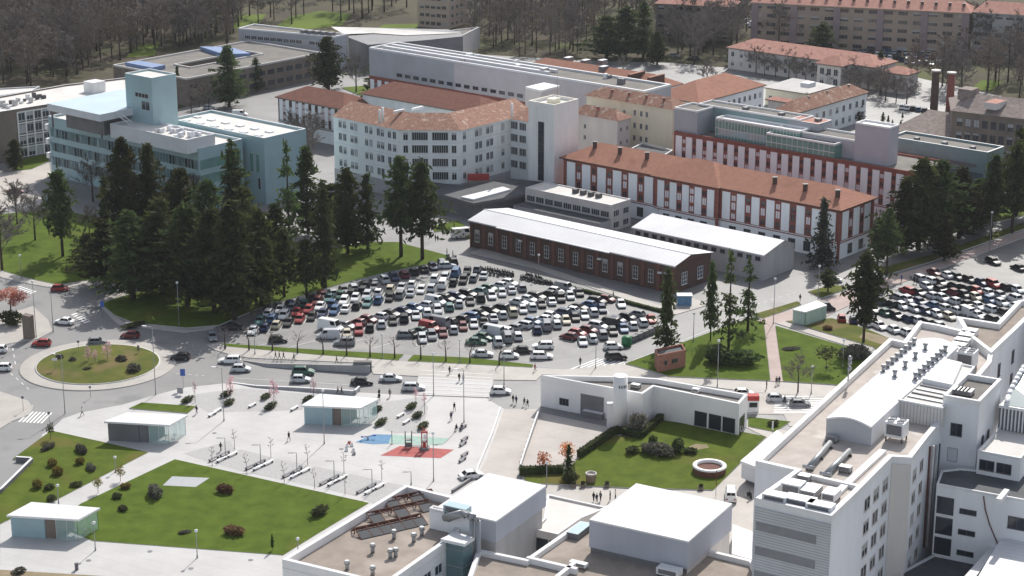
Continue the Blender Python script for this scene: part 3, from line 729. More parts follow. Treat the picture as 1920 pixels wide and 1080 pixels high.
b = MB(); q = W(783, 203, 18); b.box(q, D2*2.2, D1*.4, UP*.35, 'white_metal'); b.build('skylight', COL.objects['dull_red_wing'])
# --- research bar
P = W(692, 92, 19); d = -D1; Ln = along(P, d, 1208); dp = along(P, D2, 745)
Q = [P + d*Ln, P, P + D2*dp, P + d*Ln + D2*dp]
r = building('research_bar', Q, 'long grey clad block with white parapet roof over a brick and white base')
body(r, Q, 0, 19, 'bar_grey'); flat_roof(r, Q, 19, .6, .8, 'grey_clad', 'grey_roof', 'white_roof')
u1 = along(P, d, 852); b = MB(); wall_slab(b, Q[1], Q[0], u1, Ln, 10.05, 18.9, .1, 'bar_lilac'); b.build('lilac_cladding', r)
b = MB(); wall_slab(b, Q[1], Q[0], 0, Ln, 0, 9.2, .1, 'brick'); wall_slab(b, Q[1], Q[0], 0, Ln, 9.2, 10.05, .3, 'brick'); b.build('brick_base', r)
b = MB(); n_ = 34
for i in range(n_): wall_slab(b, Q[1], Q[0], Ln*i/n_+.4, Ln*i/n_+2.2, .5, 8.9, .2, 'facade_white')
b.build('panel', r)
windows(r, Q[1], Q[0], [Ln*i/n_+3.2 for i in range(n_-1)], [5.9, 2.8], 1.1, 1.7, out=.12, panes=(('glass', .42), ('glass_blind', .16), ('half', .24), ('third', .18)))
windows(r, Q[1], Q[0], [u for u in spread(Ln, 20, 14, 30)], [11.3], 2.2, 1.0, out=.12, frame='dark_frame', sill=False)
b = MB()
for o in (3.5, 7.5):
    a_, c_ = Q[1] + D2*o + d*3, Q[0] + D2*o - d*Ln*.35; b.prism([a_, c_, c_+D2*1.2, a_+D2*1.2], 19, 20.0, 'grey_clad', 'white_roof')
b.build('roof_upstand', r)
for k in range(8):
    q = Q[1] + d*(Ln*random.uniform(.25, .9)) + D2*random.uniform(2, dp-2); roof_box(r, Vector((q.x, q.y, 19)), random.uniform(.6, 1.6), random.uniform(.5, 1.2), random.uniform(.9, 1.8), random.choice(['metal', 'white_metal', 'dark_clad']))
# --- cream blocks
P = W(1261, 205, 18.5); Q = rect(P, D1, 1100, D2, 1290)
r = building('cream_block', Q, 'cream rendered block with old pink tile roof behind the front pavilion')
body(r, Q, 0, 18.5, 'cream_wall')
b = MB(); b.hip(Q, .6, 18.5, 2.6, 4, 'tile_old'); b.build('roof', r)
L = (Q[1]-Q[0]).length
windows(r, Q[0], Q[1], [9.2, 11.2, 13.6], [3.5, 7.3, 11.1, 14.9], .8, 1.5, panes=(('glass', 1),)); windows(r, Q[0], Q[1], [17.5, 21.0], [14.8, 11], .7, 1.1); windows(r, Q[0], Q[3], [2.2], [2.5, 6.5, 10.5, 14.5], .8, 1.2)
for k in range(4):
    q = Q[0].lerp(Q[1], .15+.2*k) + D2*2.2; q.z = 19.3; chimney(r, q, 1.5, 'brick', .35)
P = W(1158, 226, 15.5); Q = rect(P, D1, 1070, D2, 1182)
r = building('pale_annex', Q, 'pale pinkish annex with old tile roof between stair tower and cream block')
body(r, Q, 0, 15.5, 'pale_wall'); b = MB(); b.hip(Q, .6, 15.5, 2.4, 4, 'tile_old'); b.build('roof', r)
windows(r, Q[0], Q[1], [12.0, 15.0], [11.5, 8.2], .8, 1.2); windows(r, Q[0], Q[3], [1.6, 4.6], [4, 8, 12], .8, 1.1)
q = Q[0].lerp(Q[1], .5) + D2*2; q.z = 16.4; chimney(r, q, 1.6, 'brick', .35)
Q = [W(x, y, 9) for x, y in ((1180, 280), (1245, 292), (1262, 282), (1205, 268))]
r = building('court_roof', Q, 'dark flat roof of the small court annex below the cream block'); body(r, Q, 0, 8.6, 'grey_wall'); flat_roof(r, Q, 8.6, .5, .4, 'pale_wall', 'dark_roof', 'white_roof')
Q = [W(x, y, 24) for x, y in ((985, 160), (1015, 167), (1050, 158), (1020, 152))]
r = building('pale_lift_house', Q, 'small pale lift house with white slab roof behind the stair tower'); body(r, Q, 0, 23, 'pale_wall')
b = MB(); b.prism(offset_line(Q, 0), 23, 23.6, 'white_wall', 'white_roof'); b.build('roof_slab', r)
# --- ranges at the back
r, Q = tiled_range('hip_roof_ward', 'ward with broad red hip roof behind the glazed penthouses', W(1309, 192, 9.5), D2, 1432, D1, 1228, 9.5, 4.6, 11, 'tile_new', 'facade_white', 12, zs=(1.5, 5.6), sides=(0,))
r, Q = tiled_range('red_roof_range', 'long red tiled range showing behind the grey research block', W(1226, 169, 9.5), D1, 975, D2, 15.0, 9.5, 3.6, 6, 'tile_new', 'facade_white')
for u in (.02, .16):
    q = Q[0] + D1*((Q[1]-Q[0]).length*u); b = MB(); a_ = q - D2*.6; c_ = q + D2*7.5
    b.prism([a_, a_+D1*1.2, c_+D1*1.2, c_], 9, 13.6, 'dark_brick', 'tile_new'); b.build('fire_wall', r)
for px, py in ((1066, 115), (1098, 120), (1130, 120), (1132, 132)):
    roof_box(r, W(px, py, 12), 1.6, 1.0, 1.5, 'dark_clad', 'white_roof', name='dormer')
r, Q = tiled_range('grey_hip_barrack', 'low barrack with pale grey hip roof beyond the hip roof ward', W(1514, 175, 6), D1, 1436, D2, 1562, 6, 2.6, 6, 'membrane', 'cream_wall', 5, zs=(1.6,))
roof_box(r, W(1515, 163, 8.2), 2.2, 1.6, 1.6, 'grey_clad', 'white_roof')
r, Q = tiled_range('blue_window_range', 'tiled range with pale wall and blue windows near the far car park', W(1487, 213, 9.5), D2, 1625, D1, 1452, 9.5, 3.2, 6, 'tile_old', 'cool_wall', 11, w=1.4, h=1.9, zs=(1.4, 5.4))
for u in (.3, .55, .85):
    q = Q[0].lerp(Q[1], u) + D1*3; q.z = 10.8; chimney(r, q, 1.6, 'brick', .4)
r, Q = tiled_range('small_pink_annex', 'tiny annex with pink tile roof left of the blue window range', W(1488, 193, 10), D1, 1440, D2, 1500, 10, .8, 2, 'tile_pink', 'pale_wall')
r, Q = tiled_range('pink_roof_school', 'long two storey school with pale pink tile roof among bare trees', W(1640, 126, 8), D1, 1366, D2, 15.0, 8, 3.0, 7, 'tile_pink', 'pale_wall', 16, zs=(1.4, 4.8))
r, Q = tiled_range('pink_roof_pavilion', 'square pavilion with pink hip roof in front of the long school', W(1577, 124, 8.5), D1, 1533, D2, 1600, 8.5, 2.6, 4, 'tile_pink', 'pale_wall', 3, w=1.6, h=2.2, zs=(1.4, 4.8))
r, Q = tiled_range('red_edge_house', 'small house with faded red roof left of the twin chimneys', W(1700, 140, 7), D1, 1655, D2, 1722, 7, 1.8, 4, 'tile_pink', 'pale_wall', 3, zs=(1.2, 4.2))
# --- grey tiled boiler house with two stacks
Q = [W(x, y, 14) for x, y in ((1786, 207), (2010, 233), (1990, 205), (1782, 184))]
r = building('boiler_house', Q, 'big grey tiled building with dark shaded front at the right edge')
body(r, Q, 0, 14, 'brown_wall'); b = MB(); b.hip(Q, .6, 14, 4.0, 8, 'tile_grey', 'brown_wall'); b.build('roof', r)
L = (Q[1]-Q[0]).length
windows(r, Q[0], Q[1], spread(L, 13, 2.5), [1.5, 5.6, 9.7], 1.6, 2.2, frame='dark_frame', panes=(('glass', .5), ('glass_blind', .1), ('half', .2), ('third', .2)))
roof_box(r, W(1815, 186, 16), 2.6, 2.2, 3.4, 'tile_grey', 'tile_grey', name='roof_lantern'); roof_box(r, W(1866, 202, 15.5), 3.4, 2.0, 2.0, 'pale_wall', 'tile_pink', name='dormer')
Q = [W(1668, 243, 5), W(1776, 262, 5), W(1776, 262, 5) + D2*14, W(1668, 243, 5) + D2*14]
r = building('slate_shed', Q, 'shed with a single broad grey slate slope under the dark stack')
body(r, Q, 0, 5, 'brown_wall'); b = MB(); a_, c_ = (Q[3]+UP*5).lerp(Q[2]+UP*5, .3), Q[2]+UP*5
b.face([Q[0]-D2*.5, Q[1]-D2*.5, c_, a_], 'tile_grey'); b.face([Q[1]-D2*.5, Q[2], c_], 'brown_wall'); b.face([Q[0]-D2*.5, a_, Q[3]], 'tile_grey'); b.face([Q[3], a_, c_, Q[2]], 'tile_grey'); b.build('roof', r)
for nm, lab, x, y0, yt, m in (('chimney_stack', 'tall dark brown brick stack with pale cap beside the slate shed', 1750, 206, 131, 'dark_brick'), ('chimney_stack', 'tall red brick stack with pale cap behind the boiler house', 1780, 196, 135, 'brick')):
    p = W(x, y0 + 12, 0); z = ztop(p, yt); t = thing(nm, p, lab, 'chimney', 'twin boiler house stacks')
    b = MB(); b.tube(p, (p.x, p.y, z-.5), 1.35, 1.25, m, 16); b.build('shaft', t); b = MB(); b.tube((p.x, p.y, z-.5), (p.x, p.y, z), 1.6, 1.6, 'pale_wall', 16); b.build('cap', t)
# --- apartment blocks at the top of the picture
M['block_wall'] = mat('block_wall', (.36, .29, .235), .85, var=.1, scale=.3); M['bay_wall'] = mat('bay_wall', (.28, .22, .235), .85, var=.08, scale=.3)
M['flats_wall'] = mat('flats_wall', (.50, .40, .32), .85, var=.08, scale=.3)
def flats(name, label, a, c, z, depth, bays, floors, wallm, roofm, rise=3, recess=0, tilt=None, z0=0, w=None):
    A_, B_ = (W(*a, z), W(*c, z)) if rise else (W(*a, 0), W(*c, 0)); d_, n_, l_ = wall_dir(A_, B_); bk = -n_*depth
    Q = [A_, B_, B_+bk, A_+bk]
    r = building(name, Q, label)
    body(r, Q, 0, z, wallm)
    b = MB(); b.hip(Q, .7, z, rise, 4, roofm, wallm) if rise else b.prism(Q, z, z+.4, wallm, roofm); b.build('roof', r)
    us = spread(l_, bays, 2.2)
    p = l_/bays; zs = [z0+1.2 + (z-z0)/floors*k for k in range(floors)]
    windows(r, A_, B_, us, zs, w or p*.62, 1.35, cols=3, frame=wallm, sill=False, panes=(('glass', .5), ('glass_blind', .1), ('half', .2), ('third', .2)))
    if recess:
        for i in range(recess+1):
            b = MB(); u = min(max(l_*i/recess, 1.3), l_-1.3); wall_slab(b, A_, B_, u-1.3, u+1.3, 0, z-.1, .5, 'bay_wall'); b.build('stair_bay', r)
    return r, Q
r, Q = flats('apartment_block', 'long brownish apartment block with pink roof and dark window bands', (1410, 4), (1818, 24), 17, 14, 15, 5, 'block_wall', 'tile_pink', 3.4, 5)
for k in range(16):
    q = Q[0].lerp(Q[1], (k+.5)/16) - perp(nv(Q[1].x-Q[0].x, Q[1].y-Q[0].y))*3.5; q.z = 18.2; chimney(r, q, 1.6, 'dark_brick', .5)
flats('balcony_block', 'darker apartment block with many glazed balconies at the top right corner', (1826, 22), (2000, 33), 17, 14, 9, 5, 'grey_wall', 'tile_pink', 3.4)
flats('far_terrace', 'far apartment terrace with pale red roof cut by the upper edge', (1230, 6), (1372, 13), 14, 14, 8, 4, 'brown_wall', 'tile_pink', 3)
r, Q = flats('tower_flats', 'tall beige apartment tower rising out of the top edge', (783, 50), (842, 55), 34, 16, 5, 10, 'flats_wall', 'grey_roof', 0)
windows(r, Q[1], Q[2], [3, 7, 11], [1.2+3.3*k for k in range(9)], 1.8, 1.4, sill=False)
# --- northern college buildings
Q = [W(x, y, 13) for x, y in ((447, 55), (627, 71), (652, 66), (476, 47))]
r = building('college_hall', Q, 'grey blue three storey college hall with flat pale roof at the top left')
body(r, Q, 0, 13, 'bar_grey'); flat_roof(r, Q, 13, .5, .6, 'grey_clad', 'grey_roof', 'white_roof')
windows(r, Q[0], Q[1], spread((Q[1]-Q[0]).length, 13, 4), [9.8, 5.8, 1.8], 2.4, 1.2, cols=3, sill=False, panes=(('glass', .75), ('glass_blind', .25)))
windows(r, Q[1], Q[2], [5], [3, 6.5, 10], 1.6, 1.2, panes=(('glass_blind', 1),))
for k in range(5): q = Q[0].lerp(Q[1], .5+.1*k).lerp(Q[2], .3); roof_box(r, Vector((q.x, q.y, 13)), 1.2, 1.0, 1.6, 'dark_clad')
Q = [W(x, y, 10) for x, y in ((653, 70), (690, 84), (800, 75), (868, 68), (862, 58), (780, 56), (700, 56), (655, 62))]
r = building('dark_auditorium', Q, 'dark grey angular auditorium with white folded roof beside the college hall')
body(r, Q, 0, 10, 'dark_clad')
b = MB(); b.face([W(645, 64, 10.6), W(700, 62, 10.3), W(760, 66, 10.2), W(862, 62, 10.2), W(840, 55, 11.2), W(700, 52, 11.2), W(620, 50, 11.2)], 'membrane'); b.build('roof', r)
Q = [W(x, y, 8) for x, y in ((800, 70), (868, 68), (900, 52), (850, 58))]
r = building('gatehouse_hall', Q, 'low pale hall with flat roof right of the dark auditorium'); body(r, Q, 0, 8, 'pale_wall'); flat_roof(r, Q, 8, .4, .4, 'pale_wall', 'grey_roof', 'white_roof')
windows(r, Q[0], Q[1], [8, 12], [1.5], 3, 4.5, cols=3, frame='dark_frame', sill=False)
P = W(350, 150, 9); Q = rect(P, D2, 604, D1, 212)
r = building('courtyard_building', Q, 'low grey flat roofed building round a dark open courtyard')
b = MB(); inn = b.parapet(Q, 0, 9, 15, 'brown_wall', 'grey_roof'); b.build('wall', r)
b = MB(); b.parapet(Q, 8.9, 9.6, .5, 'pale_wall', 'membrane'); o4 = [Vector((p.x, p.y, 0)) for p in inn]; b.parapet([cen(o4).lerp(p, 1.02) for p in o4], 8.9, 9.5, .5, 'pale_wall', 'membrane'); b.build('parapet', r)
L = (Q[1]-Q[0]).length
windows(r, Q[0], Q[1], spread(L, 14, 3), [1.6, 5.4], 3.0, 1.6, cols=4, frame='dark_frame', sill=False)
for pts in (((235, 121), (262, 118), (310, 126), (285, 131)), ((375, 91), (432, 92), (470, 104), (420, 106))):
    b = MB(); b.prism([W(x, y, 9.6) for x, y in pts], 9.05, 10.4, 'blue_tarp', 'blue_tarp'); b.build('blue_roof_cover', r)
# --- white roofed clinic on the left edge
Q = [W(x, y, 15) for x, y in ((-70, 224), (92, 198), (245, 174), (238, 148), (120, 162), (-70, 196))]
r = building('framed_clinic', Q, 'white roofed clinic with gridded white frame front at the left edge')
body(r, Q, 0, 15, 'brown_wall'); flat_roof(r, Q, 15, .5, .5, 'brown_wall', 'membrane', 'grey_clad')
L = (Q[1]-Q[0]).length; b = MB()
u0 = L*.62
for i in range(5): wall_slab(b, Q[0], Q[1], u0+(L-u0)*i/4-.15, min(L, u0+(L-u0)*i/4+.15), .5, 14.5, .25, 'white_wall')
for z in (3.5, 7.2, 10.9, 14.3): wall_slab(b, Q[0], Q[1], u0, L, z, z+.3, .27, 'white_wall')
b.build('grid_frame', r)
windows(r, Q[0], Q[1], [u0+(L-u0)*(i+.5)/4 for i in range(4)], [.9, 4.5, 8.2, 11.9], (L-u0)/4*.78, 2.2, cols=2, panes=(('glass', .5), ('glass_blind', .1), ('half', .2), ('third', .2)))
for k in range(14):
    q = W(random.uniform(2, 78), random.uniform(178, 205), 15); q = W(4+k*6, 206-k*1.6+random.uniform(-8, 2), 15)
    roof_box(r, q, random.uniform(.3, .8), random.uniform(.3, .8), random.uniform(.8, 1.8), random.choice(['white_metal', 'metal', 'dark_metal']))
roof_box(r, W(178, 172, 15), 2.4, 2.4, 3.4, 'white_wall', 'white_roof', name='lift_head')
Q = [W(x, y, 13) for x, y in ((-40, 188), (60, 172), (75, 164), (-40, 170))]
r = building('far_clinic_wing', Q, 'second white flat roof showing behind the framed clinic'); body(r, Q, 0, 13, 'grey_wall'); flat_roof(r, Q, 13, .4, .4, 'grey_wall', 'membrane', 'grey_clad')
# ------------------------------------------------------------------ new hospital in the foreground
LOUV = stripes(mat('louvre', (.54, .56, .57), .6, var=.06, scale=.3), (0, 0, 1), .42, .1, .6); M['louvre'] = LOUV
RIB = stripes(mat('rib_clad', (.62, .615, .60), .6, var=.08, scale=.3), (E1.x, E1.y, 0), .55, .14, .6); M['rib_clad'] = RIB
SHEET = stripes(mat('sheet_roof', (.62, .62, .635), .55, var=.07, scale=.12, spec=.35, spots=((.54, .53, .52), .2, .64)), (E2.x, E2.y, 0), 1.25, .12, .82); M['sheet_roof'] = SHEET
M['ward_wall'] = mat('ward_wall', (.82, .825, .84), .75, var=.07, spots=((.70, .70, .70), .35, .66), scale=.25, streak=(1, 1, .25)); M['ward_pier'] = mat('ward_pier', (.68, .64, .60), .8, var=.06, scale=.3, streak=(1, 1, .25))
M['band_grey'] = mat('band_grey', (.26, .265, .275), .5, var=.12, scale=.5)
Z = 26.0
def pz(l, z): return [W(x, y, z) for x, y in l]
PA = pz([(1416, 876), (1490, 893), (1416, 946), (1559, 980), (1600, 941), (1672, 868), (1709, 870), (1742, 827), (1858, 690), (1862, 668), (1815, 632), (1758, 618), (1722, 612), (1693, 650), (1667, 644)], Z)
r = building('ward_block', PA, 'tall white ward block with barrel roofed hall on top at the right edge')
WARD = r
body(r, PA, 0, Z, 'ward_wall'); flat_roof(r, PA, Z, 1.0, .8, 'white_wall', mat('ward_roof', (.50, .45, .41), .9, scale=.3, col2=(.42, .375, .34), spec=.15, spots=((.56, .52, .48), .2, .58)), 'white_roof')
b = MB(); wall_slab(b, PA[2], PA[3], 0, (PA[3]-PA[2]).length, 0, Z-.2, .12, 'louvre'); b.build('louvred_front', r)
for z in (22.2, 18.4, 14.6, 10.8): 
    b = MB(); wall_slab(b, PA[2], PA[3], .3, (PA[3]-PA[2]).length*.82, z, z+1.3, .16, 'band_grey'); b.build('window_band', r)
def colx(A, B, px): 
    d, n, L = wall_dir(A, B); return along(A, d, px)
rows = [22.5-3.66*k for k in range(7)]
windows(r, PA[4], PA[5], [colx(PA[4], PA[5], x) for x in (1627, 1644, 1661)], rows, 2.3, 1.9, cols=2, frame='ward_pier', split=True, panes=(('glass', .4), ('half', .25), ('third', .25), ('glass_blind', .1)))
windows(r, PA[6], PA[7], [colx(PA[6], PA[7], x) for x in (1716, 1729)], rows, 1.9, 1.9, cols=2, frame='ward_pier', split=True, panes=(('glass', .4), ('half', .25), ('third', .25), ('glass_blind', .1)))
b = MB(); wall_slab(b, PA[5], PA[6], 0, (PA[6]-PA[5]).length, 0, Z-.1, .15, 'ward_pier'); b.build('pier', r)
b = MB(); a_, c_ = W(1490, 893, Z), W(1612, 921, Z); b.prism([a_, c_, c_+E2*.7, a_+E2*.7], Z, Z+.7, 'white_wall', 'white_roof'); b.build('roof_divider', r)
b = MB(); a_, c_ = W(1560, 945, Z), W(1662, 850, Z); b.prism([a_, c_, c_+E1*1.1, a_+E1*1.1], Z, Z+.55, 'white_wall', 'white_roof'); b.build('gutter_wall', r)
for k, (px, m, rr) in enumerate(((1745, 'rust', .16), (1751, 'pale_wall', .2), (1757, 'galv', .22), (1763, 'dark_metal', .15))):
    q = W(px, 826 - (px-1745)*.3, Z); b = MB(); b.tube((q.x, q.y, 8), (q.x, q.y, Z-1), rr, rr, m, 8); b.build('riser_pipe', r)
M['hall_grey'] = mat('hall_grey', (.47, .48, .505), .7, var=.06, scale=.3, streak=(1, 1, .3)); M['box_wall'] = mat('box_wall', (.42, .44, .50), .7, var=.06, scale=.3, streak=(1, 1, .25))
# barrel roofed hall
A0, A1 = W(1548, 819, Z+.06), W(1633, 836, Z+.06)
Lv = along(A1+UP*3, E2, 1797); e1 = (A0-A1); e1.z = 0; wv = e1.length; e1.normalize()
b = MB(); n = 10
sec = [A1 + e1*(wv*i/n) + UP*(3.1 + .85*math.sin(math.pi*i/n)) for i in range(n+1)]
b.face([A1, A1+E2*Lv, A1+E2*Lv+UP*3.1, A1+UP*3.1], 'ward_wall'); b.face([A1+e1*wv, A1+e1*wv+E2*Lv, A1+e1*wv+E2*Lv+UP*3.1, A1+e1*wv+UP*3.1], 'ward_wall')
b.face([A1] + sec + [A1+e1*wv], 'hall_grey'); b.face([p+E2*Lv for p in [A1] + sec + [A1+e1*wv]], 'grey_clad')  # front end greyed for its shading; the long sides keep the white
b.build('barrel_hall', r)
b = MB()
for p, q in zip(sec, sec[1:]): b.face([p-E2*.3+UP*.06, p+E2*(Lv+.3)+UP*.06, q+E2*(Lv+.3)+UP*.06, q-E2*.3+UP*.06], 'sheet_roof')
for p, q in zip(sec, sec[1:]): b.face([p-E2*.3+UP*.06, q-E2*.3+UP*.06, q-E2*.3-UP*.2, p-E2*.3-UP*.2], 'white_metal')
b.build('barrel_roof', r)
BZ = lambda f: Z + 3.15 + .85*math.sin(math.pi*f)
def roof_thing(name, p, hx, hy, h, label, cat, group=None, m='white_metal', d=None, fans=0, legs=.35, panel='dark_clad'):
    """air handling machine on short legs: casing, grilles, fans"""
    d = d or E1; e = perp(d); t = thing(name, p, label, cat, group)
    b = MB(); b.box(p+UP*(legs+(h-legs)/2), d*hx, e*hy, UP*((h-legs)/2), m); b.build('casing', t)
    b = MB()
    for i in (-1, 1):
        for j in (-1, 1): b.box(p+d*(hx*.85*i)+e*(hy*.85*j)+UP*(legs/2), d*.1, e*.1, UP*(legs/2), 'dark_metal')
    b.build('base_frame', t)
    b = MB(); b.box(p+UP*(legs+(h-legs)*.52)+e*(hy+.03) if (e*1).y < 0 else p+UP*(legs+(h-legs)*.52)-e*(hy+.03), d*(hx*.8), e*.03, UP*((h-legs)*.33), panel); b.build('grille', t)
    for k in range(fans):
        i, j = k % 2, k // 2; nj = max(1, (fans+1)//2)
        q = p + d*(hx*(-.5+i)) + e*(hy*(-1+(2*j+1)/nj)) + UP*h
        b = MB(); b.tube(q, q+UP*.22, hx*.38, hx*.38, m, 12, False); b.tube(q+UP*.02, q+UP*.05, hx*.36, hx*.36, 'dark_metal', 12); b.build('fan', t)
    return t
# ventilators on the barrel roof
def vent_mesh():
    b = MB(); b.abox(-.42, -.35, 0, .42, .35, .25, 'galv'); b.tube((0, 0, .25), (0, 0, 1.0), .3, .3, 'metal', 10); b.tube((0, 0, 1.0), (0, 0, 1.35), .46, .3, 'galv', 10); return b.mesh('roof_vent')
VM = vent_mesh()
def vents(ps, text):
    for i, p in enumerate(ps):
        o = bpy.data.objects.new('roof_vent', VM); COL.objects.link(o); o.location = p; o.rotation_euler.z = math.atan2(E1.y, E1.x)
        tag(o, text % ORD[i+1], 'roof vent', 'roof ventilators on the barrel roof')
def onbarrel(f, s): 
    p = A1 + e1*(wv*f) + E2*s; p.z = BZ(f); return p
s0 = along(sec[0], E2, 1740); s1 = along(sec[0], E2, 1788)
vents([onbarrel(.12, s0 - 4 + (s1-s0+2)*k/7) for k in range(8)], 'small grey roof ventilator, %s of the close row on the right side of barrel roof')
vents([onbarrel(.5, s0 - 6 + 5.2*k) for k in range(4)], 'small grey roof ventilator, %s of four down the middle of barrel roof')
vents([onbarrel(.9, s0 - 3 + (s1-s0+2)*k/7) for k in range(8)], 'small grey roof ventilator, %s of the close row on the left side of barrel roof')
# white plant blocks and sunken roof shaft
C = pz([(1684, 752), (1768, 768), (1828, 690), (1772, 677)], 29.2)
b = MB(); b.prism(C, Z+.06, 29.2, 'rib_clad', 'membrane'); b.parapet(C, 29.1, 29.5, .3, 'white_metal', 'white_roof'); b.build('plant_block', r)
b = MB(); c2 = [C[0].lerp(C[1], .1).lerp(C[3], .45), C[0].lerp(C[1], .75).lerp(C[2], .45), C[2].lerp(C[3], .35).lerp(C[0], .04), C[3].lerp(C[0], .04)]
b.prism(c2, 29.2, 30.0, 'white_metal', 'sheet_roof'); b.build('plant_block_upper', r)
for k in range(5): 
    q = C[0].lerp(C[3], .12+.09*k); b = MB(); q2 = C[1].lerp(C[2], .12+.09*k); b.box((q+q2)/2+UP*.12, (q2-q)*.42, E2*.12, UP*.1, 'dark_clad' if k % 2 else 'galv'); b.build('seam_cover', r)
Dq = rect(W(1837, 757, 30.5), E1, 1768, E2, 1878)
body(r, Dq, 0, 30.0, 'ward_wall', 'shaft_wall'); b = MB(); b.parapet(Dq, 29.95, 30.9, .55, 'white_wall', 'white_roof'); b.build('shaft_parapet', r)
b = MB(); b.face([Vector((p.x, p.y, 30.04)) for p in Dq], 'grey_roof'); b.build('shaft_roof', r)
for k in range(5):
    q = Dq[0].lerp(Dq[1], .2+.15*k).lerp(Dq[2], .35); q.z = 30.05; roof_thing('condenser', q, .45, 1.0, .9, 'small pale condenser, %s from the right in the sunken shaft roof' % ORD[k+1], 'air conditioner', 'condensers in the shaft roof', 'galv', legs=.2)
windows(r, Dq[0], Dq[1], [colx(Dq[0], Dq[1], 1797)], [24.6], 1.7, 1.9, cols=2, frame='dark_frame'); windows(r, Dq[0], Dq[1], [colx(Dq[0], Dq[1], 1793)], [20.2], 1.5, 2.1, cols=1, frame='galv', panes=(('grey_clad', 1),), sill=False, name='door')
windows(r, Dq[0], Dq[3], [3.0, 6.0], [21.5], .9, 2.6, frame='dark_frame')
# stepped court wing with three big windows
G = pz([(1756, 909), (1940, 943), (2000, 900), (1800, 880), (1765, 884)], 20)
body(r, G, 0, 19.9, 'ward_wall', 'court_wing'); flat_roof(r, G, 19.92, .25, .3, 'white_wall', 'dark_roof', 'white_roof', 'court_roof')
windows(r, G[0], G[1], [colx(G[0], G[1], 1775)], [15.4, 12.0, 8.6], 2.7, 2.9, cols=1, out=.03, frame='white_wall', split=True); windows(r, G[0], G[1], [colx(G[0], G[1], 1818)], [16.1, 12.65, 9.2], 2.5, .75, cols=2, frame='dark_frame', sill=False); windows(r, G[0], G[1], [colx(G[0], G[1], 1910)], [15.3], 2.6, 1.8, cols=2, frame='dark_frame')
b = MB(); d_, n_, L_ = wall_dir(G[0], G[1]); pts = [(1845, 19.6), (1850, 17.5), (1860, 15.2), (1872, 13.2), (1878, 12.2), (1879, 11)]
pp = []
for px, z in pts: q = G[0] + d_*colx(G[0], G[1], px) + n_*.15; q.z = z; pp.append(q)
for p, q in zip(pp, pp[1:]): b.tube(p, q, .09, .09, 'rust', 6)
b.build('red_drain_hose', r)
b = MB(); q = W(1880, 930, 20.3); b.box(q, E2*2.2, E1*.4, UP*.35, 'white_wall'); b.build('court_coping', r)
Hq = rect(W(1914, 862, 23.6), E1, 1833, E2, 1990)
body(r, Hq, 0, 23.5, 'ward_wall', 'gallery_wing'); flat_roof(r, Hq, 23.52, .3, .3, 'white_wall', 'membrane', 'white_roof', 'gallery_roof')
windows(r, Hq[0], Hq[1], [colx(Hq[0], Hq[1], 1852), colx(Hq[0], Hq[1], 1884)], [20.9], 2.2, 1.5, cols=2, frame='dark_frame')
Iq = rect(W(1935, 770, 27.6), E1, 1874, E2, 1985)
b = MB(); b.prism(Iq, 23.6, 27.6, 'dark_clad', 'white_roof'); b.build('slatted_link', r)
b = MB(); L_ = (Iq[1]-Iq[0]).length
for i in range(9): wall_slab(b, Iq[0], Iq[1], L_*i/9, L_*i/9+.22, 23.7, 27.4, .3, 'white_metal')
wall_slab(b, Iq[0], Iq[1], 0, L_, 27.3, 27.75, .4, 'white_metal'); b.build('slat_screen', r)
b = MB(); arc = [W(1887+33*t, 760-72*t**.7, 27.8+3*math.sin(t*1.5)) for t in [i/8 for i in range(9)]]
for p, q in zip(arc, arc[1:]): b.tube(p, q, .45, .45, 'white_metal', 8)
b.build('arched_rim', r)
b = MB(); b.face([arc[0], arc[3], arc[6], arc[8], W(1960, 690, 28), W(1960, 770, 27.8)], 'teal_glass'); b.build('glass_vault', r)
Fq = pz([(1793, 603), (1868, 615), (1908, 573), (2010, 560), (2010, 660), (1925, 608), (1858, 672), (1812, 636)], 26.4)
body(r, Fq, 0, 26.4, 'ward_wall', 'rear_wing'); flat_roof(r, Fq, 26.4, 1.0, .8, 'white_wall', 'gravel_roof', 'white_roof', 'rear_wing_roof')
windows(r, W(1858, 672, 26.4), W(1925, 608, 26.4), [5.5, 14], [21.5, 17.0], 1.3, 2.2, frame='dark_frame')
# curved corrugated canopy on the garden side
b = MB(); cp = pz([(1388, 864), (1420, 876), (1482, 826), (1457, 806)], 4.6)
b.prism(cp, 4.1, 4.6, 'white_metal', 'seam_roof', True); b.prism([cp[0].lerp(cp[2], .03), cp[1].lerp(cp[2], .03), cp[2], cp[3]], 1.2, 4.1, 'grey_clad', False); b.prism([cp[0].lerp(cp[2], .12), cp[1].lerp(cp[2], .12), cp[2], cp[3]], 0, 1.2, 'dark_clad', False); b.build('garden_canopy', r)  # dark bottom strip stands for the shade under the bay
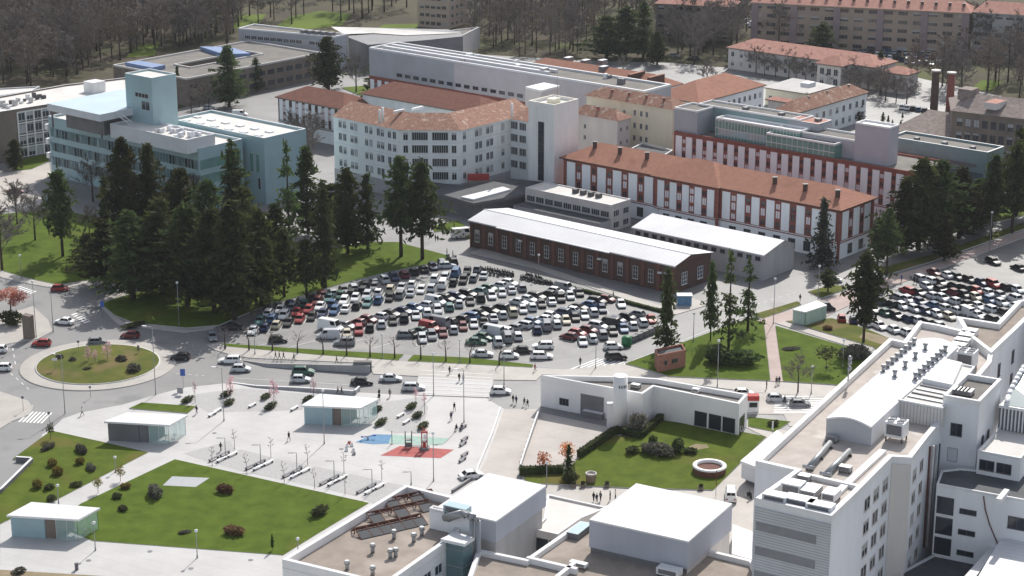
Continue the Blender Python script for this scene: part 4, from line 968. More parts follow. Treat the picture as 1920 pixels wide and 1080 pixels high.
# machines on the ward roof
zr = Z + .06
roof_thing('chiller', W(1680, 825, zr), 1.5, 1.3, 3.2, 'white box chiller with four roof fans standing beside the barrel hall front', 'chiller', 'roof chillers', fans=4, legs=.8)
roof_thing('chiller', W(1812, 690, zr), 1.5, 1.5, 3.2, 'white box chiller with six roof fans standing near the rear wing', 'chiller', 'roof chillers', fans=6, legs=.5)
for k, (px, py, hx, hy, h, m) in enumerate(((1455, 946, 1.8, 1.0, 1.7, 'white_metal'), (1487, 926, 1.5, 1.2, 1.9, 'white_metal'), (1500, 952, 2.2, 1.1, 1.6, 'white_metal'), (1538, 963, 1.9, 1.0, 1.6, 'white_metal'), (1520, 932, 1.2, 1.6, 1.5, 'galv'), (1558, 938, 1.0, 1.4, 1.5, 'white_metal'))):
    roof_thing('air_handler', W(px, py, zr), hx, hy, h, ['long white air handler at the front left corner of the low ward roof', 'tall white air handler behind the corner one on low ward roof', 'wide white air handler in the middle of the low ward roof', 'white air handler nearest the front right corner of low ward roof', 'grey duct box between the white air handlers on low ward roof', 'narrow white air handler by the right parapet of low ward roof'][k], 'air handler', 'machines on the low ward roof', m)
for k, (a, c, lab) in enumerate((((1516, 884), (1556, 838), 'fat grey insulated pipe, left one of two lying on the ward roof'), ((1548, 897), (1592, 853), 'fat grey insulated pipe, right one of two lying on the ward roof'))):
    p, q = W(*a, zr), W(*c, zr); t = thing('roof_pipe', p, lab, 'pipe', 'insulated pipes on the ward roof')
    b = MB(); b.tube(p+UP*.7, q+UP*.7, .42, .42, 'galv', 12); b.build('pipe_run', t)
    for f in (.05, .5, .95):
        s = p.lerp(q, f); b = MB(); b.box(s+UP*.2, E1*.6, E2*.15, UP*.2, 'dark_metal'); b.build('support', t)
    b = MB(); b.tube(p+UP*.7-E1*.9, p+UP*.7+E1*.9, .3, .3, 'galv', 10); b.build('elbow', t)
for k, (px, py, lab) in enumerate(((1508, 902, 'valve set at the lower end of left roof pipe'), (1585, 885, 'valve set beside the right roof pipe'), (1560, 828, 'valve set at the upper end of left roof pipe in the hall shadow'))):
    roof_thing('pump_set', W(px, py, zr), .9, .6, 1.0, 'small grey ' + lab, 'pump', 'pump sets on the ward roof', 'galv', legs=.3)
for k, (px, py) in enumerate(((1650, 705), (1630, 722))):
    o = MB(); p = W(px, py, zr); o.tube(p, p+UP*.5, .35, .35, 'dark_metal', 10); o.tube(p+UP*.5, p+UP*.6, .45, .45, 'dark_clad', 10); tag(o.build('roof_drain_cowl'), ['black round cowl nearer the garden tree on the narrow ward roof strip', 'black round cowl further down the narrow ward roof strip'][k], 'roof cowl', 'cowls on the narrow roof strip')
for k in range(5):
    roof_thing('air_handler', W(1790+k*7, 668-k*9, zr), 1.3, .9, 1.5, 'low %s air unit, %s of the cluster behind the plant block' % (['white', 'grey'][k % 2], ORD[k+1]), 'air handler', 'air units behind the plant block', ['white_metal', 'galv'][k % 2])
t = thing('roof_mast', W(1590, 712, Z+1), 'short grey antenna mast with dishes on the long ward parapet', 'antenna')
p = W(1590, 714, Z+1); b = MB(); b.tube(p, p+UP*4.2, .12, .09, 'galv', 6); b.build('pole', t)
for z, s in ((4.0, .5), (3.2, .45), (2.2, .5)): b = MB(); b.tube(p+UP*z, p+UP*z+Vector((.35, -.25, 0)), s, s*.7, 'galv', 10); b.build('dish', t)
# dark lower court and white roof at the lower right corner
Q = pz([(1690, 1075), (1752, 1042), (1862, 1062), (1800, 1130), (1690, 1130)], 8); r2 = building('court_annex', Q, 'low dark roofed annex in the shadow below the ward block')
body(r2, Q, 0, 8, 'ward_wall'); flat_roof(r2, Q, 8, .3, .3, 'ward_wall', 'dark_roof', 'white_roof')
Q = pz([(1820, 1108), (1874, 1018), (2000, 1000), (2000, 1130)], 13); r2 = building('white_roof_annex', Q, 'annex with bright white sheet roof in the lower right corner')
body(r2, Q, 0, 13, 'ward_wall'); b = MB(); b.prism(Q, 13, 13.4, 'white_metal', 'sheet_roof'); b.build('roof', r2)
Q = pz([(1795, 1090), (1868, 1008), (1874, 1016), (1812, 1100)], 12); b = MB(); b.prism(Q, 8.3, 11.5, 'dark_clad', 'white_roof'); b.build('gutter', r2)
# ------------------------------------------------------------------ long low block with gravel roof, lower left
LQ = pz([(529, 1052), (761, 912), (905, 948), (835, 1020), (723, 1099)], 13)
r = building('gravel_roof_block', LQ, 'white walled block with broad brown gravel roof and deep parapet, lower centre')
body(r, LQ, 0, 12, 'white_wall'); b = MB(); inn = b.parapet(LQ, 11.9, 13.3, .7, 'white_wall', 'white_roof'); b.build('parapet', r); b = MB(); b.face([Vector((p.x, p.y, 12.05)) for p in inn], 'gravel_roof'); b.build('roof', r)
L_ = (LQ[4]-LQ[3]).length
windows(r, LQ[3], LQ[4], [2.2, 5.4, 8.6], [9.0, 5.0], 1.9, 1.4, frame='grey_clad')
mq = rect(W(882, 973, 15.2), E1, 805, E2, 889); b = MB(); b.prism(mq, 12.06, 15.2, 'ward_wall', 'membrane'); b.parapet(mq, 15.1, 15.5, .25, 'white_wall', 'white_roof'); b.build('plant_room', r)
lq = pz([(832, 1011), (855, 1000), (885, 1008), (868, 1019)], 13.6); b = MB(); b.prism(lq, 0, 13.4, 'teal_glass', False); b.build('glass_lift', r)
lq2 = pz([(826, 1010), (854, 997), (889, 1008), (871, 1020)], 13.9); b = MB(); b.prism(lq2, 13.42, 13.9, 'white_metal', 'white_roof', True); b.build('lift_roof', r)
b = MB()
for i in range(5): b.parapet(lq, 1+2.8*i, 1.15+2.8*i, .05, 'frame')
b.build('lift_frame', r)
for k, (px, lab) in enumerate(((885, 'left of the two big grey duct pipes bending over the plant room'), (896, 'right of the two big grey duct pipes bending over the plant room'))):
    p = W(px, 983 + (px-885)*.2, 15.2); t = thing('duct_pipe', Vector((p.x, p.y, 0)), lab, 'duct', 'big duct pipes beside the glass lift')
    b = MB(); b.tube((p.x, p.y, 0), (p.x, p.y, 16.0), .42, .42, 'galv', 12); b.build('riser', t)
    top = Vector((p.x, p.y, 16.0)); q = top + E1*(2.0 + k*.4) + UP*.6 + E2*.4; b = MB(); b.tube(top, top+E1*.5+UP*.45, .42, .42, 'galv', 12); b.tube(top+E1*.5+UP*.45, q, .42, .42, 'galv', 12); b.tube(q, q+E1*3.2-UP*1.6, .42, .6, 'galv', 12); b.build('bend', t)
roof_thing('cooling_unit', mq[0].lerp(mq[1], .35)+(mq[3]-mq[0])*.4+UP*.05, 2.0, .9, 1.5, 'pale rounded cooling unit on the grey plant room roof', 'cooling unit', None, 'teal_panel')
Mq = rect(W(930, 977, 15.2), E2, 1024, E1, 818)
r = building('white_box_hall', Mq, 'smaller white box hall with clean white roof left of the bigger one')
b = MB(); b.prism(Mq, 11.6, 14.9, 'box_wall', False, True); b.build('wall', r); b = MB(); b.prism(Mq, 14.92, 15.2, 'white_metal', 'sheet_roof', True); b.build('roof', r)
b = MB(); ins = [cen(Mq).lerp(Vector((p.x, p.y, 0)), .93) for p in Mq]; b.prism(ins, 0, 11.6, 'grey_wall', False); b.build('lower_wall', r)
# solar racks and vents on the gravel roof
for k, (a, c, n) in enumerate((((668, 1004), (792, 976), 6), ((690, 975), (806, 949), 5), ((722, 949), (812, 930), 4))):
    p, q = W(*a, 12.06), W(*c, 12.06); d = (q-p).normalized(); e = perp(d); e = e if e.y < 0 else -e
    t = thing('solar_rack', p, ['front rusty steel rack with six dark tilted panels on gravel roof', 'middle rusty steel rack with dark tilted panels on gravel roof', 'rear rusty steel rack with dark tilted panels near the far parapet'][k], 'solar rack', 'rusty solar racks')
    l = (q-p).length/n
    for i in range(n):
        c0 = p + d*(l*(i+.5))
        if k and i % 2: continue
        b = MB(); b.box(c0+UP*.4+e*1.0, d*(l*.46), e*.9-UP*.3, (UP*.9+e*.3)*.04, 'dark_roof'); b.build('panel', t)
    b = MB()
    for i in range(n+1):
        c0 = p + d*(l*i); b.tube(c0+e*1.9, c0-e*.6+UP*1.0, .09, .09, 'rust', 5); b.tube(c0-e*.6, c0-e*.6+UP*1.0, .09, .09, 'rust', 5); b.tube(c0-e*.6+UP*1.0, c0-e*1.9, .09, .09, 'rust', 5)
    b.tube(p-e*.6+UP*1.0, q-e*.6+UP*1.0, .11, .11, 'rust', 5); b.tube(p-e*1.3+UP*.5, q-e*1.3+UP*.5, .09, .09, 'rust', 5); b.tube(p-e*1.9+UP*.1, q-e*1.9+UP*.1, .09, .09, 'rust', 5); b.tube(p+e*.1+UP*.75, q+e*.1+UP*.75, .09, .09, 'rust', 5); b.build('frame', t)
VT = ['alone nearest the front parapet', 'left of a pair in mid roof', 'boxy one of the mid roof pair', 'behind the mid roof pair', 'near the plant room shadow', 'tallest beside the plant room', 'by the lower front edge', 'in front of the solar rack end']
for k, (px, py) in enumerate(((651, 1068), (732, 1046), (742, 1044), (739, 1010), (776, 1016), (791, 1004), (699, 1078), (699, 1036))):
    p = W(px, py, 12.06); t = thing('vent_stack', p, 'squat grey metal roof vent ' + VT[k], 'roof vent', 'vents on the gravel roof')
    b = MB(); b.tube(p, p+UP*1.0, .32, .3, 'galv', 10); b.build('shaft', t); b = MB(); b.tube(p+UP*1.0, p+UP*1.5, .5, .34, 'metal', 10); b.build('cowl', t)
# ------------------------------------------------------------------ brown roofs and the big white box
NQ = pz([(986, 1057), (1088, 986), (1120, 992), (1330, 1040), (1412, 1060), (1450, 1140), (860, 1140), (895, 1038)], 10)
r = building('brown_roof_block', NQ, 'low block with brown gravel roof and white parapets around the big white box')
body(r, NQ, 0, 10, 'white_wall'); flat_roof(r, NQ, 10, .8, .7, 'white_wall', 'gravel_roof', 'white_roof')
b = MB(); q = W(1060, 1000, 10.1); b.box(W(1086, 995, 10.6), E2*2.4, E1*1.0, UP*.5, 'dark_clad', 'teal_panel'); b.build('skylight', r)
b = MB(); a_, c_ = W(986, 1056, 10.06), W(1080, 1078, 10.06); b.prism([a_, c_, c_+E2*.7, a_+E2*.7], 10.06, 11.0, 'white_wall', 'white_roof'); b.build('inner_parapet', r)
b = MB(); a_, c_ = W(1078, 1060, 10.06), W(1040, 1090, 10.06); b.prism([a_, c_, c_-E1*.7, a_-E1*.7], 10.06, 11.0, 'white_wall', 'white_roof'); b.build('inner_parapet', r)
roof_thing('vent_unit', W(1085, 1064, 10.06), 1.4, .5, .9, 'pale low vent unit on the brown roof near the inner parapet', 'roof vent')
roof_thing('air_handler', W(1255, 1080, 10.06), 1.8, .9, 1.4, 'white air handler on brown roof at the lower edge below the big box', 'air handler')
NB = rect(W(1291, 1015, 15.6), E1, 1105, E2, 1373)
r = building('big_white_box', NB, 'big white box hall with blank walls and clean white sheet roof')
b = MB(); b.prism(NB, 11.0, 15.3, 'box_wall', False, True); b.build('wall', r)
b = MB(); b.prism([p + (cen(NB)-Vector((p.x, p.y, 0))).normalized()*.0 for p in [q + UP*0 for q in NB]], 15.32, 15.6, 'white_metal', 'sheet_roof', True); b.build('roof', r)
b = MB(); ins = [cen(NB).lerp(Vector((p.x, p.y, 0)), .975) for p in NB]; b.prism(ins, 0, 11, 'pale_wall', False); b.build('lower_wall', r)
b = MB(); wall_slab(b, ins[0], ins[1], 0, (ins[1]-ins[0]).length, 10.1, 10.95, .06, 'dark_clad'); b.build('shadow_gap', r)  # dark glazed band under the overhang
# light terrace between the boxes
TQ = pz([(1000, 996), (1046, 1006), (1090, 975), (1140, 955), (1026, 930), (1020, 975)], 8)
r = building('light_terrace', TQ, 'pale flat terrace roof between the two white boxes'); body(r, TQ, 0, 8, 'pale_wall'); flat_roof(r, TQ, 8, .35, .4, 'pale_wall', 'membrane', 'white_roof')
windows(r, TQ[0], TQ[1], [1.6, 4.0], [4.6], 2.0, 2.4, cols=1, frame='dark_frame')
Q = pz([(1372, 1040), (1414, 1052), (1414, 1000), (1374, 985)], 2.5); r = building('white_yard_block', Q, 'low white yard wall block between big box and ward block'); body(r, Q, 0, 2.5, 'white_wall'); b = MB(); b.prism(Q, 2.52, 2.7, 'white_wall', 'white_roof'); b.build('roof', r)
# ------------------------------------------------------------------ wedge shaped service building
zw = 6.6
WQ = pz([(1014, 703), (1205, 738), (1226, 724), (1386, 757), (1402, 739), (1232, 709), (1182, 706)], zw)
r = building('wedge_service_building', WQ, 'white wedge plan service building with sunken roof and round white tower')
body(r, WQ, 0, zw-1.0, 'white_wall'); b = MB(); inn = b.parapet(WQ, zw-1.05, zw, .55, 'white_wall', 'white_roof'); b.build('parapet', r)
b = MB(); b.face([Vector((p.x, p.y, zw-.96)) for p in inn], 'grey_roof'); b.build('roof', r)
windows(r, WQ[0], WQ[1], [colx(WQ[0], WQ[1], 1058)], [1.2], 1.9, 1.3, cols=3, frame='dark_frame', sill=False)
windows(r, WQ[0], WQ[1], [colx(WQ[0], WQ[1], 1111)], [.05], 5.0, 4.2, cols=1, frame='grey_wall', panes=(('dark_clad', 1),), sill=False, name='gateway')
windows(r, WQ[2], WQ[3], [colx(WQ[2], WQ[3], x) for x in (1315, 1342, 1368)], [.4], 2.5, 2.9, cols=1, frame='dark_frame', sill=False)
windows(r, WQ[3], WQ[4], [2.2], [.4], 3.2, 2.9, cols=2, frame='dark_frame', sill=False)
p = W(1162, 803, 0); zt = ztop(p, 704)
b = MB(); b.tube((p.x, p.y, 0), (p.x, p.y, zt), 1.45, 1.35, 'white_wall', 24); b.build('round_tower', r)
b = MB()
for i in range(4):
    a = -1.75 + i*.33; q = Vector((p.x+1.4*math.cos(a), p.y+1.4*math.sin(a), zt-1.9)); b.box(q, Vector((-math.sin(a)*.13, math.cos(a)*.13, 0)), Vector((math.cos(a)*.03, math.sin(a)*.03, 0)), UP*.3, 'dark_clad')
b.build('tower_lettering', r)
b = MB(); b.box(p + Vector((-1.6, .2, 2.6)), Vector((.9, 0, 0)), Vector((0, .5, 0)), UP*2.6, 'white_wall'); b.build('tower_buttress', r)
b = MB(); b.box(W(1113, 782, 0)+UP*.6, E1*2.2, E2*.8, UP*.6, 'dark_clad', 'white_roof'); tag(b.build('loading_dock'), 'low white topped loading dock in front of the dark gateway', 'loading dock')
roof_thing('vent_unit', W(1192, 727, zw-.9), .9, .6, .8, 'small grey vent unit on the wedge building roof', 'roof vent', None, 'galv')
roof_thing('vent_unit', W(1305, 737, zw-.9), .7, .5, 1.0, 'white vent box on the long wing of wedge building', 'roof vent')
# pink brick substation
Q = [W(x, y) for x, y in ((1233, 700), (1285, 689), (1278, 677), (1227, 688))]
r = building('brick_substation', Q, 'small pink brick substation with dark sunken roof on the lawn')
M['pink_brick'] = mat('pink_brick', (.33, .17, .13), .9, scale=1.5, col2=(.25, .12, .09), spec=.15)
body(r, Q, 0, 3.4, 'pink_brick'); flat_roof(r, Q, 3.4, .5, .3, 'pink_brick', 'dark_roof', 'pink_brick')
windows(r, Q[0], Q[1], [2.0, 3.9, 4.7], [1.6], .55, .8, cols=1, frame='dark_frame', sill=False)
# ------------------------------------------------------------------ glass kiosks on the plaza
def kiosk(label, roof, za=4.1, solid=(.0, .5), tint='teal_panel', wood='brown_wall'):
    R = pz(roof, za); t = building('glass_kiosk', R, label, 'kiosk'); t['group'] = 'flat roofed glass kiosks'
    I = [cen(R).lerp(Vector((p.x, p.y, 0)), .93) for p in R]
    b = MB(); b.prism(R, za-.35, za, 'white_wall', 'white_roof', True); b.build('roof', t)
    f0, f1, f2, f3 = I
    P_ = lambda u, v: f0.lerp(f1, u).lerp(f3.lerp(f2, u), v)
    b = MB(); b.prism([P_(solid[0], .02), P_(solid[1], .02), P_(solid[1], .9), P_(solid[0], .9)], .14, za-.36, tint, wood); b.build('shutter_wall', t)
    b = MB(); b.prism([P_(solid[1]+.005, .06), P_(solid[1]+.18, .06), P_(solid[1]+.18, .85), P_(solid[1]+.005, .85)], .14, za-.36, wood, wood); b.build('timber_core', t)
    for (a, c, nm) in ((P_(solid[1]+.18, .0), f1, 'glass_front'), (f1, f2, 'glass_side'), (f2, P_(solid[1], 1), 'glass_back')):
        d, n, L = wall_dir(a, c); b = MB(); p, q = Vector((a.x, a.y, .16)), Vector((c.x, c.y, .16)); b.face([p, q, q+UP*(za-.54), p+UP*(za-.54)], 'clear_glass'); g = b.build(nm, t)
        b = MB(); k_ = max(2, int(L/1.4))
        for i in range(k_+1): s = p.lerp(q, i/k_); b.tube(s, s+UP*(za-.55), .035, .035, 'frame', 4)
        b.build('glazing_bar', t)
    for k_ in range(3):
        s = P_(.72+.1*k_, .3+.15*k_); b = MB(); b.abox(s.x-.3, s.y-.3, .86, s.x+.3, s.y+.3, .92, 'dark_clad'); b.tube((s.x, s.y, .15), (s.x, s.y, .88), .05, .05, 'dark_metal', 5); tag(b.build('cafe_table'), 'dark round cafe table inside the kiosk: ' + label.split(' kiosk')[0].strip(), 'table', 'tables inside ' + label[:40])
    return t
kiosk('glass corner kiosk at the lower left with pale blue shutter wall', [(12, 966), (147, 974), (188, 952), (59, 941)])
kiosk('dark fronted glass kiosk beside the clipped grass wedge', [(195, 790), (318, 797), (352, 778), (238, 773)], solid=(.0, .5), tint='dark_clad', wood='dark_clad')
kiosk('pale shuttered glass kiosk nearest the sunken road and playground', [(564, 760), (676, 765), (712, 747), (600, 738)])
# glass shelter on the pink path
R = pz([(1486, 580), (1510, 585), (1551, 572), (1532, 563)], 3.4); t = building('glass_pavilion', R, 'frosted green glass pavilion with white roof on the pink path', 'pavilion')
b = MB(); b.prism(R, 3.15, 3.4, 'white_wall', 'white_roof', True); b.build('roof', t)
I = [cen(R).lerp(Vector((p.x, p.y, 0)), .96) for p in R]; M['frosted'] = mat('frosted', (.40, .56, .50), .3, var=.1, scale=.5, spec=.5)
b = MB(); b.prism(I, .14, 3.14, 'frosted', False); b.build('glass_wall', t)
b = MB()
for a, c in ((I[0], I[1]), (I[1], I[2])):
    for i in range(6): s = a.lerp(c, i/5); b.tube((s.x, s.y, .14), (s.x, s.y, 3.14), .06, .06, 'frame', 4)
b.build('glazing_bar', t)
# round brick basin
p = W(1330, 886); t = thing('round_basin', p, 'round brick basin with wide white rim on the garden lawn', 'basin')
b = MB(); b.lathe(p, [(3.0, 0), (3.05, 1.25)], 'rust', 40); b.build('wall', t); b = MB(); b.lathe(p, [(3.1, 1.25), (3.1, 1.5), (2.35, 1.5), (2.35, 1.0)], 'white_wall', 40); b.build('rim', t); b = MB(); b.lathe(p, [(2.35, 1.0), (.01, .95)], 'rust', 40); b.build('basin_floor', t)
# retaining walls of the sunken road
def wall_line(name, label, pts, h0, h1, t, m, cap='white_roof', cat='wall'):
    b = MB(); P_ = [W(x, y) for x, y in pts]; n = len(P_)-1
    for i in range(n):
        a, c = P_[i], P_[i+1]; ha, hc = h0+(h1-h0)*i/n, h0+(h1-h0)*(i+1)/n; e = perp((c-a).normalized())*t
        for k in ((a, c, c+UP*hc, a+UP*ha), (a+e, c+e, c+e+UP*hc, a+e+UP*ha)): b.face(k, m)
        b.face([a+UP*ha, c+UP*hc, c+e+UP*hc, a+e+UP*ha], cap)
        b.face([c, c+e, c+e+UP*hc, c+UP*hc], m); b.face([a, a+e, a+e+UP*ha, a+UP*ha], m)
    return tag(b.build(name), label, cat)
wall_line('retaining_wall', 'grey retaining wall on the far side of the sunken road', [(458, 676), (500, 686), (580, 692), (694, 699)], .15, 1.7, .4, 'grey_wall', 'pavement')
wall_line('retaining_wall', 'white capped grey wall on the plaza side of the sunken road', [(432, 717), (480, 726), (560, 732), (664, 741)], .2, 1.1, .5, 'grey_wall')
wall_line('retaining_wall', 'short end wall closing the plaza side of sunken road', [(664, 741), (672, 733)], 1.1, 1.1, .4, 'grey_wall')
wall_line('ramp_wall', 'white edged dark wall of the sunken ramp at the left edge', [(-30, 945), (0, 925), (58, 868), (30, 866)], 1.0, 1.0, .5, 'dark_clad')
b = MB(); p = W(680, 696); b.box(p+UP*1.1, Vector((1.9, 0, 0)), Vector((0, .6, 0)), UP*1.1, 'dark_clad', 'grey_roof'); tag(b.build('road_portal'), 'dark portal hood at the end of the far retaining wall', 'portal')
wall_line('driveway_wall', 'low pale wall along the left side of the beige driveway', [(940, 770), (925, 815), (898, 880), (893, 898)], .8, .8, .3, 'white_wall')
wall_line('yard_wall', 'dark railed wall between beige driveway and yard', [(1013, 776), (1004, 800), (985, 855), (977, 880)], 1.3, 1.0, .3, 'grey_wall', 'white_roof')
wall_line('coping_wall', 'dark coping wall between driveway end and white box hall', [(846, 925), (882, 901)], .7, .7, .4, 'dark_clad', 'dark_clad')
wall_line('garden_kerb_wall', 'white parapet with grey face behind the light terrace', [(1022, 941), (1090, 955), (1128, 964)], 1.0, 1.0, .4, 'grey_wall')
wall_line('gate_pillar', 'tall narrow dark stone gate pillar beside the roundabout', [(52, 632), (66, 634)], 5.6, 5.4, 1.6, 'brown_wall', 'brown_wall', 'pillar')
# ------------------------------------------------------------------ vehicles
PAINT = {'white': (.78, .78, .77), 'silver': (.50, .52, .54), 'grey': (.20, .21, .225), 'black': (.018, .019, .022), 'dark blue': (.022, .035, .09), 'blue': (.05, .11, .22),
         'red': (.30, .03, .03), 'maroon': (.13, .02, .025), 'green': (.03, .10, .07), 'beige': (.50, .45, .34), 'teal': (.10, .20, .20)}
def paint(c):
    k = 'paint ' + c
    if k not in MATS:
        m = mat(k, PAINT[c], .42, var=0, spec=.35); m.node_tree.nodes['Principled BSDF'].inputs['Coat Weight'].default_value = .12
        m.node_tree.nodes['Principled BSDF'].inputs['Coat Roughness'].default_value = .08
    return MATS[k]
M['car_glass'] = mat('car_glass', (.010, .011, .014), .3, var=0, spec=.12); M['tyre'] = mat('tyre', (.02, .02, .02), .9, var=0); M['rim'] = mat('rim', (.35, .36, .37), .35, var=0, metal=.8)
M['lamp_red'] = mat('lamp_red', (.30, .015, .012), .3, var=0); M['lamp_clear'] = mat('lamp_clear', (.75, .77, .8), .2, var=0)
# length, width, height, bonnet end, screen base, roof front, roof rear, rear base, waist
KINDS_ = {'hatchback': (4.0, 1.74, 1.48, .82, .95, .30, -1.35, -1.93, .92), 'saloon': (4.5, 1.78, 1.44, .80, 1.0, .35, -1.0, -1.62, .90), 'estate': (4.6, 1.80, 1.50, .84, 1.05, .42, -1.78, -2.2, .93),
          'off-roader': (4.5, 1.85, 1.72, .98, 1.05, .5, -1.75, -2.15, 1.06), 'van': (4.9, 1.92, 2.05, 1.05, 1.55, 1.0, -2.3, -2.42, 1.15), 'large van': (5.6, 2.05, 2.5, 1.1, 2.0, 1.5, -2.7, -2.78, 1.3)}
CARM = {}
def car_meshes(kind, col):
    if (kind, col) in CARM: return CARM[(kind, col)]
    L, Wd, Hh, zb, xs, xr0, xr1, xb, zw_ = KINDS_[kind]; pm = paint(col); h = L/2; w = Wd/2
    b = MB()
    st = [(-h, .32, zb*.72, w*.86), (-h+.12, .24, zw_*.93, w*.95), (xb, .22, zw_, w), (xs, .22, zw_*.99, w), (h*.78, .22, zb*.9, w*.98), (h-.12, .24, zb*.72, w*.9), (h, .34, zb*.52, w*.78)]
    rings = [[Vector((x, -ww, z0)), Vector((x, -ww*1.0, z0+(z1-z0)*.55)), Vector((x, -ww*.93, z1)), Vector((x, ww*.93, z1)), Vector((x, ww, z0+(z1-z0)*.55)), Vector((x, ww, z0))] for x, z0, z1, ww in st]
    for a, c in zip(rings, rings[1:]):
        for i in range(6): b.face([a[i], c[i], c[(i+1) % 6], a[(i+1) % 6]], pm if i != 5 else 'tyre')
    b.face(rings[0], pm); b.face(rings[-1][::-1], pm)
    wl, wu = w*.91, w*.74
    lo = [Vector((xs, -wl, zw_-.02)), Vector((xs, wl, zw_-.02)), Vector((xb, wl, zw_-.02)), Vector((xb, -wl, zw_-.02))]
    hi = [Vector((xr0, -wu, Hh-.05)), Vector((xr0, wu, Hh-.05)), Vector((xr1, wu, Hh-.03)), Vector((xr1, -wu, Hh-.03))]
    for i in range(4): b.face([lo[i], lo[(i+1) % 4], hi[(i+1) % 4], hi[i]], pm)
    mid = [(p + (sum(hi, Vector())/4 - p)*.18) + UP*.06 for p in hi]
    for i in range(4): b.face([hi[i], hi[(i+1) % 4], mid[(i+1) % 4], mid[i]], pm)
    b.face(mid, pm)
    body_ = b.mesh('body')
    g = MB()
    def pane(i, s0, s1, t0, t1):
        a, c, d, e = lo[i], lo[(i+1) % 4], hi[(i+1) % 4], hi[i]; n = (c-a).cross(e-a).normalized()
        f = lambda s, t: a.lerp(c, s).lerp(e.lerp(d, s), t) + n*.015
        if (f(.5, .5) - (sum(lo, Vector())+sum(hi, Vector()))/8).dot(n) < 0: n = -n; f = lambda s, t: a.lerp(c, s).lerp(e.lerp(d, s), t) + n*.015
        g.face([f(s0, t0), f(s1, t0), f(s1, t1), f(s0, t1)], 'car_glass')
    pane(0, .05, .95, .08, .94)
    if 'van' in kind: pane(1, .05, .3, .2, .9); pane(3, .7, .95, .2, .9); pane(2, .08, .47, .35, .85); pane(2, .53, .92, .35, .85)
    else: pane(2, .06, .94, .12, .9); pane(1, .06, .5, .12, .9); pane(1, .53, .93, .12, .9); pane(3, .07, .47, .12, .9); pane(3, .5, .94, .12, .9)
    gm = g.mesh('glazing')
    l = MB()
    for s in (-1, 1): l.abox(-h-.02, s*w*.62-.16, zb*.55, -h+.16, s*w*.62+.16, zb*.55+.2, 'lamp_red')
    f_ = MB()
    for s in (-1, 1): f_.abox(h-.2, s*w*.58-.16, zb*.52, h+.005, s*w*.58+.16, zb*.52+.14, 'lamp_clear')
    CARM[(kind, col)] = (body_, gm); return CARM[(kind, col)]
wb = MB(); wb.tube((0, -.1, 0), (0, .1, 0), .32, .32, 'tyre', 14); wb.tube((0, -.115, 0), (0, .115, 0), .19, .19, 'rim', 10); WHEEL = wb.mesh('wheel'); wb = MB(); wb.tube((0, -.1, 0), (0, .1, 0), .32, .32, 'tyre', 14); TYRE = wb.mesh('wheel'); wb = MB(); wb.tube((0, -.115, 0), (0, .115, 0), .19, .19, 'rim', 10); RIM = wb.mesh('rim')
hb = MB(); hb.abox(-.05, -.17, -.07, .05, .17, .08, 'lamp_clear'); HEADL = hb.mesh('headlight')
tb = MB(); tb.abox(-.05, -.14, -.1, .05, .14, .12, 'lamp_red'); TAILL = tb.mesh('tail_light')
NCAR = [0]
def car(p, ang, kind, col, label, group=None, detail=2, cat='car'):
    NCAR[0] += 1
    t = thing('delivery_van' if 'van' in kind else 'car', p, label, 'van' if 'van' in kind else cat, group, ang); t.scale = (1.05, 1.06, 1.05)
    bm_, gm = car_meshes(kind, col); part('body', bm_, t); part('glazing', gm, t)
    L, Wd = KINDS_[kind][:2]
    if detail >= 1:
        for x in (-L*.31, L*.31):
            for y in (-Wd/2+.1, Wd/2-.1):
                if detail >= 2: part('rim', RIM, part('wheel', TYRE, t, (x, y, .32)))
                else: part('wheel', WHEEL, t, (x, y, .32))
    if detail >= 2:
        zb = KINDS_[kind][3]
        for s in (-1, 1): part('headlight', HEADL, t, (L/2-.03, s*Wd*.3, zb*.58)); part('tail_light', TAILL, t, (-L/2+.03, s*Wd*.34, zb*.72))
    return t
def ang_of(d): return math.atan2(d.y, d.x)
CW = [('white', 16), ('silver', 22), ('grey', 20), ('black', 22), ('dark blue', 8), ('blue', 4), ('red', 2), ('maroon', 2), ('green', 2), ('beige', 2), ('teal', 1)]
KW = [('hatchback', 50), ('saloon', 20), ('estate', 16), ('off-roader', 12), ('van', 2)]
def pick(wts):
    r = random.uniform(0, sum(w for _, w in wts))
    for k, w in wts:
        r -= w
        if r <= 0: return k
    return wts[0][0]
random.seed(11)
LINES = MB()
def row(p0, p1, n, axis, rowtext, back=2.15, skip=0.0, cols=None, kinds=None, jit=.12, z=.02, detail=1, group='cars parked in the main car park', flip=.5):
    P, Q = W(*p0), W(*p1)
    for i in range(n):
        col, kind = pick(CW), pick(KW)
        if cols and i < len(cols) and cols[i]: col = cols[i]
        if kinds and i in kinds: kind = kinds[i]
        a0 = P.lerp(Q, (i-.5)/max(1, n-1)) - axis*.2; a0.z = .045; e_ = perp(axis)*.06
        if detail: LINES.face([a0-e_, a0+axis*4.9-e_, a0+axis*4.9+e_, a0+e_], 'white_line')
        if random.random() < skip: continue
        p = P.lerp(Q, i/max(1, n-1)) + axis*(back + (.4 if 'van' in kind else 0) + random.uniform(-.25, .25)) + Vector((random.uniform(-jit, jit), random.uniform(-jit, jit), 0)); p.z = z
        a = ang_of(-axis) + random.uniform(-.03, .03) + (math.pi if random.random() < flip else 0)
        lab = '%s %s, %s from left in %s' % (col, kind, ORD[i+1], rowtext)
        car(p, a, kind, col, lab, group, detail)
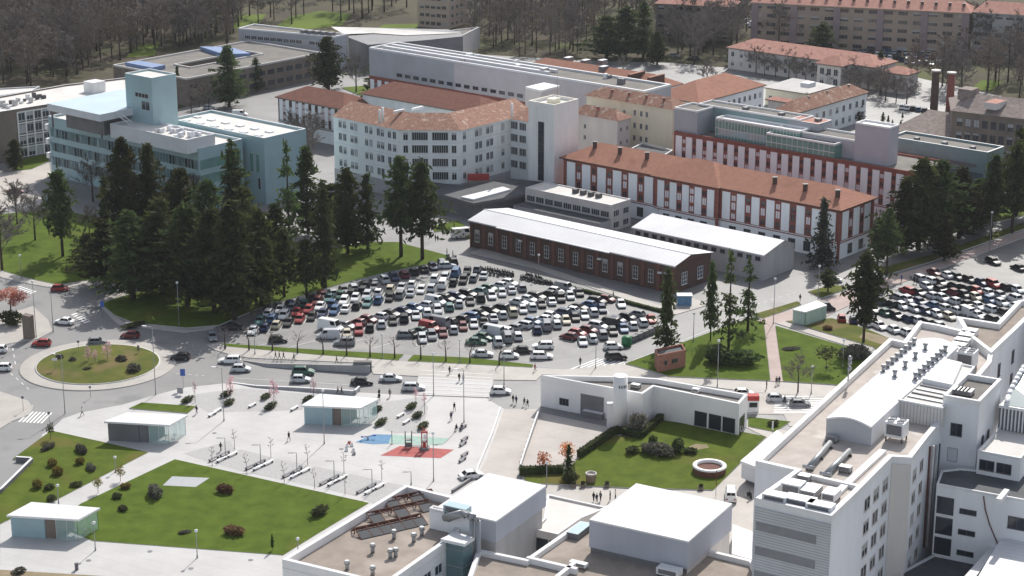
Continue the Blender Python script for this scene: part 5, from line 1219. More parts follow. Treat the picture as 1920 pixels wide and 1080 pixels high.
# main car park: herringbone lines, front cars end-on, rear cars slanting away
AXF, AXB = nv(-.10, 1), nv(-.86, .51)
def pair(p0, p1, n, t1, t2, c1=None, c2=None, k1=None, k2=None, skip=.04):
    row(p0, p1, n, AXF, t1, cols=c1, kinds=k1, skip=skip)
    P, Q = W(*p0) + Vector((-3.3, 5.7, 0)), W(*p1) + Vector((-3.3, 5.7, 0))
    for i in range(n):
        col, kind = pick(CW), pick(KW)
        if c2 and i < len(c2) and c2[i]: col = c2[i]
        if k2 and i in k2: kind = k2[i]
        a0 = P.lerp(Q, (i-.5)/max(1, n-1)) - AXB*2.3; a0.z = .045; e_ = perp(AXB)*.06
        LINES.face([a0-e_, a0+AXB*4.9-e_, a0+AXB*4.9+e_, a0+e_], 'white_line')
        if random.random() < skip: continue
        p = P.lerp(Q, i/max(1, n-1)) + AXB*random.uniform(-.2, .3); p.z = .02
        if 'large' in kind: p = p + AXB*.7
        car(p, ang_of(-AXB) + random.uniform(-.04, .04) + (math.pi if random.random() < .5 else 0), kind, col, '%s %s, %s from the left in %s' % (col, kind, ORD[i+1], t2), 'cars parked in the main car park', 1)
pair((1095, 651), (1225, 608), 8, 'the front line facing the bins', 'the line behind the front one', ['silver', 'silver', 'grey', 'black', 'blue', 'white', 'silver', 'red'], ['maroon', 'red', 'maroon', 'silver', 'black', 'dark blue', 'black', 'grey'], skip=0)
pair((935, 652), (1166, 579), 14, 'the third line from the bins', 'the fourth line from the bins', ['silver', 'grey', 'silver', 'silver', 'dark blue', 'grey', 'silver', 'beige', 'black', 'silver', 'silver', 'dark blue', 'black', 'white'], ['green', 'silver', 'white'], {1: 'van'}, {1: 'large van'})
pair((792, 646), (1088, 559), 17, 'the fifth line from the bins', 'the sixth line from the bins', ['silver', 'grey', 'maroon', 'silver', None, 'silver', 'black', 'silver', 'silver', 'beige', 'silver', 'silver', 'black', 'white', 'black', 'silver', 'black'], ['black', 'green', 'red', 'grey'], None, {3: 'large van'})
pair((651, 636), (981, 548), 17, 'the seventh line from the bins', 'the eighth line from the bins', ['beige', 'red', 'black', 'silver', 'black', 'black', 'silver', 'white', 'silver', 'teal', 'silver', None, 'black', 'silver', 'silver', 'silver', 'grey'], ['white', 'grey', 'maroon', 'maroon', 'silver', 'black', 'dark blue'], {12: 'off-roader'}, {0: 'large van', 9: 'van'}, .07)
AX = nv(.10, 1)
row((470, 630), (905, 525), 22, AX, 'the near line below the shaded lawn', cols=['white', 'dark blue', 'beige', 'black', 'red', 'black', None, 'blue', 'white', 'black', 'teal', 'blue', 'black', 'grey', 'silver', 'white', 'silver', 'white'])
row((483, 612), (893, 513), 20, AX, 'the middle line below the shaded lawn', cols=['teal', 'blue', 'white', 'red', 'red', 'white', 'blue', 'white', 'white', 'silver', 'white', 'beige', 'silver', 'white'], skip=.06)
row((500, 596), (700, 548), 10, AX, 'the far line below the shaded lawn', cols=['white', 'white', None, 'green', 'maroon', 'teal'], skip=.15)
ED = (W(845, 500) - W(500, 592)); ED.z = 0; ED.normalize()
row((505, 588), (850, 497), 19, nv(-.3, 1), 'the shaded kerbside line', back=1.2, cols=['black', 'grey', 'dark blue', 'grey', 'black', 'maroon', 'silver', 'grey', 'silver', 'black', 'grey', 'silver', 'dark blue', 'maroon'])
# cars by the verge and on the roads
X = Vector((1, 0, 0))
S1 = [((522, 641), X, 'hatchback', 'black', 'black hatchback alone at the left end behind the grass verge'), ((616, 634), -X, 'van', 'silver', 'silver people carrier parked behind the left verge trees'),
 ((646, 647), -X, 'off-roader', 'grey', 'grey off-roader closest to the left grass verge'), ((762, 632), X, 'hatchback', 'grey', 'dark grey hatchback parked sideways behind the middle verge trees'),
 ((893, 645), X, 'saloon', 'green', 'green saloon parked sideways left of the white cars'), ((905, 668), X, 'saloon', 'silver', 'silver saloon, leftmost of the cars touching the right verge'),
 ((955, 671), X, 'hatchback', 'white', 'white hatchback in the middle of the cars touching the right verge'), ((982, 661), X, 'saloon', 'black', 'black saloon just behind the white hatchback at the right verge'),
 ((1016, 672), X, 'estate', 'white', 'white estate at the right end of the grass verge'), ((1018, 653), -X, 'estate', 'white', 'white estate with roof bars one row behind the verge end'),
 ((1150, 654), nv(1, .1), 'hatchback', 'white', 'white hatchback beside the green bottle bank'), ((1155, 674), nv(1, .25), 'off-roader', 'black', 'black off-roader leaving across the zebra crossing'),
 ((78, 648), -X, 'hatchback', 'red', 'red hatchback entering the roundabout at the left'), ((121, 607), nv(-1, .25), 'saloon', 'white', 'white saloon on the zebra in tree shade'),
 ((4, 694), -X, 'hatchback', 'white', 'white hatchback cut by the left edge below the roundabout'), ((-4, 660), -X, 'hatchback', 'white', 'pale hatchback cut by the left edge above the roundabout'),
 ((113, 545), X, 'hatchback', 'red', 'bright red hatchback by the lawn bend at upper left'), ((244, 633), nv(-1, .1), 'hatchback', 'maroon', 'dark maroon hatchback in shade behind the roundabout'),
 ((183, 645), nv(1, .2), 'hatchback', 'grey', 'grey hatchback passing behind the pink blossom trees'), ((338, 674), -X, 'hatchback', 'black', 'black hatchback right of the roundabout'),
 ((431, 680), -X, 'estate', 'white', 'white estate leading at the sunken road entrance'), ((452, 696), X, 'hatchback', 'silver', 'silver hatchback second at the sunken road entrance'),
 ((569, 702), X, 'off-roader', 'green', 'dark green off-roader behind a silver hatchback on the sunken road'), ((564, 716), X, 'hatchback', 'silver', 'silver hatchback in front of the dark green off-roader'),
 ((679, 720), X, 'saloon', 'black', 'black saloon with pale roof in the middle of the sunken road'), ((733, 714), X, 'saloon', 'silver', 'silver saloon near the zebra on the road'),
 ((776, 731), X, 'estate', 'silver', 'silver estate waiting at the plaza zebra'), ((939, 738), X, 'hatchback', 'white', 'white hatchback by itself at the head of the beige driveway'),
 ((398, 636), nv(.3, -1), 'hatchback', 'grey', 'grey hatchback at the car park entrance in shade'), ((436, 618), X, 'saloon', 'black', 'black saloon in deep shade at the car park corner'),
 ((867, 445), nv(1, .3), 'large van', 'white', 'white lorry like van near the brick shed end'), ((1561, 528), nv(1, -.1), 'saloon', 'white', 'white saloon in building shade near the grey shed'),
 ((1578, 601), AX, 'hatchback', 'red', 'red hatchback right of the glass pavilion'), ((1600, 604), AX, 'hatchback', 'dark blue', 'dark blue hatchback left of the tall round tree'),
 ((1370, 934), AX, 'van', 'white', 'white van on the lane beside the big white box'), ((884, 896), nv(1, .4), 'saloon', 'white', 'white saloon partly hidden behind the smaller white box hall'),
 ((450, 218), X, 'van', 'white', 'white van parked between teal block and panelled range'), ((1545, 583), nv(1, .2), 'van', 'black', 'black van behind the frosted glass pavilion'),
 ((838, 502), nv(1, .2), 'estate', 'silver', 'silver estate at the top end of the shaded kerb line'), ((30, 362), X, 'saloon', 'maroon', 'maroon saloon on the pale forecourt at the left edge'),
 ((1457, 752), X, 'hatchback', 'silver', 'silver hatchback beyond the zebra behind the wedge building'), ((1395, 742), X, 'hatchback', 'white', 'white hatchback behind the right tip of the wedge building'), ((1500, 762), X, 'hatchback', 'grey', 'grey hatchback below the ward block parapet near a bare tree')]
for (px, py), d, k, c, lab in S1: car(W(px, py, .02), ang_of(d), k, c, lab, None, 2)
# right hand car park: slanted cars
SA = nv(-.42, .9)
RG = 'cars parked in the right car park'
R_ = [((1635, 614), (1708, 632), 4, 'the white front line beside the bare soil', ['white', 'white', 'white', 'white']), ((1648, 590), (1775, 622), 7, 'the second slanted line of the right car park', ['black', 'green', 'black', 'dark blue', 'silver', 'black', 'silver']),
      ((1660, 574), (1790, 603), 7, 'the third slanted line of the right car park', ['dark blue', 'black', 'white', 'silver']), ((1692, 566), (1868, 606), 9, 'the fourth slanted line of the right car park', ['grey', 'white', 'dark blue', 'blue', 'silver', 'silver', 'silver', 'white', 'black']),
      ((1712, 553), (1890, 594), 9, 'the fifth slanted line of the right car park', ['red', 'black', 'silver', 'silver', 'silver']), ((1748, 546), (1915, 583), 8, 'the sixth slanted line of the right car park', ['silver', 'black', 'maroon', 'black', 'beige', 'blue', 'silver', 'white']),
      ((1732, 530), (1912, 569), 9, 'the seventh slanted line of the right car park', ['silver', 'white', 'black', 'black', 'black', 'red', 'silver']), ((1762, 519), (1918, 552), 8, 'the eighth slanted line of the right car park', ['maroon', 'white', 'black', 'black', 'dark blue', 'red', 'black', 'silver']),
      ((1874, 499), (1918, 510), 3, 'the short top line of the right car park', ['black', 'white', 'black'])]
for a, c, n, txt, cols in R_: row(a, c, n, SA, txt, back=2.2, cols=cols, group=RG, skip=.03)
# far car parks
FG = 'cars in the far car park among bare trees'
for k, (y, x0, x1, n) in enumerate(((100, 1590, 1740, 15), (106, 1598, 1750, 14), (114, 1668, 1760, 9), (121, 1700, 1770, 7))):
    row((x0, y), (x1, y+5), n, nv(.2, 1), 'the %s line beyond the pink school' % ORD[k+1], detail=0, group=FG, skip=.12)
row((1690, 206), (1742, 214), 6, nv(.3, 1), 'the small court beside the dark stack', detail=0, group='cars in the stack court')
row((1395, 42), (1412, 62), 5, nv(1, .2), 'the street between the far terraces', detail=0, group='cars in the far street')
row((1150, 92), (1290, 112), 5, nv(1, -.2), 'the pale street behind the red ranges', detail=0, group='cars on the pale back street')
for i, (px, py) in enumerate(((300, 205), (392, 205), (585, 415), (620, 428), (655, 436))): car(W(px, py, .02), random.uniform(0, 3), 'hatchback', ['white', 'silver', 'white', 'silver', 'grey'][i], ['white', 'silver', 'white', 'silver', 'grey'][i] + ' hatchback glimpsed ' + ['left of the teal tower', 'behind the teal laboratory roof', 'between the grove firs on the upper road', 'under the firs before main block', 'rightmost under the firs before main block'][i], None, 1)
struct('parking_line', LINES)
# motorcycles
def moto(): 
    t = thing('motorcycle', (0, 0, 0), 'dark motorcycle in the tight cluster at the top of the car park', 'motorcycle', 'parked motorcycles')
    for x in (-.68, .68):
        b = MB(); b.tube((x, -.07, .3), (x, .07, .3), .31, .31, 'tyre', 12); b.tube((x, -.08, .3), (x, .08, .3), .14, .14, 'rim', 8); part('wheel', b.mesh('wheel'), t)
    b = MB(); b.tube((-.62, 0, .55), (.1, 0, .62), .17, .2, 'dark_metal', 8); b.tube((.05, 0, .62), (.42, 0, .84), .2, .15, paint('black'), 8); b.abox(-.25, -.17, .2, .3, .17, .6, 'dark_metal'); b.tube((.68, 0, .3), (.42, 0, .98), .05, .05, 'metal', 6); part('frame', b.mesh('frame'), t)
    b = MB(); b.box((-.3, 0, .76), (.42, 0, .03), (0, .14, 0), (0, 0, .07), 'tyre'); part('seat', b.mesh('seat'), t)
    b = MB(); b.tube((.42, -.36, 1.02), (.42, .36, 1.02), .025, .025, 'dark_metal', 5); b.abox(.44, -.14, .86, .54, .14, 1.08, 'car_glass'); part('handlebar', b.mesh('handlebar'), t)
    return t
m0 = moto(); first = True
for (a, c, n, lab) in (((897, 507), (962, 516), 15, 'dark motorcycle in the left cluster at the top of the car park'), ((905, 513), (955, 520), 8, 'dark motorcycle in the left cluster at the top of the car park'), ((978, 524), (1034, 534), 14, 'dark motorcycle in the right cluster before the brick shed'), ((990, 519), (1012, 523), 4, 'dark motorcycle in the right cluster before the brick shed')):
    for i in range(n):
        o = m0 if first else copy_tree(m0); first = False
        p = W(a[0]+(c[0]-a[0])*i/(n-1), a[1]+(c[1]-a[1])*i/(n-1) + random.uniform(-1.5, 1.5), .02); o.location = p; o.rotation_euler.z = ang_of(D2) + random.uniform(-.4, .4) + 1.2; o['label'] = lab; o['group'] = 'motorcycles of the left cluster' if 'left' in lab else 'motorcycles of the right cluster'
# ------------------------------------------------------------------ trees, shrubs, hedges
def leaf_mat(name, c1, c2, sc=.6):
    m = mat(name, c1, .85, scale=sc, col2=c2, spec=.2, detail=2, glow=.42); nt = m.node_tree; b = nt.nodes['Principled BSDF']
    oi = nt.nodes.new('ShaderNodeObjectInfo'); mr = nt.nodes.new('ShaderNodeMapRange'); mr.inputs['To Min'].default_value = .72; mr.inputs['To Max'].default_value = 1.5
    mh = nt.nodes.new('ShaderNodeMapRange'); mh.inputs['To Min'].default_value = .482; mh.inputs['To Max'].default_value = .512
    hs = nt.nodes.new('ShaderNodeHueSaturation'); src = b.inputs['Base Color'].links[0].from_socket            # every plant has its own tint
    nt.links.new(oi.outputs['Random'], mr.inputs['Value']); nt.links.new(oi.outputs['Random'], mh.inputs['Value']); nt.links.new(mr.outputs[0], hs.inputs['Value']); nt.links.new(mh.outputs[0], hs.inputs['Hue']); nt.links.new(src, hs.inputs['Color'])
    for l in [l for l in nt.links if l.from_socket == src and l.to_node != hs]: t_ = l.to_socket; nt.links.remove(l); nt.links.new(hs.outputs['Color'], t_)
    return m
M['needle'] = leaf_mat('needle', (.066, .092, .030), (.031, .047, .016)); M['needle_grey'] = leaf_mat('needle_grey', (.10, .11, .085), (.05, .06, .04))
M['needle_olive'] = leaf_mat('needle_olive', (.062, .066, .02), (.028, .036, .012))
M['broad'] = leaf_mat('broad', (.06, .075, .025), (.03, .042, .016)); M['shrub_leaf'] = leaf_mat('shrub_leaf', (.085, .10, .04), (.042, .052, .024), 1.5)
M['grey_leaf'] = leaf_mat('grey_leaf', (.13, .125, .10), (.07, .07, .058), 1.5); M['yellow_leaf'] = leaf_mat('yellow_leaf', (.22, .17, .04), (.10, .09, .025), 1.5)
M['red_leaf'] = leaf_mat('red_leaf', (.20, .105, .065), (.11, .08, .04), 1.5); M['blossom'] = leaf_mat('blossom', (.58, .38, .41), (.42, .25, .28), 2); M['salmon'] = leaf_mat('salmon', (.56, .27, .20), (.42, .18, .13), 1.2)
M['orange_leaf'] = leaf_mat('orange_leaf', (.66, .33, .16), (.48, .20, .08), 2); M['white_blossom'] = leaf_mat('white_blossom', (.30, .29, .24), (.17, .165, .13), 2)
M['bark'] = mat('bark', (.09, .07, .055), .95, scale=2, col2=(.055, .045, .038), spec=.1); M['twig'] = mat('twig', (.25, .222, .20), .95, scale=.3, col2=(.165, .147, .133), spec=.1); M['twig_pale'] = mat('twig_pale', (.27, .225, .18), .95, scale=.4, col2=(.19, .155, .125), spec=.1)
def leaf(b, c, size, asp, m, rng, flat=.0):
    d = Vector((rng.gauss(0, 1), rng.gauss(0, 1), rng.gauss(0, 1)*(1-flat))).normalized(); e = d.orthogonal().normalized()
    e = (Matrix.Rotation(rng.uniform(0, 6.3), 3, d) @ e); f = d.cross(e)
    b.face([c - e*size*asp, c + f*size*.45, c + e*size*asp, c - f*size*.45], m)
def conifer_mesh(seed, prof, m, clear=.12, whorls=26, nb=8, h=18.0, r=4.0, leafs=5, size=.62):
    """branch whorls carrying small needle sprays; prof(t) is the crown radius against height 0..1"""
    rng = random.Random(seed); t = MB(); t.tube((0, 0, 0), (0, 0, h*.5), .32, .22, 'bark', 7); t.tube((0, 0, h*.5), (0, 0, h*.97), .22, .04, 'bark', 6)
    b = MB(); ph = rng.uniform(0, 6.3)
    for k in range(whorls):
        if k > 2 and rng.random() < .1: continue
        f = (k + rng.uniform(0, .8))/whorls; z = h*(clear + (1-clear)*f); R = r*prof(f)*rng.uniform(.72, 1.18)
        n = max(4, int(nb*(.6+.6*prof(f))))
        for j in range(n):
            if rng.random() < .12: continue
            a = 6.283*j/n + rng.uniform(-.35, .35); L = R*rng.uniform(.5, 1.15)*(1 + .3*math.sin(2*a + ph + 5*f) + .15*math.sin(3*a - ph)); d = Vector((math.cos(a), math.sin(a), rng.uniform(-.28, .12)))
            if L > 1.2: t.tube((0, 0, z), Vector((0, 0, z)) + d*L*.8, .06, .02, 'bark', 3, False)
            for q in range(leafs + int(L)):
                s = rng.uniform(.18, 1.0); c = Vector((0, 0, z)) + d*L*s + Vector((rng.gauss(0, .28), rng.gauss(0, .28), rng.gauss(0, .22) - .35*s*s))
                leaf(b, c, size*rng.uniform(.5, 1.2), rng.uniform(.8, 1.7), m, rng, .35)
    for q in range(8): leaf(b, Vector((rng.gauss(0, .12), rng.gauss(0, .12), h*rng.uniform(.94, 1.0))), .4, 1.0, m, rng)
    return t.mesh('trunk'), b.mesh('crown')
cone = lambda f: (1-f)**.8*.95 + .05
broadc = lambda f: min(1, .5 + f*3.2)*(1-f)**.66*1.1 + .04
column = lambda f: min(1, .55+f*2)*(1-f**3)**.9
roundc = lambda f: math.sqrt(max(0.02, 1-(2*f-1)**2))*.95 + .05
CON = {'fir': [conifer_mesh(s, cone, 'needle', .1) for s in (1, 2, 3)], 'cedar': [conifer_mesh(s, broadc, 'needle', cl, 24, 10, r=4.6, leafs=10, size=.55) for s, cl in ((4, .12), (5, .16), (6, .2))] + [conifer_mesh(s, broadc, 'needle_olive', .12, 23, 10, r=4.6, leafs=9, size=.55) for s in (9, 19)],
       'high': [conifer_mesh(s, broadc, 'needle', cl, 21, 9, r=4.6, leafs=9, size=.55) for s, cl in ((7, .26), (8, .32))], 'column': [conifer_mesh(10, column, 'needle', .2, 26, 8, leafs=6)], 'grey': [conifer_mesh(11, cone, 'needle_grey', .05)],
       'round': [conifer_mesh(12, roundc, 'broad', .24, 24, 10, leafs=8)], 'bush': [conifer_mesh(13, roundc, 'needle', .02, 16, 10, leafs=8)], 'sparse': [conifer_mesh(14, cone, 'needle', .14, 17, 6, leafs=3)]}
def put(name, meshes, p, sx, sz, label, cat, group=None, parts=('trunk', 'crown'), rz=None):
    t = thing(name, p, label, cat, group, random.uniform(0, 6.28) if rz is None else rz); t.scale = (sx, sx, sz)
    for nm, me in zip(parts, meshes): part(nm, me, t)
    return t
random.seed(21)
def tree(kind, bx, by, top, wpx, label, name='conifer_tree', group=None, zb=.2, v=None):
    p = W(bx, by, 0); hh = ztop(p, top); sc_ = math.hypot(p.y*CT + CAM_H*ST, 0); wm = wpx*sc_/F_PX/2 * (1.02 if kind in ('cedar', 'high') else 1)
    p.z = zb; ms = CON[kind]; put(name, ms[v if v is not None else random.randrange(len(ms))], p, wm/4.0, hh/18.0, label, 'tree', group)
GR = 'dark conifers of the grove before the teal wing'
G = [('high', 118, 482, 312, 74, 'tall conifer alone on the left lawn with long bare trunk and clear shadow'), ('cedar', 238, 470, 262, 100, 'tallest dark cedar rising before the middle of the teal wing'), ('cedar', 286, 468, 272, 84, 'cedar just right of the tallest one with a thin top'),
 ('cedar', 345, 490, 318, 120, 'broad grey green cedar crown in the middle of the grove'), ('fir', 441, 450, 264, 100, 'pointed fir standing before the corner of the teal wing'), ('cedar', 200, 535, 412, 110, 'low spreading cedar at the left edge of the grove'),
 ('cedar', 250, 562, 398, 128, 'dense cedar at the front left of the grove'), ('cedar', 305, 552, 372, 130, 'wide cedar behind the front left one of the grove'), ('cedar', 352, 574, 385, 130, 'dense cedar at the front middle of the grove'),
 ('cedar', 402, 586, 392, 120, 'darkest cedar above the shaded bend of the road'), ('cedar', 440, 600, 380, 130, 'big cedar at the front right of the grove beside the car park corner'), ('cedar', 490, 575, 398, 100, 'cedar leaning over the first parked cars'),
 ('cedar', 395, 505, 340, 110, 'cedar half hidden in the centre of the grove'), ('cedar', 460, 520, 350, 100, 'cedar behind the one leaning over the parked cars'), ('cedar', 165, 500, 440, 70, 'smallest cedar at the far left fringe of the grove'),
 ('sparse', 543, 470, 266, 70, 'thin see through fir in front of the teal laboratory'), ('cedar', 578, 440, 278, 80, 'dark cedar between the teal laboratory and main block'), ('high', 533, 558, 425, 74, 'short crowned conifer with bare trunk on the sunny lawn'),
 ('fir', 610, 540, 340, 84, 'slim tall conifer with straight trunk in the middle of the sunny lawn'), ('cedar', 652, 476, 318, 84, 'dark conifer in front of the left part of main block'), ('fir', 690, 468, 328, 70, 'slender conifer in front of the bend of main block'),
 ('high', 752, 482, 294, 92, 'left one of the twin tall conifers before the bay windows'), ('high', 792, 487, 296, 92, 'right one of the twin tall conifers before the bay windows'), ('high', 575, 560, 445, 60, 'small conifer beside the slim tall one on the sunny lawn'),
 ('cedar', 625, 452, 345, 80, 'conifer tucked behind the slim tall one'), ('cedar', 520, 505, 385, 90, 'cedar at the right fringe of the dense grove'), ('cedar', 325, 470, 345, 90, 'cedar behind the broad grey green crown')]
for k, bx, by, tp, wp, lab in G: tree(k, bx, by, tp, wp, lab, group=GR)
GB = 'dark conifers right of the front pavilion'
for k, bx, by, tp, wp, lab in [('high', 1662, 517, 392, 62, 'conifer with bare trunk nearest the pavilion corner'), ('high', 1644, 508, 405, 46, 'thin conifer touching the pavilion corner'), ('cedar', 1692, 478, 338, 96, 'left broad conifer of the dark right clump'),
 ('cedar', 1722, 470, 300, 108, 'tallest conifer of the dark right clump'), ('cedar', 1757, 462, 303, 110, 'middle conifer of the dark right clump'), ('cedar', 1797, 448, 316, 104, 'right conifer of the dark right clump'), ('cedar', 1832, 432, 338, 84, 'lower conifer at the right end of the dark clump'),
 ('high', 1857, 447, 292, 74, 'tall conifer below the glazed wing corner'), ('high', 1897, 438, 262, 80, 'tall conifer cut by the right edge below the boiler house'), ('cedar', 1905, 405, 240, 80, 'dark conifer behind the one at the right edge'), ('cedar', 1925, 415, 210, 90, 'conifer mostly outside the right edge'), ('cedar', 1770, 490, 400, 60, 'small dark conifer in front of the dark right clump')]: tree(k, bx, by, tp, wp, lab, group=GB)
for k, bx, by, tp, wp, lab in [('grey', 1540, 500, 372, 68, 'pale grey green fir in front of the pavilion end'), ('round', 1619, 642, 474, 72, 'big dense oval tree beside the right car park'), ('fir', 1249, 662, 502, 62, 'dark pointed tree above the pink brick substation'), ('column', 1332, 640, 490, 36, 'narrow column shaped dark tree on the triangular lawn'),
 ('sparse', 1366, 655, 472, 70, 'loose grey green conifer in the middle of the triangular lawn'), ('sparse', 1402, 622, 486, 72, 'spreading loose conifer behind the triangular lawn'), ('round', 1552, 548, 505, 40, 'small round dark tree in the shade by the grey shed'),
 ('cedar', 430, 200, 88, 74, 'dark cedar in front of the courtyard building'), ('fir', 481, 172, 108, 40, 'small fir right of the cedar by the courtyard building'), ('cedar', 616, 168, 70, 76, 'big dark cedar right of the courtyard building'), ('cedar', 722, 188, 100, 84, 'broad cedar at the left end of the research bar'), ('cedar', 765, 205, 150, 60, 'low dark tree under the broad cedar at the research bar'),
 ('fir', 335, 190, 122, 26, 'narrow dark fir right of the teal tower'), ('fir', 1606, 228, 182, 44, 'dark fir in front of the blue window range'), ('cedar', 1137, 112, 30, 90, 'left of three dark trees beyond the red ranges'), ('cedar', 1172, 108, 12, 80, 'middle of three dark trees beyond the red ranges'), ('fir', 1206, 110, 0, 70, 'pointed right one of three dark trees beyond the red ranges'), ('cedar', 1232, 122, 60, 50, 'small dark tree right of the three beyond the red ranges'),
 ('bush', 1541, 104, 42, 62, 'dark round evergreen in front of the apartment block'), ('fir', 1508, 142, 98, 20, 'slim cypress before the pink school on the right'), ('fir', 1367, 122, 80, 18, 'slim cypress before the left end of pink school'), ('fir', 1398, 125, 86, 16, 'slim cypress second from left before pink school'), ('cedar', 1648, 158, 98, 34, 'dark tree beside the pink hip roofed pavilion'), ('fir', 387, 62, -20, 26, 'dark poplar shaped tree in the far wood'),
 ('round', 1255, 412, 378, 60, 'dark round bush before the middle of the front pavilion'), ('round', 1300, 418, 386, 66, 'second dark bush before the middle of the front pavilion'), ('fir', 200, 440, 330, 50, 'dark fir near the left end of teal wing'), ('cedar', 30, 318, 262, 44, 'dark shrubby tree below the framed clinic'), ('cedar', 570, 232, 186, 40, 'small dark conifer before the panelled range'), ('fir', 545, 235, 190, 30, 'small fir at the left end of panelled range')]: tree(k, bx, by, tp, wp, lab, zb=.05)
for i, (px, py) in enumerate(((1640+i*0, 0) for i in ())): pass
CY = [(1688, 246, 20), (1665, 232, 16), (1673, 236, 12), (1732, 250, 18), (1750, 252, 24), (1768, 254, 28), (1692, 224, 14), (1655, 232, 22), (1712, 250, 10)]
for i, (px, py, hp) in enumerate(CY): tree('column', px, py, py-hp, hp*.42, 'little dark cypress, %s of those around the slate shed' % ORD[i+1], 'cypress_tree', 'little cypresses by the slate shed', .05, 0)
# bare trees
def bare_mesh(seed, h=15.0, spread_=.5, m='twig', n1=11, n2=5, n3=6, thick=.24, start=.22, tw=.05):
    rng = random.Random(seed); t = MB(); b = MB()
    t.tube((0, 0, 0), (0, 0, h*.45), thick, thick*.7, 'bark', 6); t.tube((0, 0, h*.45), (rng.uniform(-.4, .4), rng.uniform(-.4, .4), h*.92), thick*.7, .03, 'bark', 5)
    for i in range(n1):
        f = start + (.93-start)*(i+rng.random())/n1; a = i*2.4 + rng.uniform(-.5, .5); L = h*spread_*(1.05-f*.75)*rng.uniform(.7, 1.15)
        d = Vector((math.cos(a), math.sin(a), rng.uniform(.55, 1.3))).normalized(); p = Vector((0, 0, h*f)); q = p + d*L; b.tube(p, q, thick*.32*(1.1-f), .02, m, 4, False)
        for j in range(n2):
            s = rng.uniform(.25, .95); c = p.lerp(q, s); d2 = (d + Vector((rng.gauss(0, .6), rng.gauss(0, .6), rng.gauss(.25, .4)))).normalized(); L2 = L*.5*rng.uniform(.6, 1.1); e = c + d2*L2; b.tube(c, e, .045, .015, m, 3, False)
            for k in range(n3):
                c3 = c.lerp(e, rng.uniform(.2, 1)); d3 = (d2 + Vector((rng.gauss(0, .7), rng.gauss(0, .7), rng.gauss(.2, .5)))).normalized()*L2*rng.uniform(.35, .7); s3 = d3.orthogonal().normalized()*tw
                b.face([c3 - s3, c3 + d3, c3 + s3], m)
    return t.mesh('trunk'), b.mesh('branches')
BARE = [bare_mesh(s, 15.5, m=mm, spread_=sp, n1=15, n2=7, n3=11, thick=.26, tw=.10) for s, mm, sp in ((31, 'twig', .42), (32, 'twig', .5), (33, 'twig_pale', .45), (34, 'twig', .36), (35, 'twig_pale', .55))]
BIG = [bare_mesh(s, 13, .62, 'twig', 16, 8, 12, .3, .2, .085) for s in (41, 42)]
POLL = [bare_mesh(s, 4.6, .62, 'twig_pale', 7, 3, 3, .17, .42, .03) for s in (51, 52, 53)]
SAP = [bare_mesh(s, 4.2, .30, 'twig_pale', 6, 3, 3, .05, .35, .02) for s in (61, 62)]
def bare(ms, p, sx, sz, label, group=None, name='bare_tree'): return put(name, random.choice(ms), p, sx, sz, label, 'tree', group, ('trunk', 'branches'))
def wood(poly, n, label, group, ms=BARE, s=(.85, 1.25), mind=2.5):
    """single trees strewn over a patch of ground given by its corners"""
    pts = [W(x, y) for x, y in poly]; xs, ys = [p.x for p in pts], [p.y for p in pts]; got = []; tries = 0
    while len(got) < n and tries < 6000:
        tries += 1; q = Vector((random.uniform(min(xs), max(xs)), random.uniform(min(ys), max(ys)), 0)); ins = False
        for a, c in zip(pts, pts[1:]+pts[:1]):
            if (a.y > q.y) != (c.y > q.y) and q.x < (c.x-a.x)*(q.y-a.y)/(c.y-a.y) + a.x: ins = not ins
        if ins and all((q-g).length > mind for g in got):
            got.append(q); k = random.uniform(*s); bare(ms, q, k*random.uniform(.85, 1.15), k, label, group)
def inside(pts, q):
    r_ = False
    for a, c in zip(pts, pts[1:]+pts[:1]):
        if (a.y > q.y) != (c.y > q.y) and q.x < (c.x-a.x)*(q.y-a.y)/(c.y-a.y) + a.x: r_ = not r_
    return r_
def wood_mass(polys, label):
    """far woods that read as one mass: many merged bare trees in one object"""
    import numpy as np
    VV, FF, MI, off = [], [], [], 0; src = []
    for t_, b_ in BARE:
        for me in (t_, b_):
            co = np.empty(len(me.vertices)*3); me.vertices.foreach_get('co', co); src.append((co.reshape(-1, 3), [tuple(p.vertices) for p in me.polygons], [me.materials[p.material_index].name for p in me.polygons]))
    names = []
    for poly, n, s0, s1 in polys:
        pts = [W(x, y) for x, y in poly]; xs, ys = [p.x for p in pts], [p.y for p in pts]; k = 0
        while k < n:
            q = Vector((random.uniform(min(xs), max(xs)), random.uniform(min(ys), max(ys)), 0))
            if not inside(pts, q): continue
            k += 1; i = random.randrange(len(BARE)); sc = random.uniform(s0, s1); a = random.uniform(0, 6.28); ca, sa = math.cos(a)*sc, math.sin(a)*sc
            for co, fs, ms in (src[2*i], src[2*i+1]):
                VV.append(np.stack([co[:, 0]*ca - co[:, 1]*sa + q.x, co[:, 0]*sa + co[:, 1]*ca + q.y, co[:, 2]*sc], 1)); FF += [tuple(v + off for v in f) for f in fs]; names += ms; off += len(co)
    V = np.concatenate(VV); c = V.mean(0); c[2] = 0
    me = bpy.data.meshes.new('far_wood'); me.from_pydata((V - c).tolist(), [], FF); u = sorted(set(names))
    for x in u: me.materials.append(bpy.data.materials[x])
    me.polygons.foreach_set('material_index', [u.index(x) for x in names])
    o = bpy.data.objects.new('far_wood', me); COL.objects.link(o); o.location = c; tag(o, label, 'wood', None, 'stuff')
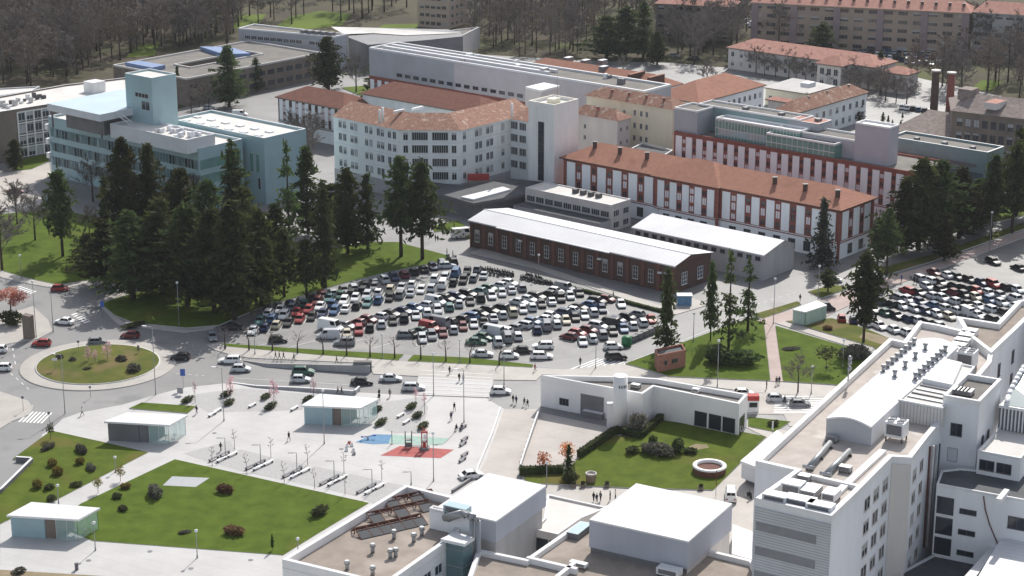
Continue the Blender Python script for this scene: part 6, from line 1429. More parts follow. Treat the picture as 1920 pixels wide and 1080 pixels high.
wood_mass([([(-60, -30), (460, -50), (450, 40), (330, 40), (-60, 90)], 135, 1.0, 1.5), ([(860, -20), (1400, -30), (1400, 60), (1250, 60), (900, 30)], 75, .9, 1.3), ([(460, -30), (780, -40), (780, 4), (460, 16)], 26, 1.0, 1.4), ([(-60, 84), (160, 62), (180, 110), (-60, 150)], 44, .9, 1.25), ([(330, 66), (446, 58), (448, 84), (300, 96)], 12, .7, 1.0)], 'far off bare grey brown woodland filling the upper edge of the picture')
wood([(-30, 100), (200, 60), (330, 52), (385, 68), (300, 100), (215, 118), (100, 162), (-30, 165)], 84, 'bare grey brown tree of the dense wood at the upper left', 'bare trees of the upper left wood', s=(.9, 1.3), mind=3)
wood([(232, 104), (300, 62), (400, 40), (450, 44), (446, 62), (320, 84)], 18, 'bare tree between the upper left wood and the meadow', 'bare trees before the far meadow', s=(.9, 1.2))
wood([(330, 70), (440, 62), (445, 88), (300, 98)], 10, 'bare tree between the meadow and the courtyard building', 'bare trees behind the courtyard building')
wood([(430, 30), (720, 8), (790, 14), (700, 40), (440, 52)], 22, 'tall bare tree standing around the far meadows', 'tall bare trees around the far meadows', s=(1.0, 1.5), mind=6)
wood([(868, 62), (900, 30), (1110, 40), (1130, 100), (1060, 112), (900, 102)], 46, 'bare tree of the wood behind the research bar', 'bare trees behind the research bar', mind=4)
wood([(1245, 70), (1390, 60), (1370, 125), (1270, 120)], 18, 'bushy brown bare tree left of the pink school', 'bushy bare trees left of the pink school', BIG, (1.0, 1.3), mind=5)
wood([(1395, 92), (1440, 72), (1900, 92), (1960, 120), (1700, 92), (1560, 88)], 46, 'bare tree of the belt before the apartment blocks', 'bare trees before the apartment blocks', mind=4)
wood([(1400, 128), (1520, 148), (1640, 165), (1700, 200), (1560, 165), (1420, 142)], 32, 'low bare tree between pink school and grey barrack', 'low bare trees before the pink school', BIG, (.5, .75), mind=4)
wood([(1700, 150), (1960, 130), (1960, 190), (1780, 190), (1700, 190)], 24, 'bare tree around the boiler house stacks', 'bare trees around the boiler house', mind=4)
wood([(355, 190), (420, 200), (400, 230), (340, 215)], 5, 'bare tree between teal tower and courtyard building', 'bare trees beside the teal tower', s=(.5, .7))
wood([(520, 250), (610, 240), (615, 300), (560, 330)], 7, 'reddish bare tree between teal laboratory and main block', 'bare trees beside main block', BIG, (.6, .85), mind=4)
wood([(170, 370), (330, 350), (420, 400), (200, 440)], 8, 'bare tree behind the grove in front of teal wing', 'bare trees behind the grove', BIG, (.6, .9), mind=5)
for i, (px, py, s, lab) in enumerate(((4, 506, 1.15, 'big bare tree cut by the left edge on the lawn'), (66, 450, .85, 'bare tree with open fork on the upper left lawn'), (32, 420, .85, 'bare tree left of the forked one near the forecourt'), (1496, 735, .58, 'bare tree beside the zebra below the ward block'), (168, 440, .55, 'small bare tree between the forked one and the grove'), (668, 172, .95, 'round bare tree on the small lawn behind the panelled range'), (1325, 165, .7, 'bare street tree behind the hip roof ward'), (1168, 138, .5, 'bare street tree behind the red roof range'))):
    bare(BIG, W(px, py, .2), s, s, lab)
VG = [(422, 654), (467, 656), (511, 657), (558, 662), (606, 664), (650, 666), (694, 669), (740, 671), (789, 673), (836, 677), (881, 680), (936, 684)]
for i, (px, py) in enumerate(VG): bare(POLL, W(px, py, .2), 1.15, 1.0, 'small pollarded bare tree, %s from the left along the grass verge' % ORD[i+1], 'pollarded trees along the verge')
for i, (px, py) in enumerate(((398, 874), (463, 888), (533, 904), (590, 916), (647, 926), (440, 843), (508, 857), (577, 871), (645, 886), (716, 900))): bare(SAP, W(px, py, .2), 1.1, 1.0, 'thin bare sapling, %s in the gravel bays' % ORD[i+1], 'thin saplings in the gravel bays')
# small leafy trees: crown of leaf clumps on a stem
def ball_mesh(seed, m, n=240, r=1.0, zc=1.0, size=.16, squash=1.0, hollow=.45):
    rng = random.Random(seed); b = MB()
    lumps = [Vector((rng.gauss(0, .45), rng.gauss(0, .45), rng.gauss(0, .38))) for _ in range(7)]
    for i in range(n):
        d = Vector((rng.gauss(0, 1), rng.gauss(0, 1), rng.gauss(0, 1))).normalized(); k = hollow + (1-hollow)*rng.random()**.6
        bump_ = 1 + .28*max(d.dot(l.normalized()) for l in lumps)**4 - .18*rng.random()
        c = d*r*k*bump_; c.z *= squash; leaf(b, c + Vector((0, 0, zc)), size*rng.uniform(.7, 1.5), 1.0, m, rng)
    return b.mesh('foliage')
SHR = {m: [ball_mesh(70+i*3+j, m, 420, 1.0, .75, .2, .78) for j in range(2)] for i, m in enumerate(('shrub_leaf', 'grey_leaf', 'yellow_leaf', 'red_leaf', 'needle', 'salmon', 'white_blossom'))}
CRN = {m: ball_mesh(90+i, m, 130 if m == 'blossom' else 260, 1.0, 0, .17, 1.15, .2) for i, m in enumerate(('blossom', 'orange_leaf', 'yellow_leaf', 'shrub_leaf', 'salmon'))}
st_ = MB(); st_.tube((0, 0, 0), (0, 0, 1), .055, .04, 'bark', 6); STEM = st_.mesh('stem')
def shrub(px, py, lx, ly, h, m, label, name='shrub', rz=None, zb=.15):
    p = W(px, py, zb); o = bpy.data.objects.new(name, random.choice(SHR[m])); COL.objects.link(o); o.location = p; o.scale = (lx*1.1, ly*1.0, h/1.7); o.rotation_euler.z = random.uniform(0, 6) if rz is None else rz
    return tag(o, label, 'shrub')
def small_tree(px, py, h, r, m, label, group=None, zs=1.0, zb=.15, name='small_tree'):
    p = W(px, py, zb); t = thing(name, p, label, 'tree', group); s = part('stem', STEM, t); s.scale = (1, 1, h*.75); c = part('crown', CRN[m], t, (0, 0, h - r*zs*.95), random.uniform(0, 6)); c.scale = (r, r, r*zs)
AR = ang_of(E2)
for i, (px, py, l) in enumerate(((352, 753, 1.9), (425, 742, 1.9), (430, 758, 1.6), (498, 747, 1.5), (508, 765, 2.0), (577, 752, 1.7), (707, 771, 1.5), (715, 795, 2.0), (772, 765, 1.8), (783, 782, 1.6), (793, 802, 1.8))):
    shrub(px, py, l, .8, 1.1, 'shrub_leaf', ['clipped oval hedge at the left end of the plaza beds', 'clipped hedge under the pink tree by the sunken road wall', 'clipped hedge just below the one under the pink tree', 'clipped hedge left of the second pink tree', 'clipped hedge below the second pink tree', 'narrow clipped hedge touching the back of the shuttered kiosk', 'clipped hedge at the right side of the shuttered kiosk', 'clipped hedge at the front right of the shuttered kiosk', 'clipped hedge at the top of the right gravel bed', 'plump clipped hedge in the right gravel bed', 'clipped hedge beside the climbing frame'][i], 'hedge', AR+.15)
for px, py, l, w_, h, m, lab in ((137, 682, .9, .9, 1.6, 'grey_leaf', 'grey rounded shrub left on the roundabout'), (112, 676, .9, .8, 1.5, 'grey_leaf', 'leftmost grey shrub beside the roundabout sign'), (227, 682, 1.3, 1.2, 2.0, 'grey_leaf', 'grey shrub right of the roundabout blossom trees'), (251, 698, 1.5, 1.4, 2.0, 'grey_leaf', 'largest grey shrub at the right of the roundabout'), (165, 698, 1.2, 1.0, 1.2, 'grey_leaf', 'low twiggy shrub at the front of the roundabout'),
 (90, 842, 1.7, .8, 1.0, 'grey_leaf', 'long dark shrub on the left lawn near the road'), (152, 847, 1.9, .9, 1.4, 'grey_leaf', 'long dark shrub on the left lawn near the dark kiosk'), (170, 880, 1.6, .8, 1.1, 'grey_leaf', 'grey brown shrub lower on the left lawn'), (98, 874, .9, .9, 1.7, 'yellow_leaf', 'yellow green shrub on the left lawn, upper one'), (108, 890, 1.0, 1.0, 1.8, 'yellow_leaf', 'yellow green shrub on the left lawn, lower one'), (150, 870, .8, .8, 1.5, 'yellow_leaf', 'golden shrub beside the grey brown one'), (70, 915, .9, .9, 1.9, 'yellow_leaf', 'olive shrub on the left lawn near the ramp wall'), (92, 918, .9, .8, 1.2, 'shrub_leaf', 'dark green shrub next to the olive one'), (143, 912, 1.0, .8, 1.0, 'shrub_leaf', 'dark shrub at the path edge of the left lawn'), (98, 938, 1.2, .8, 1.0, 'shrub_leaf', 'dark shrub at the lower tip of the left lawn'),
 (236, 916, .9, .8, 1.2, 'yellow_leaf', 'yellow shrub just inside the big lawn by the path'), (219, 934, .9, .9, 1.0, 'shrub_leaf', 'round dark shrub below the yellow one on big lawn'), (231, 957, 1.0, .8, 1.0, 'shrub_leaf', 'round dark shrub above the corner kiosk roof'), (290, 930, 2.2, 1.2, 2.3, 'grey_leaf', 'biggest dark shrub on the big lawn beside the grey plate'), (421, 924, 1.5, 1.2, 1.6, 'red_leaf', 'reddish twiggy shrub in the upper right of the big lawn'), (440, 1002, 1.7, 1.1, 1.7, 'red_leaf', 'reddish twiggy shrub in the lower middle of the big lawn'), (600, 966, 1.9, 1.0, 1.9, 'shrub_leaf', 'dark green shrub near the right tip of the big lawn'), (346, 1000, 1.0, .6, .6, 'grey_leaf', 'flat grey tuft in the dry patch of the big lawn'),
 (1232, 852, 3.0, 1.8, 2.4, 'grey_leaf', 'large grey brown shrub mass on the garden lawn'), (1185, 850, 1.3, 1.1, 1.6, 'shrub_leaf', 'green shrub at the left of the garden shrub mass'), (1270, 848, 1.6, 1.1, 3.0, 'needle', 'spiky dark shrub at the right of the garden shrub mass'), (1224, 838, .8, .8, 2.6, 'needle', 'upright dark shrub at the back of the garden shrub mass'), (1295, 850, 1.3, 1.0, 1.2, 'needle', 'low dark shrub beside the bare soil spot'), (1195, 812, 1.7, 1.6, 4.4, 'white_blossom', 'pale blossoming shrub beside the round white tower'),
 (1345, 680, 3.6, 2.4, 4.0, 'needle', 'wide dark shrub clump on the triangular lawn'), (1390, 684, 3.4, 2.2, 3.4, 'needle', 'second dark shrub clump right of the wide one'), (1602, 672, 3.0, 2.2, 3.2, 'grey_leaf', 'grey bare shrub against the ward block parapet'), (1550, 690, .4, .4, .4, 'grey_leaf', 'small tuft under the umbrella shaped tree'), (1483, 655, 1.8, 1.2, .5, 'grey_leaf', 'low grey tuft in the middle of the right lawn'),
 (1068, 905, 1.3, 1.3, 2.4, 'shrub_leaf', 'clipped dark ball beside the wicker planter'), (1450, 798, 1.0, 1.0, 1.2, 'shrub_leaf', 'dark shrub on the small lawn beyond the wedge building'), (20, 608, 2.6, 2.0, 3.6, 'shrub_leaf', 'olive shrub mass below the salmon blossom tree'), (1552, 618, 1.0, .9, 1.0, 'red_leaf', 'small rust coloured shrub below the glass pavilion'), (35, 1076, 1.2, .6, 1.2, 'grey_leaf', 'grey shrub cut by the lower left edge'), (455, 448, 2.2, 1.4, 2.0, 'shrub_leaf', 'low shrub under the dense grove'), (250, 612, 2.8, 1.2, 1.0, 'shrub_leaf', 'low shrub row at the shaded lawn tip near roundabout')):
    shrub(px, py, l, w_, h, m, lab)
for px, py, h, r, m, lab, zs in ((166, 684, 4.2, .75, 'blossom', 'slim pink blossom tree, left of three on the roundabout', 2.1), (179, 686, 3.6, .7, 'blossom', 'short pink blossom tree, middle of three on the roundabout', 1.5), (202, 680, 4.8, 1.1, 'blossom', 'fullest pink blossom tree, right of three on the roundabout', 1.5), (366, 754, 4.4, .45, 'blossom', 'thinnest pink blossom tree at the left of the plaza beds', 2.6), (433, 744, 4.6, 1.05, 'blossom', 'pink blossom tree by the left end of sunken road wall', 1.8), (514, 758, 5.6, 1.05, 'blossom', 'tallest pink blossom tree on the plaza', 2.2), (588, 746, 4.2, .75, 'blossom', 'pink blossom tree behind the shuttered kiosk', 1.8), (780, 763, 4.2, .6, 'blossom', 'pink blossom tree on the right gravel bed', 2.0), (796, 776, 4.6, .5, 'blossom', 'faint pink blossom tree near the climbing frame', 2.4),
 (1020, 881, 3.4, 1.35, 'orange_leaf', 'round orange tree behind the short dark hedge', 1.0), (1064, 866, 3.8, 1.5, 'orange_leaf', 'round orange tree beside the dark cone tree', .9), (226, 902, 2.8, .9, 'yellow_leaf', 'ball headed young tree at the path, right one', 1.0), (184, 924, 2.8, .85, 'yellow_leaf', 'ball headed young tree at the path, left one', 1.0), (95, 824, 3.2, .8, 'shrub_leaf', 'dark little tree at the top of the left lawn', 1.3), (1549, 696, 5.2, 2.2, 'shrub_leaf', 'umbrella shaped dark little tree on the right lawn', .55)): small_tree(px, py, h, r, m, lab, zs=zs)
t = thing('blossom_tree', W(22, 603, .1), 'broad salmon pink blossom tree above olive shrubs at the left edge', 'tree'); s = part('stem', STEM, t); s.scale = (4, 4, 5)
for k, (dx, dy, dz, r) in enumerate(((-2.4, 0, 6.2, 1.7), (0, .5, 6.5, 1.9), (2.2, 0, 6.0, 1.6), (-4.4, .3, 6.6, 1.6), (1.0, -1, 4.9, 1.2))): c = part('crown', CRN['salmon'], t, (dx, dy, dz), k*1.3); c.scale = (r*1.25, r*1.1, r*.75)
tree('fir', 1066, 894, 835, 30, 'dark cone shaped little tree between orange tree and clipped ball', zb=.1, v=0); tree('column', 511, 1034, 1003, 9, 'narrow little cypress near the lower edge of the big lawn', 'cypress_tree', None, .2, 0)
# box hedges along the garden
def hedge(name, pts, w_, h, label, m='shrub_leaf', zb=.1):
    rng = random.Random(len(label)); b = MB(); P_ = [W(x, y, zb) for x, y in pts]
    for a, c in zip(P_, P_[1:]):
        d = c-a; L = d.length; d.normalize(); e = perp(d)
        b.box((a+c)/2+UP*(h*.45), d*(L/2), e*(w_*.42), UP*(h*.45), 'needle')
        for i in range(int(L*70)):
            f = rng.random(); s = rng.choice((-1, 1)); k = rng.random()
            q = a + d*(L*rng.random()) + (e*(w_*.46*s) + UP*(h*f) if k < .55 else e*(w_*.46*rng.uniform(-1, 1)) + UP*h*.95); leaf(b, q, rng.uniform(.12, .24), 1.0, m, rng)
    return tag(b.build(name), label, 'hedge')
hedge('hedge', [(974, 889), (1056, 887)], 1.3, 1.5, 'short dark box hedge in front of the left orange tree')
hedge('hedge', [(1086, 858), (1150, 815), (1162, 812)], 1.2, 1.5, 'long dark box hedge between yard and garden lawn')
hedge('hedge', [(1164, 812), (1200, 822), (1240, 787)], 1.2, 1.4, 'dark box hedge wrapped round the pale blossoming shrub')
hedge('hedge', [(1045, 534), (1190, 572), (1260, 590)], 1.0, .6, 'low dark hedge along the front of the brick shed')  # dark green leafy band along the base of the shed
# ------------------------------------------------------------------ people
SKIN = mat('skin', (.50, .30, .22), .6, var=0)
CLO = {k: mat('cloth ' + k, c, .9, var=0) for k, c in {'black': (.015, .015, .018), 'navy': (.02, .03, .07), 'grey': (.12, .12, .13), 'red': (.35, .03, .03), 'white': (.65, .65, .65), 'brown': (.10, .06, .04), 'blue': (.06, .12, .30), 'beige': (.40, .34, .25)}.items()}
HAIR = mat('hair', (.03, .022, .016), .7, var=0)
PM = {}
def person_mesh(pose, top, low):
    """one continuous skinned body: legs, trunk, arms, neck and head; clothing as bands of material"""
    k = (pose, top, low)
    if k in PM: return PM[k]
    s = {'walk': .34, 'stand': .09, 'sit': 0}[pose]; V = []; R = []; E_ = []
    def v(x, y, z, r, par=None):
        V.append((x, y, z)); R.append(r)
        if par is not None: E_.append((par, len(V)-1))
        return len(V)-1
    hz = .92 if pose != 'sit' else .5
    pel = v(0, 0, hz, .15); ch = v(.01, 0, hz+.28, .155, pel); sh = v(.02, 0, hz+.5, .13, ch); nk = v(.03, 0, hz+.6, .06, sh); h1 = v(.05, 0, hz+.7, .095, nk); v(.05, 0, hz+.8, .085, h1)
    for sd in (-1, 1):
        f = s*sd
        if pose == 'sit': hp = v(.05, .1*sd, hz-.02, .1, pel); kn = v(.44, .11*sd, hz, .075, hp); an = v(.46, .11*sd, .1, .05, kn); v(.6, .11*sd, .05, .045, an)
        else: hp = v(0, .1*sd, hz-.06, .1, pel); kn = v(f*.5+.03, .1*sd, hz*.5, .072, hp); an = v(f-.02, .1*sd, .09, .048, kn); v(f+.13, .1*sd, .045, .045, an)
        so = v(.02, .2*sd, hz+.47, .07, sh); el = v(-.5*f*.6, .25*sd, hz+.2, .05, so); wr = v(-f*.55+.08, .24*sd, hz-.04, .04, el); v(-f*.55+.12, .23*sd, hz-.13, .042, wr)
    me = bpy.data.meshes.new('person'); me.from_pydata(V, E_, []); o = bpy.data.objects.new('tmp', me); COL.objects.link(o)
    md = o.modifiers.new('s', 'SKIN'); md.use_smooth_shade = True
    for i, r in enumerate(R): me.skin_vertices[0].data[i].radius = (r, r); me.skin_vertices[0].data[i].use_root = (i == 0)
    sb = o.modifiers.new('b', 'SUBSURF'); sb.levels = 1
    dg = bpy.context.evaluated_depsgraph_get(); dg.update(); nm = bpy.data.meshes.new_from_object(o.evaluated_get(dg)); nm.name = 'person'
    bpy.data.objects.remove(o)
    nm.materials.clear()
    for m in (SKIN, CLO[top], CLO[low], CLO['black']): nm.materials.append(m)
    for p in nm.polygons:
        z = p.center.z; y = abs(p.center.y)
        if z > hz+.57: p.material_index = 0
        elif z < .09: p.material_index = 3
        elif y > .19 and z < hz-.05 and z > hz-.3 and pose != 'sit': p.material_index = 0
        elif z > hz-.02 or y > .19: p.material_index = 1
        else: p.material_index = 2
    hb_ = MB(); hb_.lathe((.035, 0, hz+.72), [(.102, 0), (.108, .06), (.095, .12), (.05, .16), (.001, .17)], HAIR, 10)
    PM[k] = (nm, hb_.mesh('hair')); return PM[k]
def person(px, py, pose, top, low, heading, label, zb=.14, group=None, cat='person'):
    nm, hm = person_mesh(pose, top, low); o = bpy.data.objects.new('person', nm); COL.objects.link(o); o.location = W(px, py, zb); o.rotation_euler.z = heading; k = random.uniform(.94, 1.05); o.scale = (k, k, k)
    tag(o, label, cat, group); part('hair', hm, o)
random.seed(5)
PPL = [(154, 779, 'walk', 'white', 'black', .3, 'person in a pale top walking near the left zebra'), (542, 826, 'walk', 'black', 'black', 2.2, 'person in black crossing the middle of the plaza'), (414, 846, 'walk', 'black', 'navy', 1.0, 'person in dark clothes beside the first bent lamp'), (369, 776, 'walk', 'black', 'grey', 4, 'person in black at the tip of the clipped grass wedge'),
 (711, 752, 'walk', 'black', 'black', 1.8, 'dark dressed person walking behind the shuttered kiosk'), (731, 745, 'walk', 'grey', 'black', 1.2, 'person in grey coming from the zebra toward the kiosk'), (711, 743, 'stand', 'navy', 'black', 5, 'person in navy standing near the plaza end of zebra'), (852, 770, 'walk', 'black', 'black', 2, 'upper one of two dark walkers on the right plaza'), (846, 788, 'walk', 'navy', 'black', 1.7, 'lower one of two dark walkers on the right plaza'),
 (856, 807, 'sit', 'black', 'navy', 4.2, 'person in black sitting on the right bench group, left'), (866, 806, 'sit', 'grey', 'black', 4.6, 'person in grey sitting on the right bench group, right'), (634, 739, 'walk', 'navy', 'black', 3.2, 'person in navy walking along the sunken road wall, left of two'), (641, 740, 'walk', 'black', 'grey', 3.2, 'person in black walking along the sunken road wall, right of two'),
 (517, 673, 'walk', 'black', 'black', 3, 'person in black, left of the group on the verge pavement'), (524, 674, 'walk', 'grey', 'navy', 3, 'person in grey, middle of the group on the verge pavement'), (532, 674, 'walk', 'navy', 'black', 3, 'person in navy, right of the group on the verge pavement'), (551, 676, 'walk', 'black', 'brown', 0, 'person in black near the start of the far retaining wall'), (631, 681, 'walk', 'brown', 'black', 0, 'person in brown above the far retaining wall'),
 (843, 701, 'walk', 'black', 'black', 1.5, 'person in black crossing the verge pavement toward the zebra'), (861, 715, 'stand', 'black', 'grey', 1, 'person in black waiting at the top of the plaza zebra'), (869, 716, 'stand', 'white', 'grey', 2, 'person in white waiting at the top of the plaza zebra'), (1003, 696, 'walk', 'red', 'brown', .4, 'person in red striding at the end of the grass verge'), (1088, 685, 'walk', 'black', 'black', 1.4, 'person in black on the upper zebra crossing'),
 (962, 755, 'stand', 'black', 'black', 1, 'person in black, left of the group at the driveway head'), (968, 757, 'stand', 'navy', 'black', 4, 'person in navy in the group at the driveway head'), (983, 760, 'walk', 'grey', 'black', 5, 'person in grey right of the driveway head group'), (989, 763, 'walk', 'black', 'navy', 5, 'rightmost person of the driveway head group'),
 (1456, 722, 'walk', 'black', 'grey', 1.5, 'person in black at the lower end of pink path, left of two'), (1461, 720, 'walk', 'navy', 'black', 1.5, 'person in navy at the lower end of pink path, right of two'), (1471, 757, 'walk', 'black', 'black', 1.6, 'person in black alone on the right zebra'), (1437, 729, 'stand', 'black', 'black', 0, 'person in black behind the tip of the wedge building'),
 (1714, 530, 'walk', 'black', 'black', 4, 'tall looking pair member in black on the pink pavement, left'), (1719, 531, 'walk', 'black', 'navy', 4, 'pair member in black and navy on the pink pavement, right'), (1690, 528, 'walk', 'blue', 'grey', 4, 'person in blue on the shaded pink pavement'), (1500, 565, 'walk', 'black', 'grey', 1, 'person in black near the pavilion on the pink path'),
 (1113, 940, 'stand', 'black', 'black', 1, 'person in black, left in the gathering behind big white box'), (1119, 942, 'stand', 'navy', 'black', 2, 'person in navy in the gathering behind big white box'), (1126, 939, 'stand', 'grey', 'black', 4, 'person in grey in the gathering behind big white box'), (1144, 938, 'stand', 'black', 'black', 3, 'person in black beside the big white box edge'), (1154, 936, 'stand', 'white', 'black', 3, 'person in white nearest the big white box edge'),
 (1382, 745, 'walk', 'beige', 'navy', 3, 'person in beige behind the glass end of the wedge building'), (838, 478, 'stand', 'black', 'black', 0, 'person in black by the bins near the silver estate'), (849, 482, 'stand', 'grey', 'black', 0, 'person in grey by the bins near the silver estate'), (975, 540, 'walk', 'red', 'navy', 3, 'person in red among the car park lines'), (1150, 559, 'walk', 'black', 'black', 3, 'person in black at the right end of the car park')]
for a in PPL: person(*a)
# scooter rider
person(1405, 932, 'sit', 'black', 'black', -1.2, 'person in black sitting on a scooter beside the ward block', .5)
p = W(1405, 933, .1); t = thing('motor_scooter', p, 'black motor scooter ridden beside the ward block wall', 'scooter', None, -1.2)
for x in (-.55, .6):
    b = MB(); b.tube((x, -.06, .24), (x, .06, .24), .24, .24, 'tyre', 10); part('wheel', b.mesh('wheel'), t)
b = MB(); b.abox(-.75, -.17, .3, -.05, .17, .78, paint('black')); b.abox(-.05, -.15, .26, .45, .15, .36, paint('black')); b.box((.5, 0, .65), (.04, 0, -.02), (0, .2, 0), (-.08, 0, .38), paint('black')); part('body', b.mesh('body'), t)
b = MB(); b.tube((.42, -.32, 1.05), (.42, .32, 1.05), .025, .025, 'dark_metal', 5); part('handlebar', b.mesh('handlebar'), t)
# ------------------------------------------------------------------ street lamps, signs, benches, play things
def lamp(bx, by, top, label, kind='globe', group=None, zb=.14, arm=-1):
    p = W(bx, by, zb); h = max(2.5, ztop(p, top) - zb); t = thing('street_lamp', p, label, 'street lamp', group)
    b = MB(); b.tube(p, p+UP*.5, .14, .14, 'galv', 8); b.tube(p+UP*.5, p+UP*h, .09, .06, 'galv', 8); b.build('pole', t)
    if kind == 'globe': b = MB(); b.lathe(p+UP*(h-.02), [(.05, 0), (.26, .12), (.32, .3), (.26, .48), (.01, .58)], 'white_metal', 14); b.build('lamp_head', t)
    elif kind == 'arm':
        b = MB(); e = Vector((arm*1.3, -.2, .25)); b.tube(p+UP*h, p+UP*h+e, .06, .05, 'galv', 6); b.build('arm', t); b = MB(); b.box(p+UP*h+e*1.15, Vector((.45*arm, 0, .04)), Vector((0, .16, 0)), UP*.07, 'white_metal'); b.build('lamp_head', t)
    else:
        b = MB(); e = Vector((-1.5, 0, 0)); b.tube(p+UP*h, p+UP*h+e, .06, .05, 'galv', 6); b.build('arm', t); b = MB(); b.box(p+UP*(h-.05)+e*.7, Vector((.6, 0, 0)), Vector((0, .09, 0)), UP*.05, 'white_metal'); b.build('lamp_head', t)
for bx, by, tp, kd, lab in ((292, 740, 613, 'arm', 'tall curved arm lamp at the right of the roundabout'), (122, 775, 665, 'arm', 'tall lamp below the roundabout island'), (420, 789, 690, 'arm', 'tall lamp in front of the left plaza beds'), (608, 832, 735, 'globe', 'tall slim lamp in front of the shuttered kiosk'), (870, 792, 694, 'arm', 'tall lamp with ring head on the right plaza'), (813, 742, 665, 'globe', 'slim lamp at the left side of plaza zebra'), (813, 902, 815, 'globe', 'slim lamp behind the gravel roof block'),
 (336, 610, 532, 'globe', 'tall pole lamp at the shaded tip of grove lawn'), (68, 632, 530, 'globe', 'tall lamp beside the dark stone gate pillar'), (100, 622, 540, 'globe', 'tall lamp between gate pillar and zebra'), (40, 523, 481, 'globe', 'short globe lamp on the left lawn edge'), (1450, 607, 525, 'globe', 'tall lamp at the fork of the pink path'), (1345, 725, 641, 'globe', 'tall lamp in front of the triangular lawn'), (1521, 738, 690, 'globe', 'short white globe lamp below the right lawn'), (1580, 688, 640, 'globe', 'short lamp in the upper right lawn'), (1534, 560, 501, 'globe', 'tall globe lamp in the building shade near the white saloon'),
 (110, 945, 913, 'globe', 'short white globe lamp at the path above corner kiosk'), (217, 884, 862, 'globe', 'short white globe lamp on the left lawn near the path'), (179, 1032, 983, 'globe', 'white globe lamp beside the corner kiosk'), (370, 1046, 998, 'globe', 'white globe lamp at the lower edge of the big lawn'), (559, 1040, 1013, 'globe', 'white globe lamp beside the gravel roof block corner'), (1300, 640, 590, 'globe', 'slim lamp behind the triangular lawn'), (1025, 912, 870, 'globe', 'white pole lamp behind the smaller white box hall'), (478, 664, 622, 'globe', 'slim lamp, left on the grass verge'), (717, 672, 630, 'globe', 'slim lamp, middle of the grass verge'), (862, 680, 640, 'globe', 'slim lamp, right on the grass verge'), (945, 722, 650, 'globe', 'slim lamp above the white hatchback at the driveway'), (1855, 470, 400, 'globe', 'tall lamp under the conifers at the right edge'), (1010, 520, 480, 'globe', 'slim lamp beside the right motorcycle cluster'), (1117, 690, 640, 'globe', 'slim lamp at the upper zebra')): lamp(bx, by, tp, lab, kd)
for i, (bx, by, tp) in enumerate(((423, 858, 821), (489, 872, 834), (557, 889, 849), (627, 905, 864), (698, 921, 880), (771, 909, 894))): lamp(bx, by, tp, 'bent bracket lamp, %s from the left along the gravel bays' % ORD[i+1], 'bay', 'bracket lamps along the bays')
def bench(p, d, L, label, group, m='grey_wall', back=True):
    t = thing('bench', p, label, 'bench', group); e = perp(d)
    b = MB(); b.box(p+UP*.44, d*(L/2), e*.24, UP*.05, m); b.build('seat', t)
    if back: b = MB(); b.box(p+UP*.75+e*.24, d*(L/2), e*.03, UP*.18, m); b.build('backrest', t)
    for s in (-.42, .42): b = MB(); b.box(p+d*(L*s)+UP*.2, d*.06, e*.2, UP*.19, 'dark_metal'); b.build('leg', t)
for i, (a, c) in enumerate((((391, 867), (440, 845)), ((460, 882), (506, 861)), ((529, 897), (575, 875)), ((599, 911), (644, 889)), ((668, 927), (714, 904)))):
    A_, C_ = W(*a, .15), W(*c, .15); d = (C_-A_).normalized()
    for k, off in enumerate((0, 1.4)):
        for j, f in enumerate((.2, .62)): bench(A_.lerp(C_, f+.08*k) + perp(d)*off, d, 2.6, 'long grey bench, %s %s of bay strip %s from the left' % (['left', 'right'][k], ['lower', 'upper'][j], ORD[i+1]), 'long benches between the gravel bays', ['dark_clad', 'white_wall'][k], back=False)
for i, (px, py, lab) in enumerate(((398, 779, 'pale slab bench before the left plaza bed'), (408, 772, 'pale slab bench behind the one before left plaza bed'), (473, 762, 'pale slab bench between the two plaza hedges pairs'), (552, 768, 'pale slab bench left of the shuttered kiosk'), (762, 793, 'pale slab bench in the right gravel bed, lower'), (751, 781, 'pale slab bench in the right gravel bed, upper'), (868, 803, 'dark slab bench of the right row, first from top'), (871, 825, 'dark slab bench of the right row, second from top'), (868, 834, 'dark slab bench of the right row, third from top'), (871, 854, 'dark slab bench of the right row, fourth from top'), (867, 864, 'dark slab bench of the right row, lowest'))):
    bench(W(px, py, .16), E2, 2.4, lab, 'slab benches on the plaza', 'white_wall' if i < 6 else 'dark_clad', False)
for i, (px, py, c) in enumerate(((651, 838, 'white_wall'), (663, 846, 'white_wall'), (655, 832, 'red'), (660, 836, 'white_wall'), (650, 845, 'white_wall'), (664, 852, 'galv'))):
    b = MB(); p = W(px, py, .15); b.abox(p.x-.3, p.y-.3, .15, p.x+.3, p.y+.3, .6, c); b.abox(p.x-.22, p.y-.22, .6, p.x+.22, p.y+.22, .66, 'dark_clad'); tag(b.build('seat_cube'), '%s seat cube, %s of the group left of the playground' % ({'white_wall': 'white', 'red': 'red', 'galv': 'grey'}[c], ORD[i+1]), 'stool', 'seat cubes left of the playground')
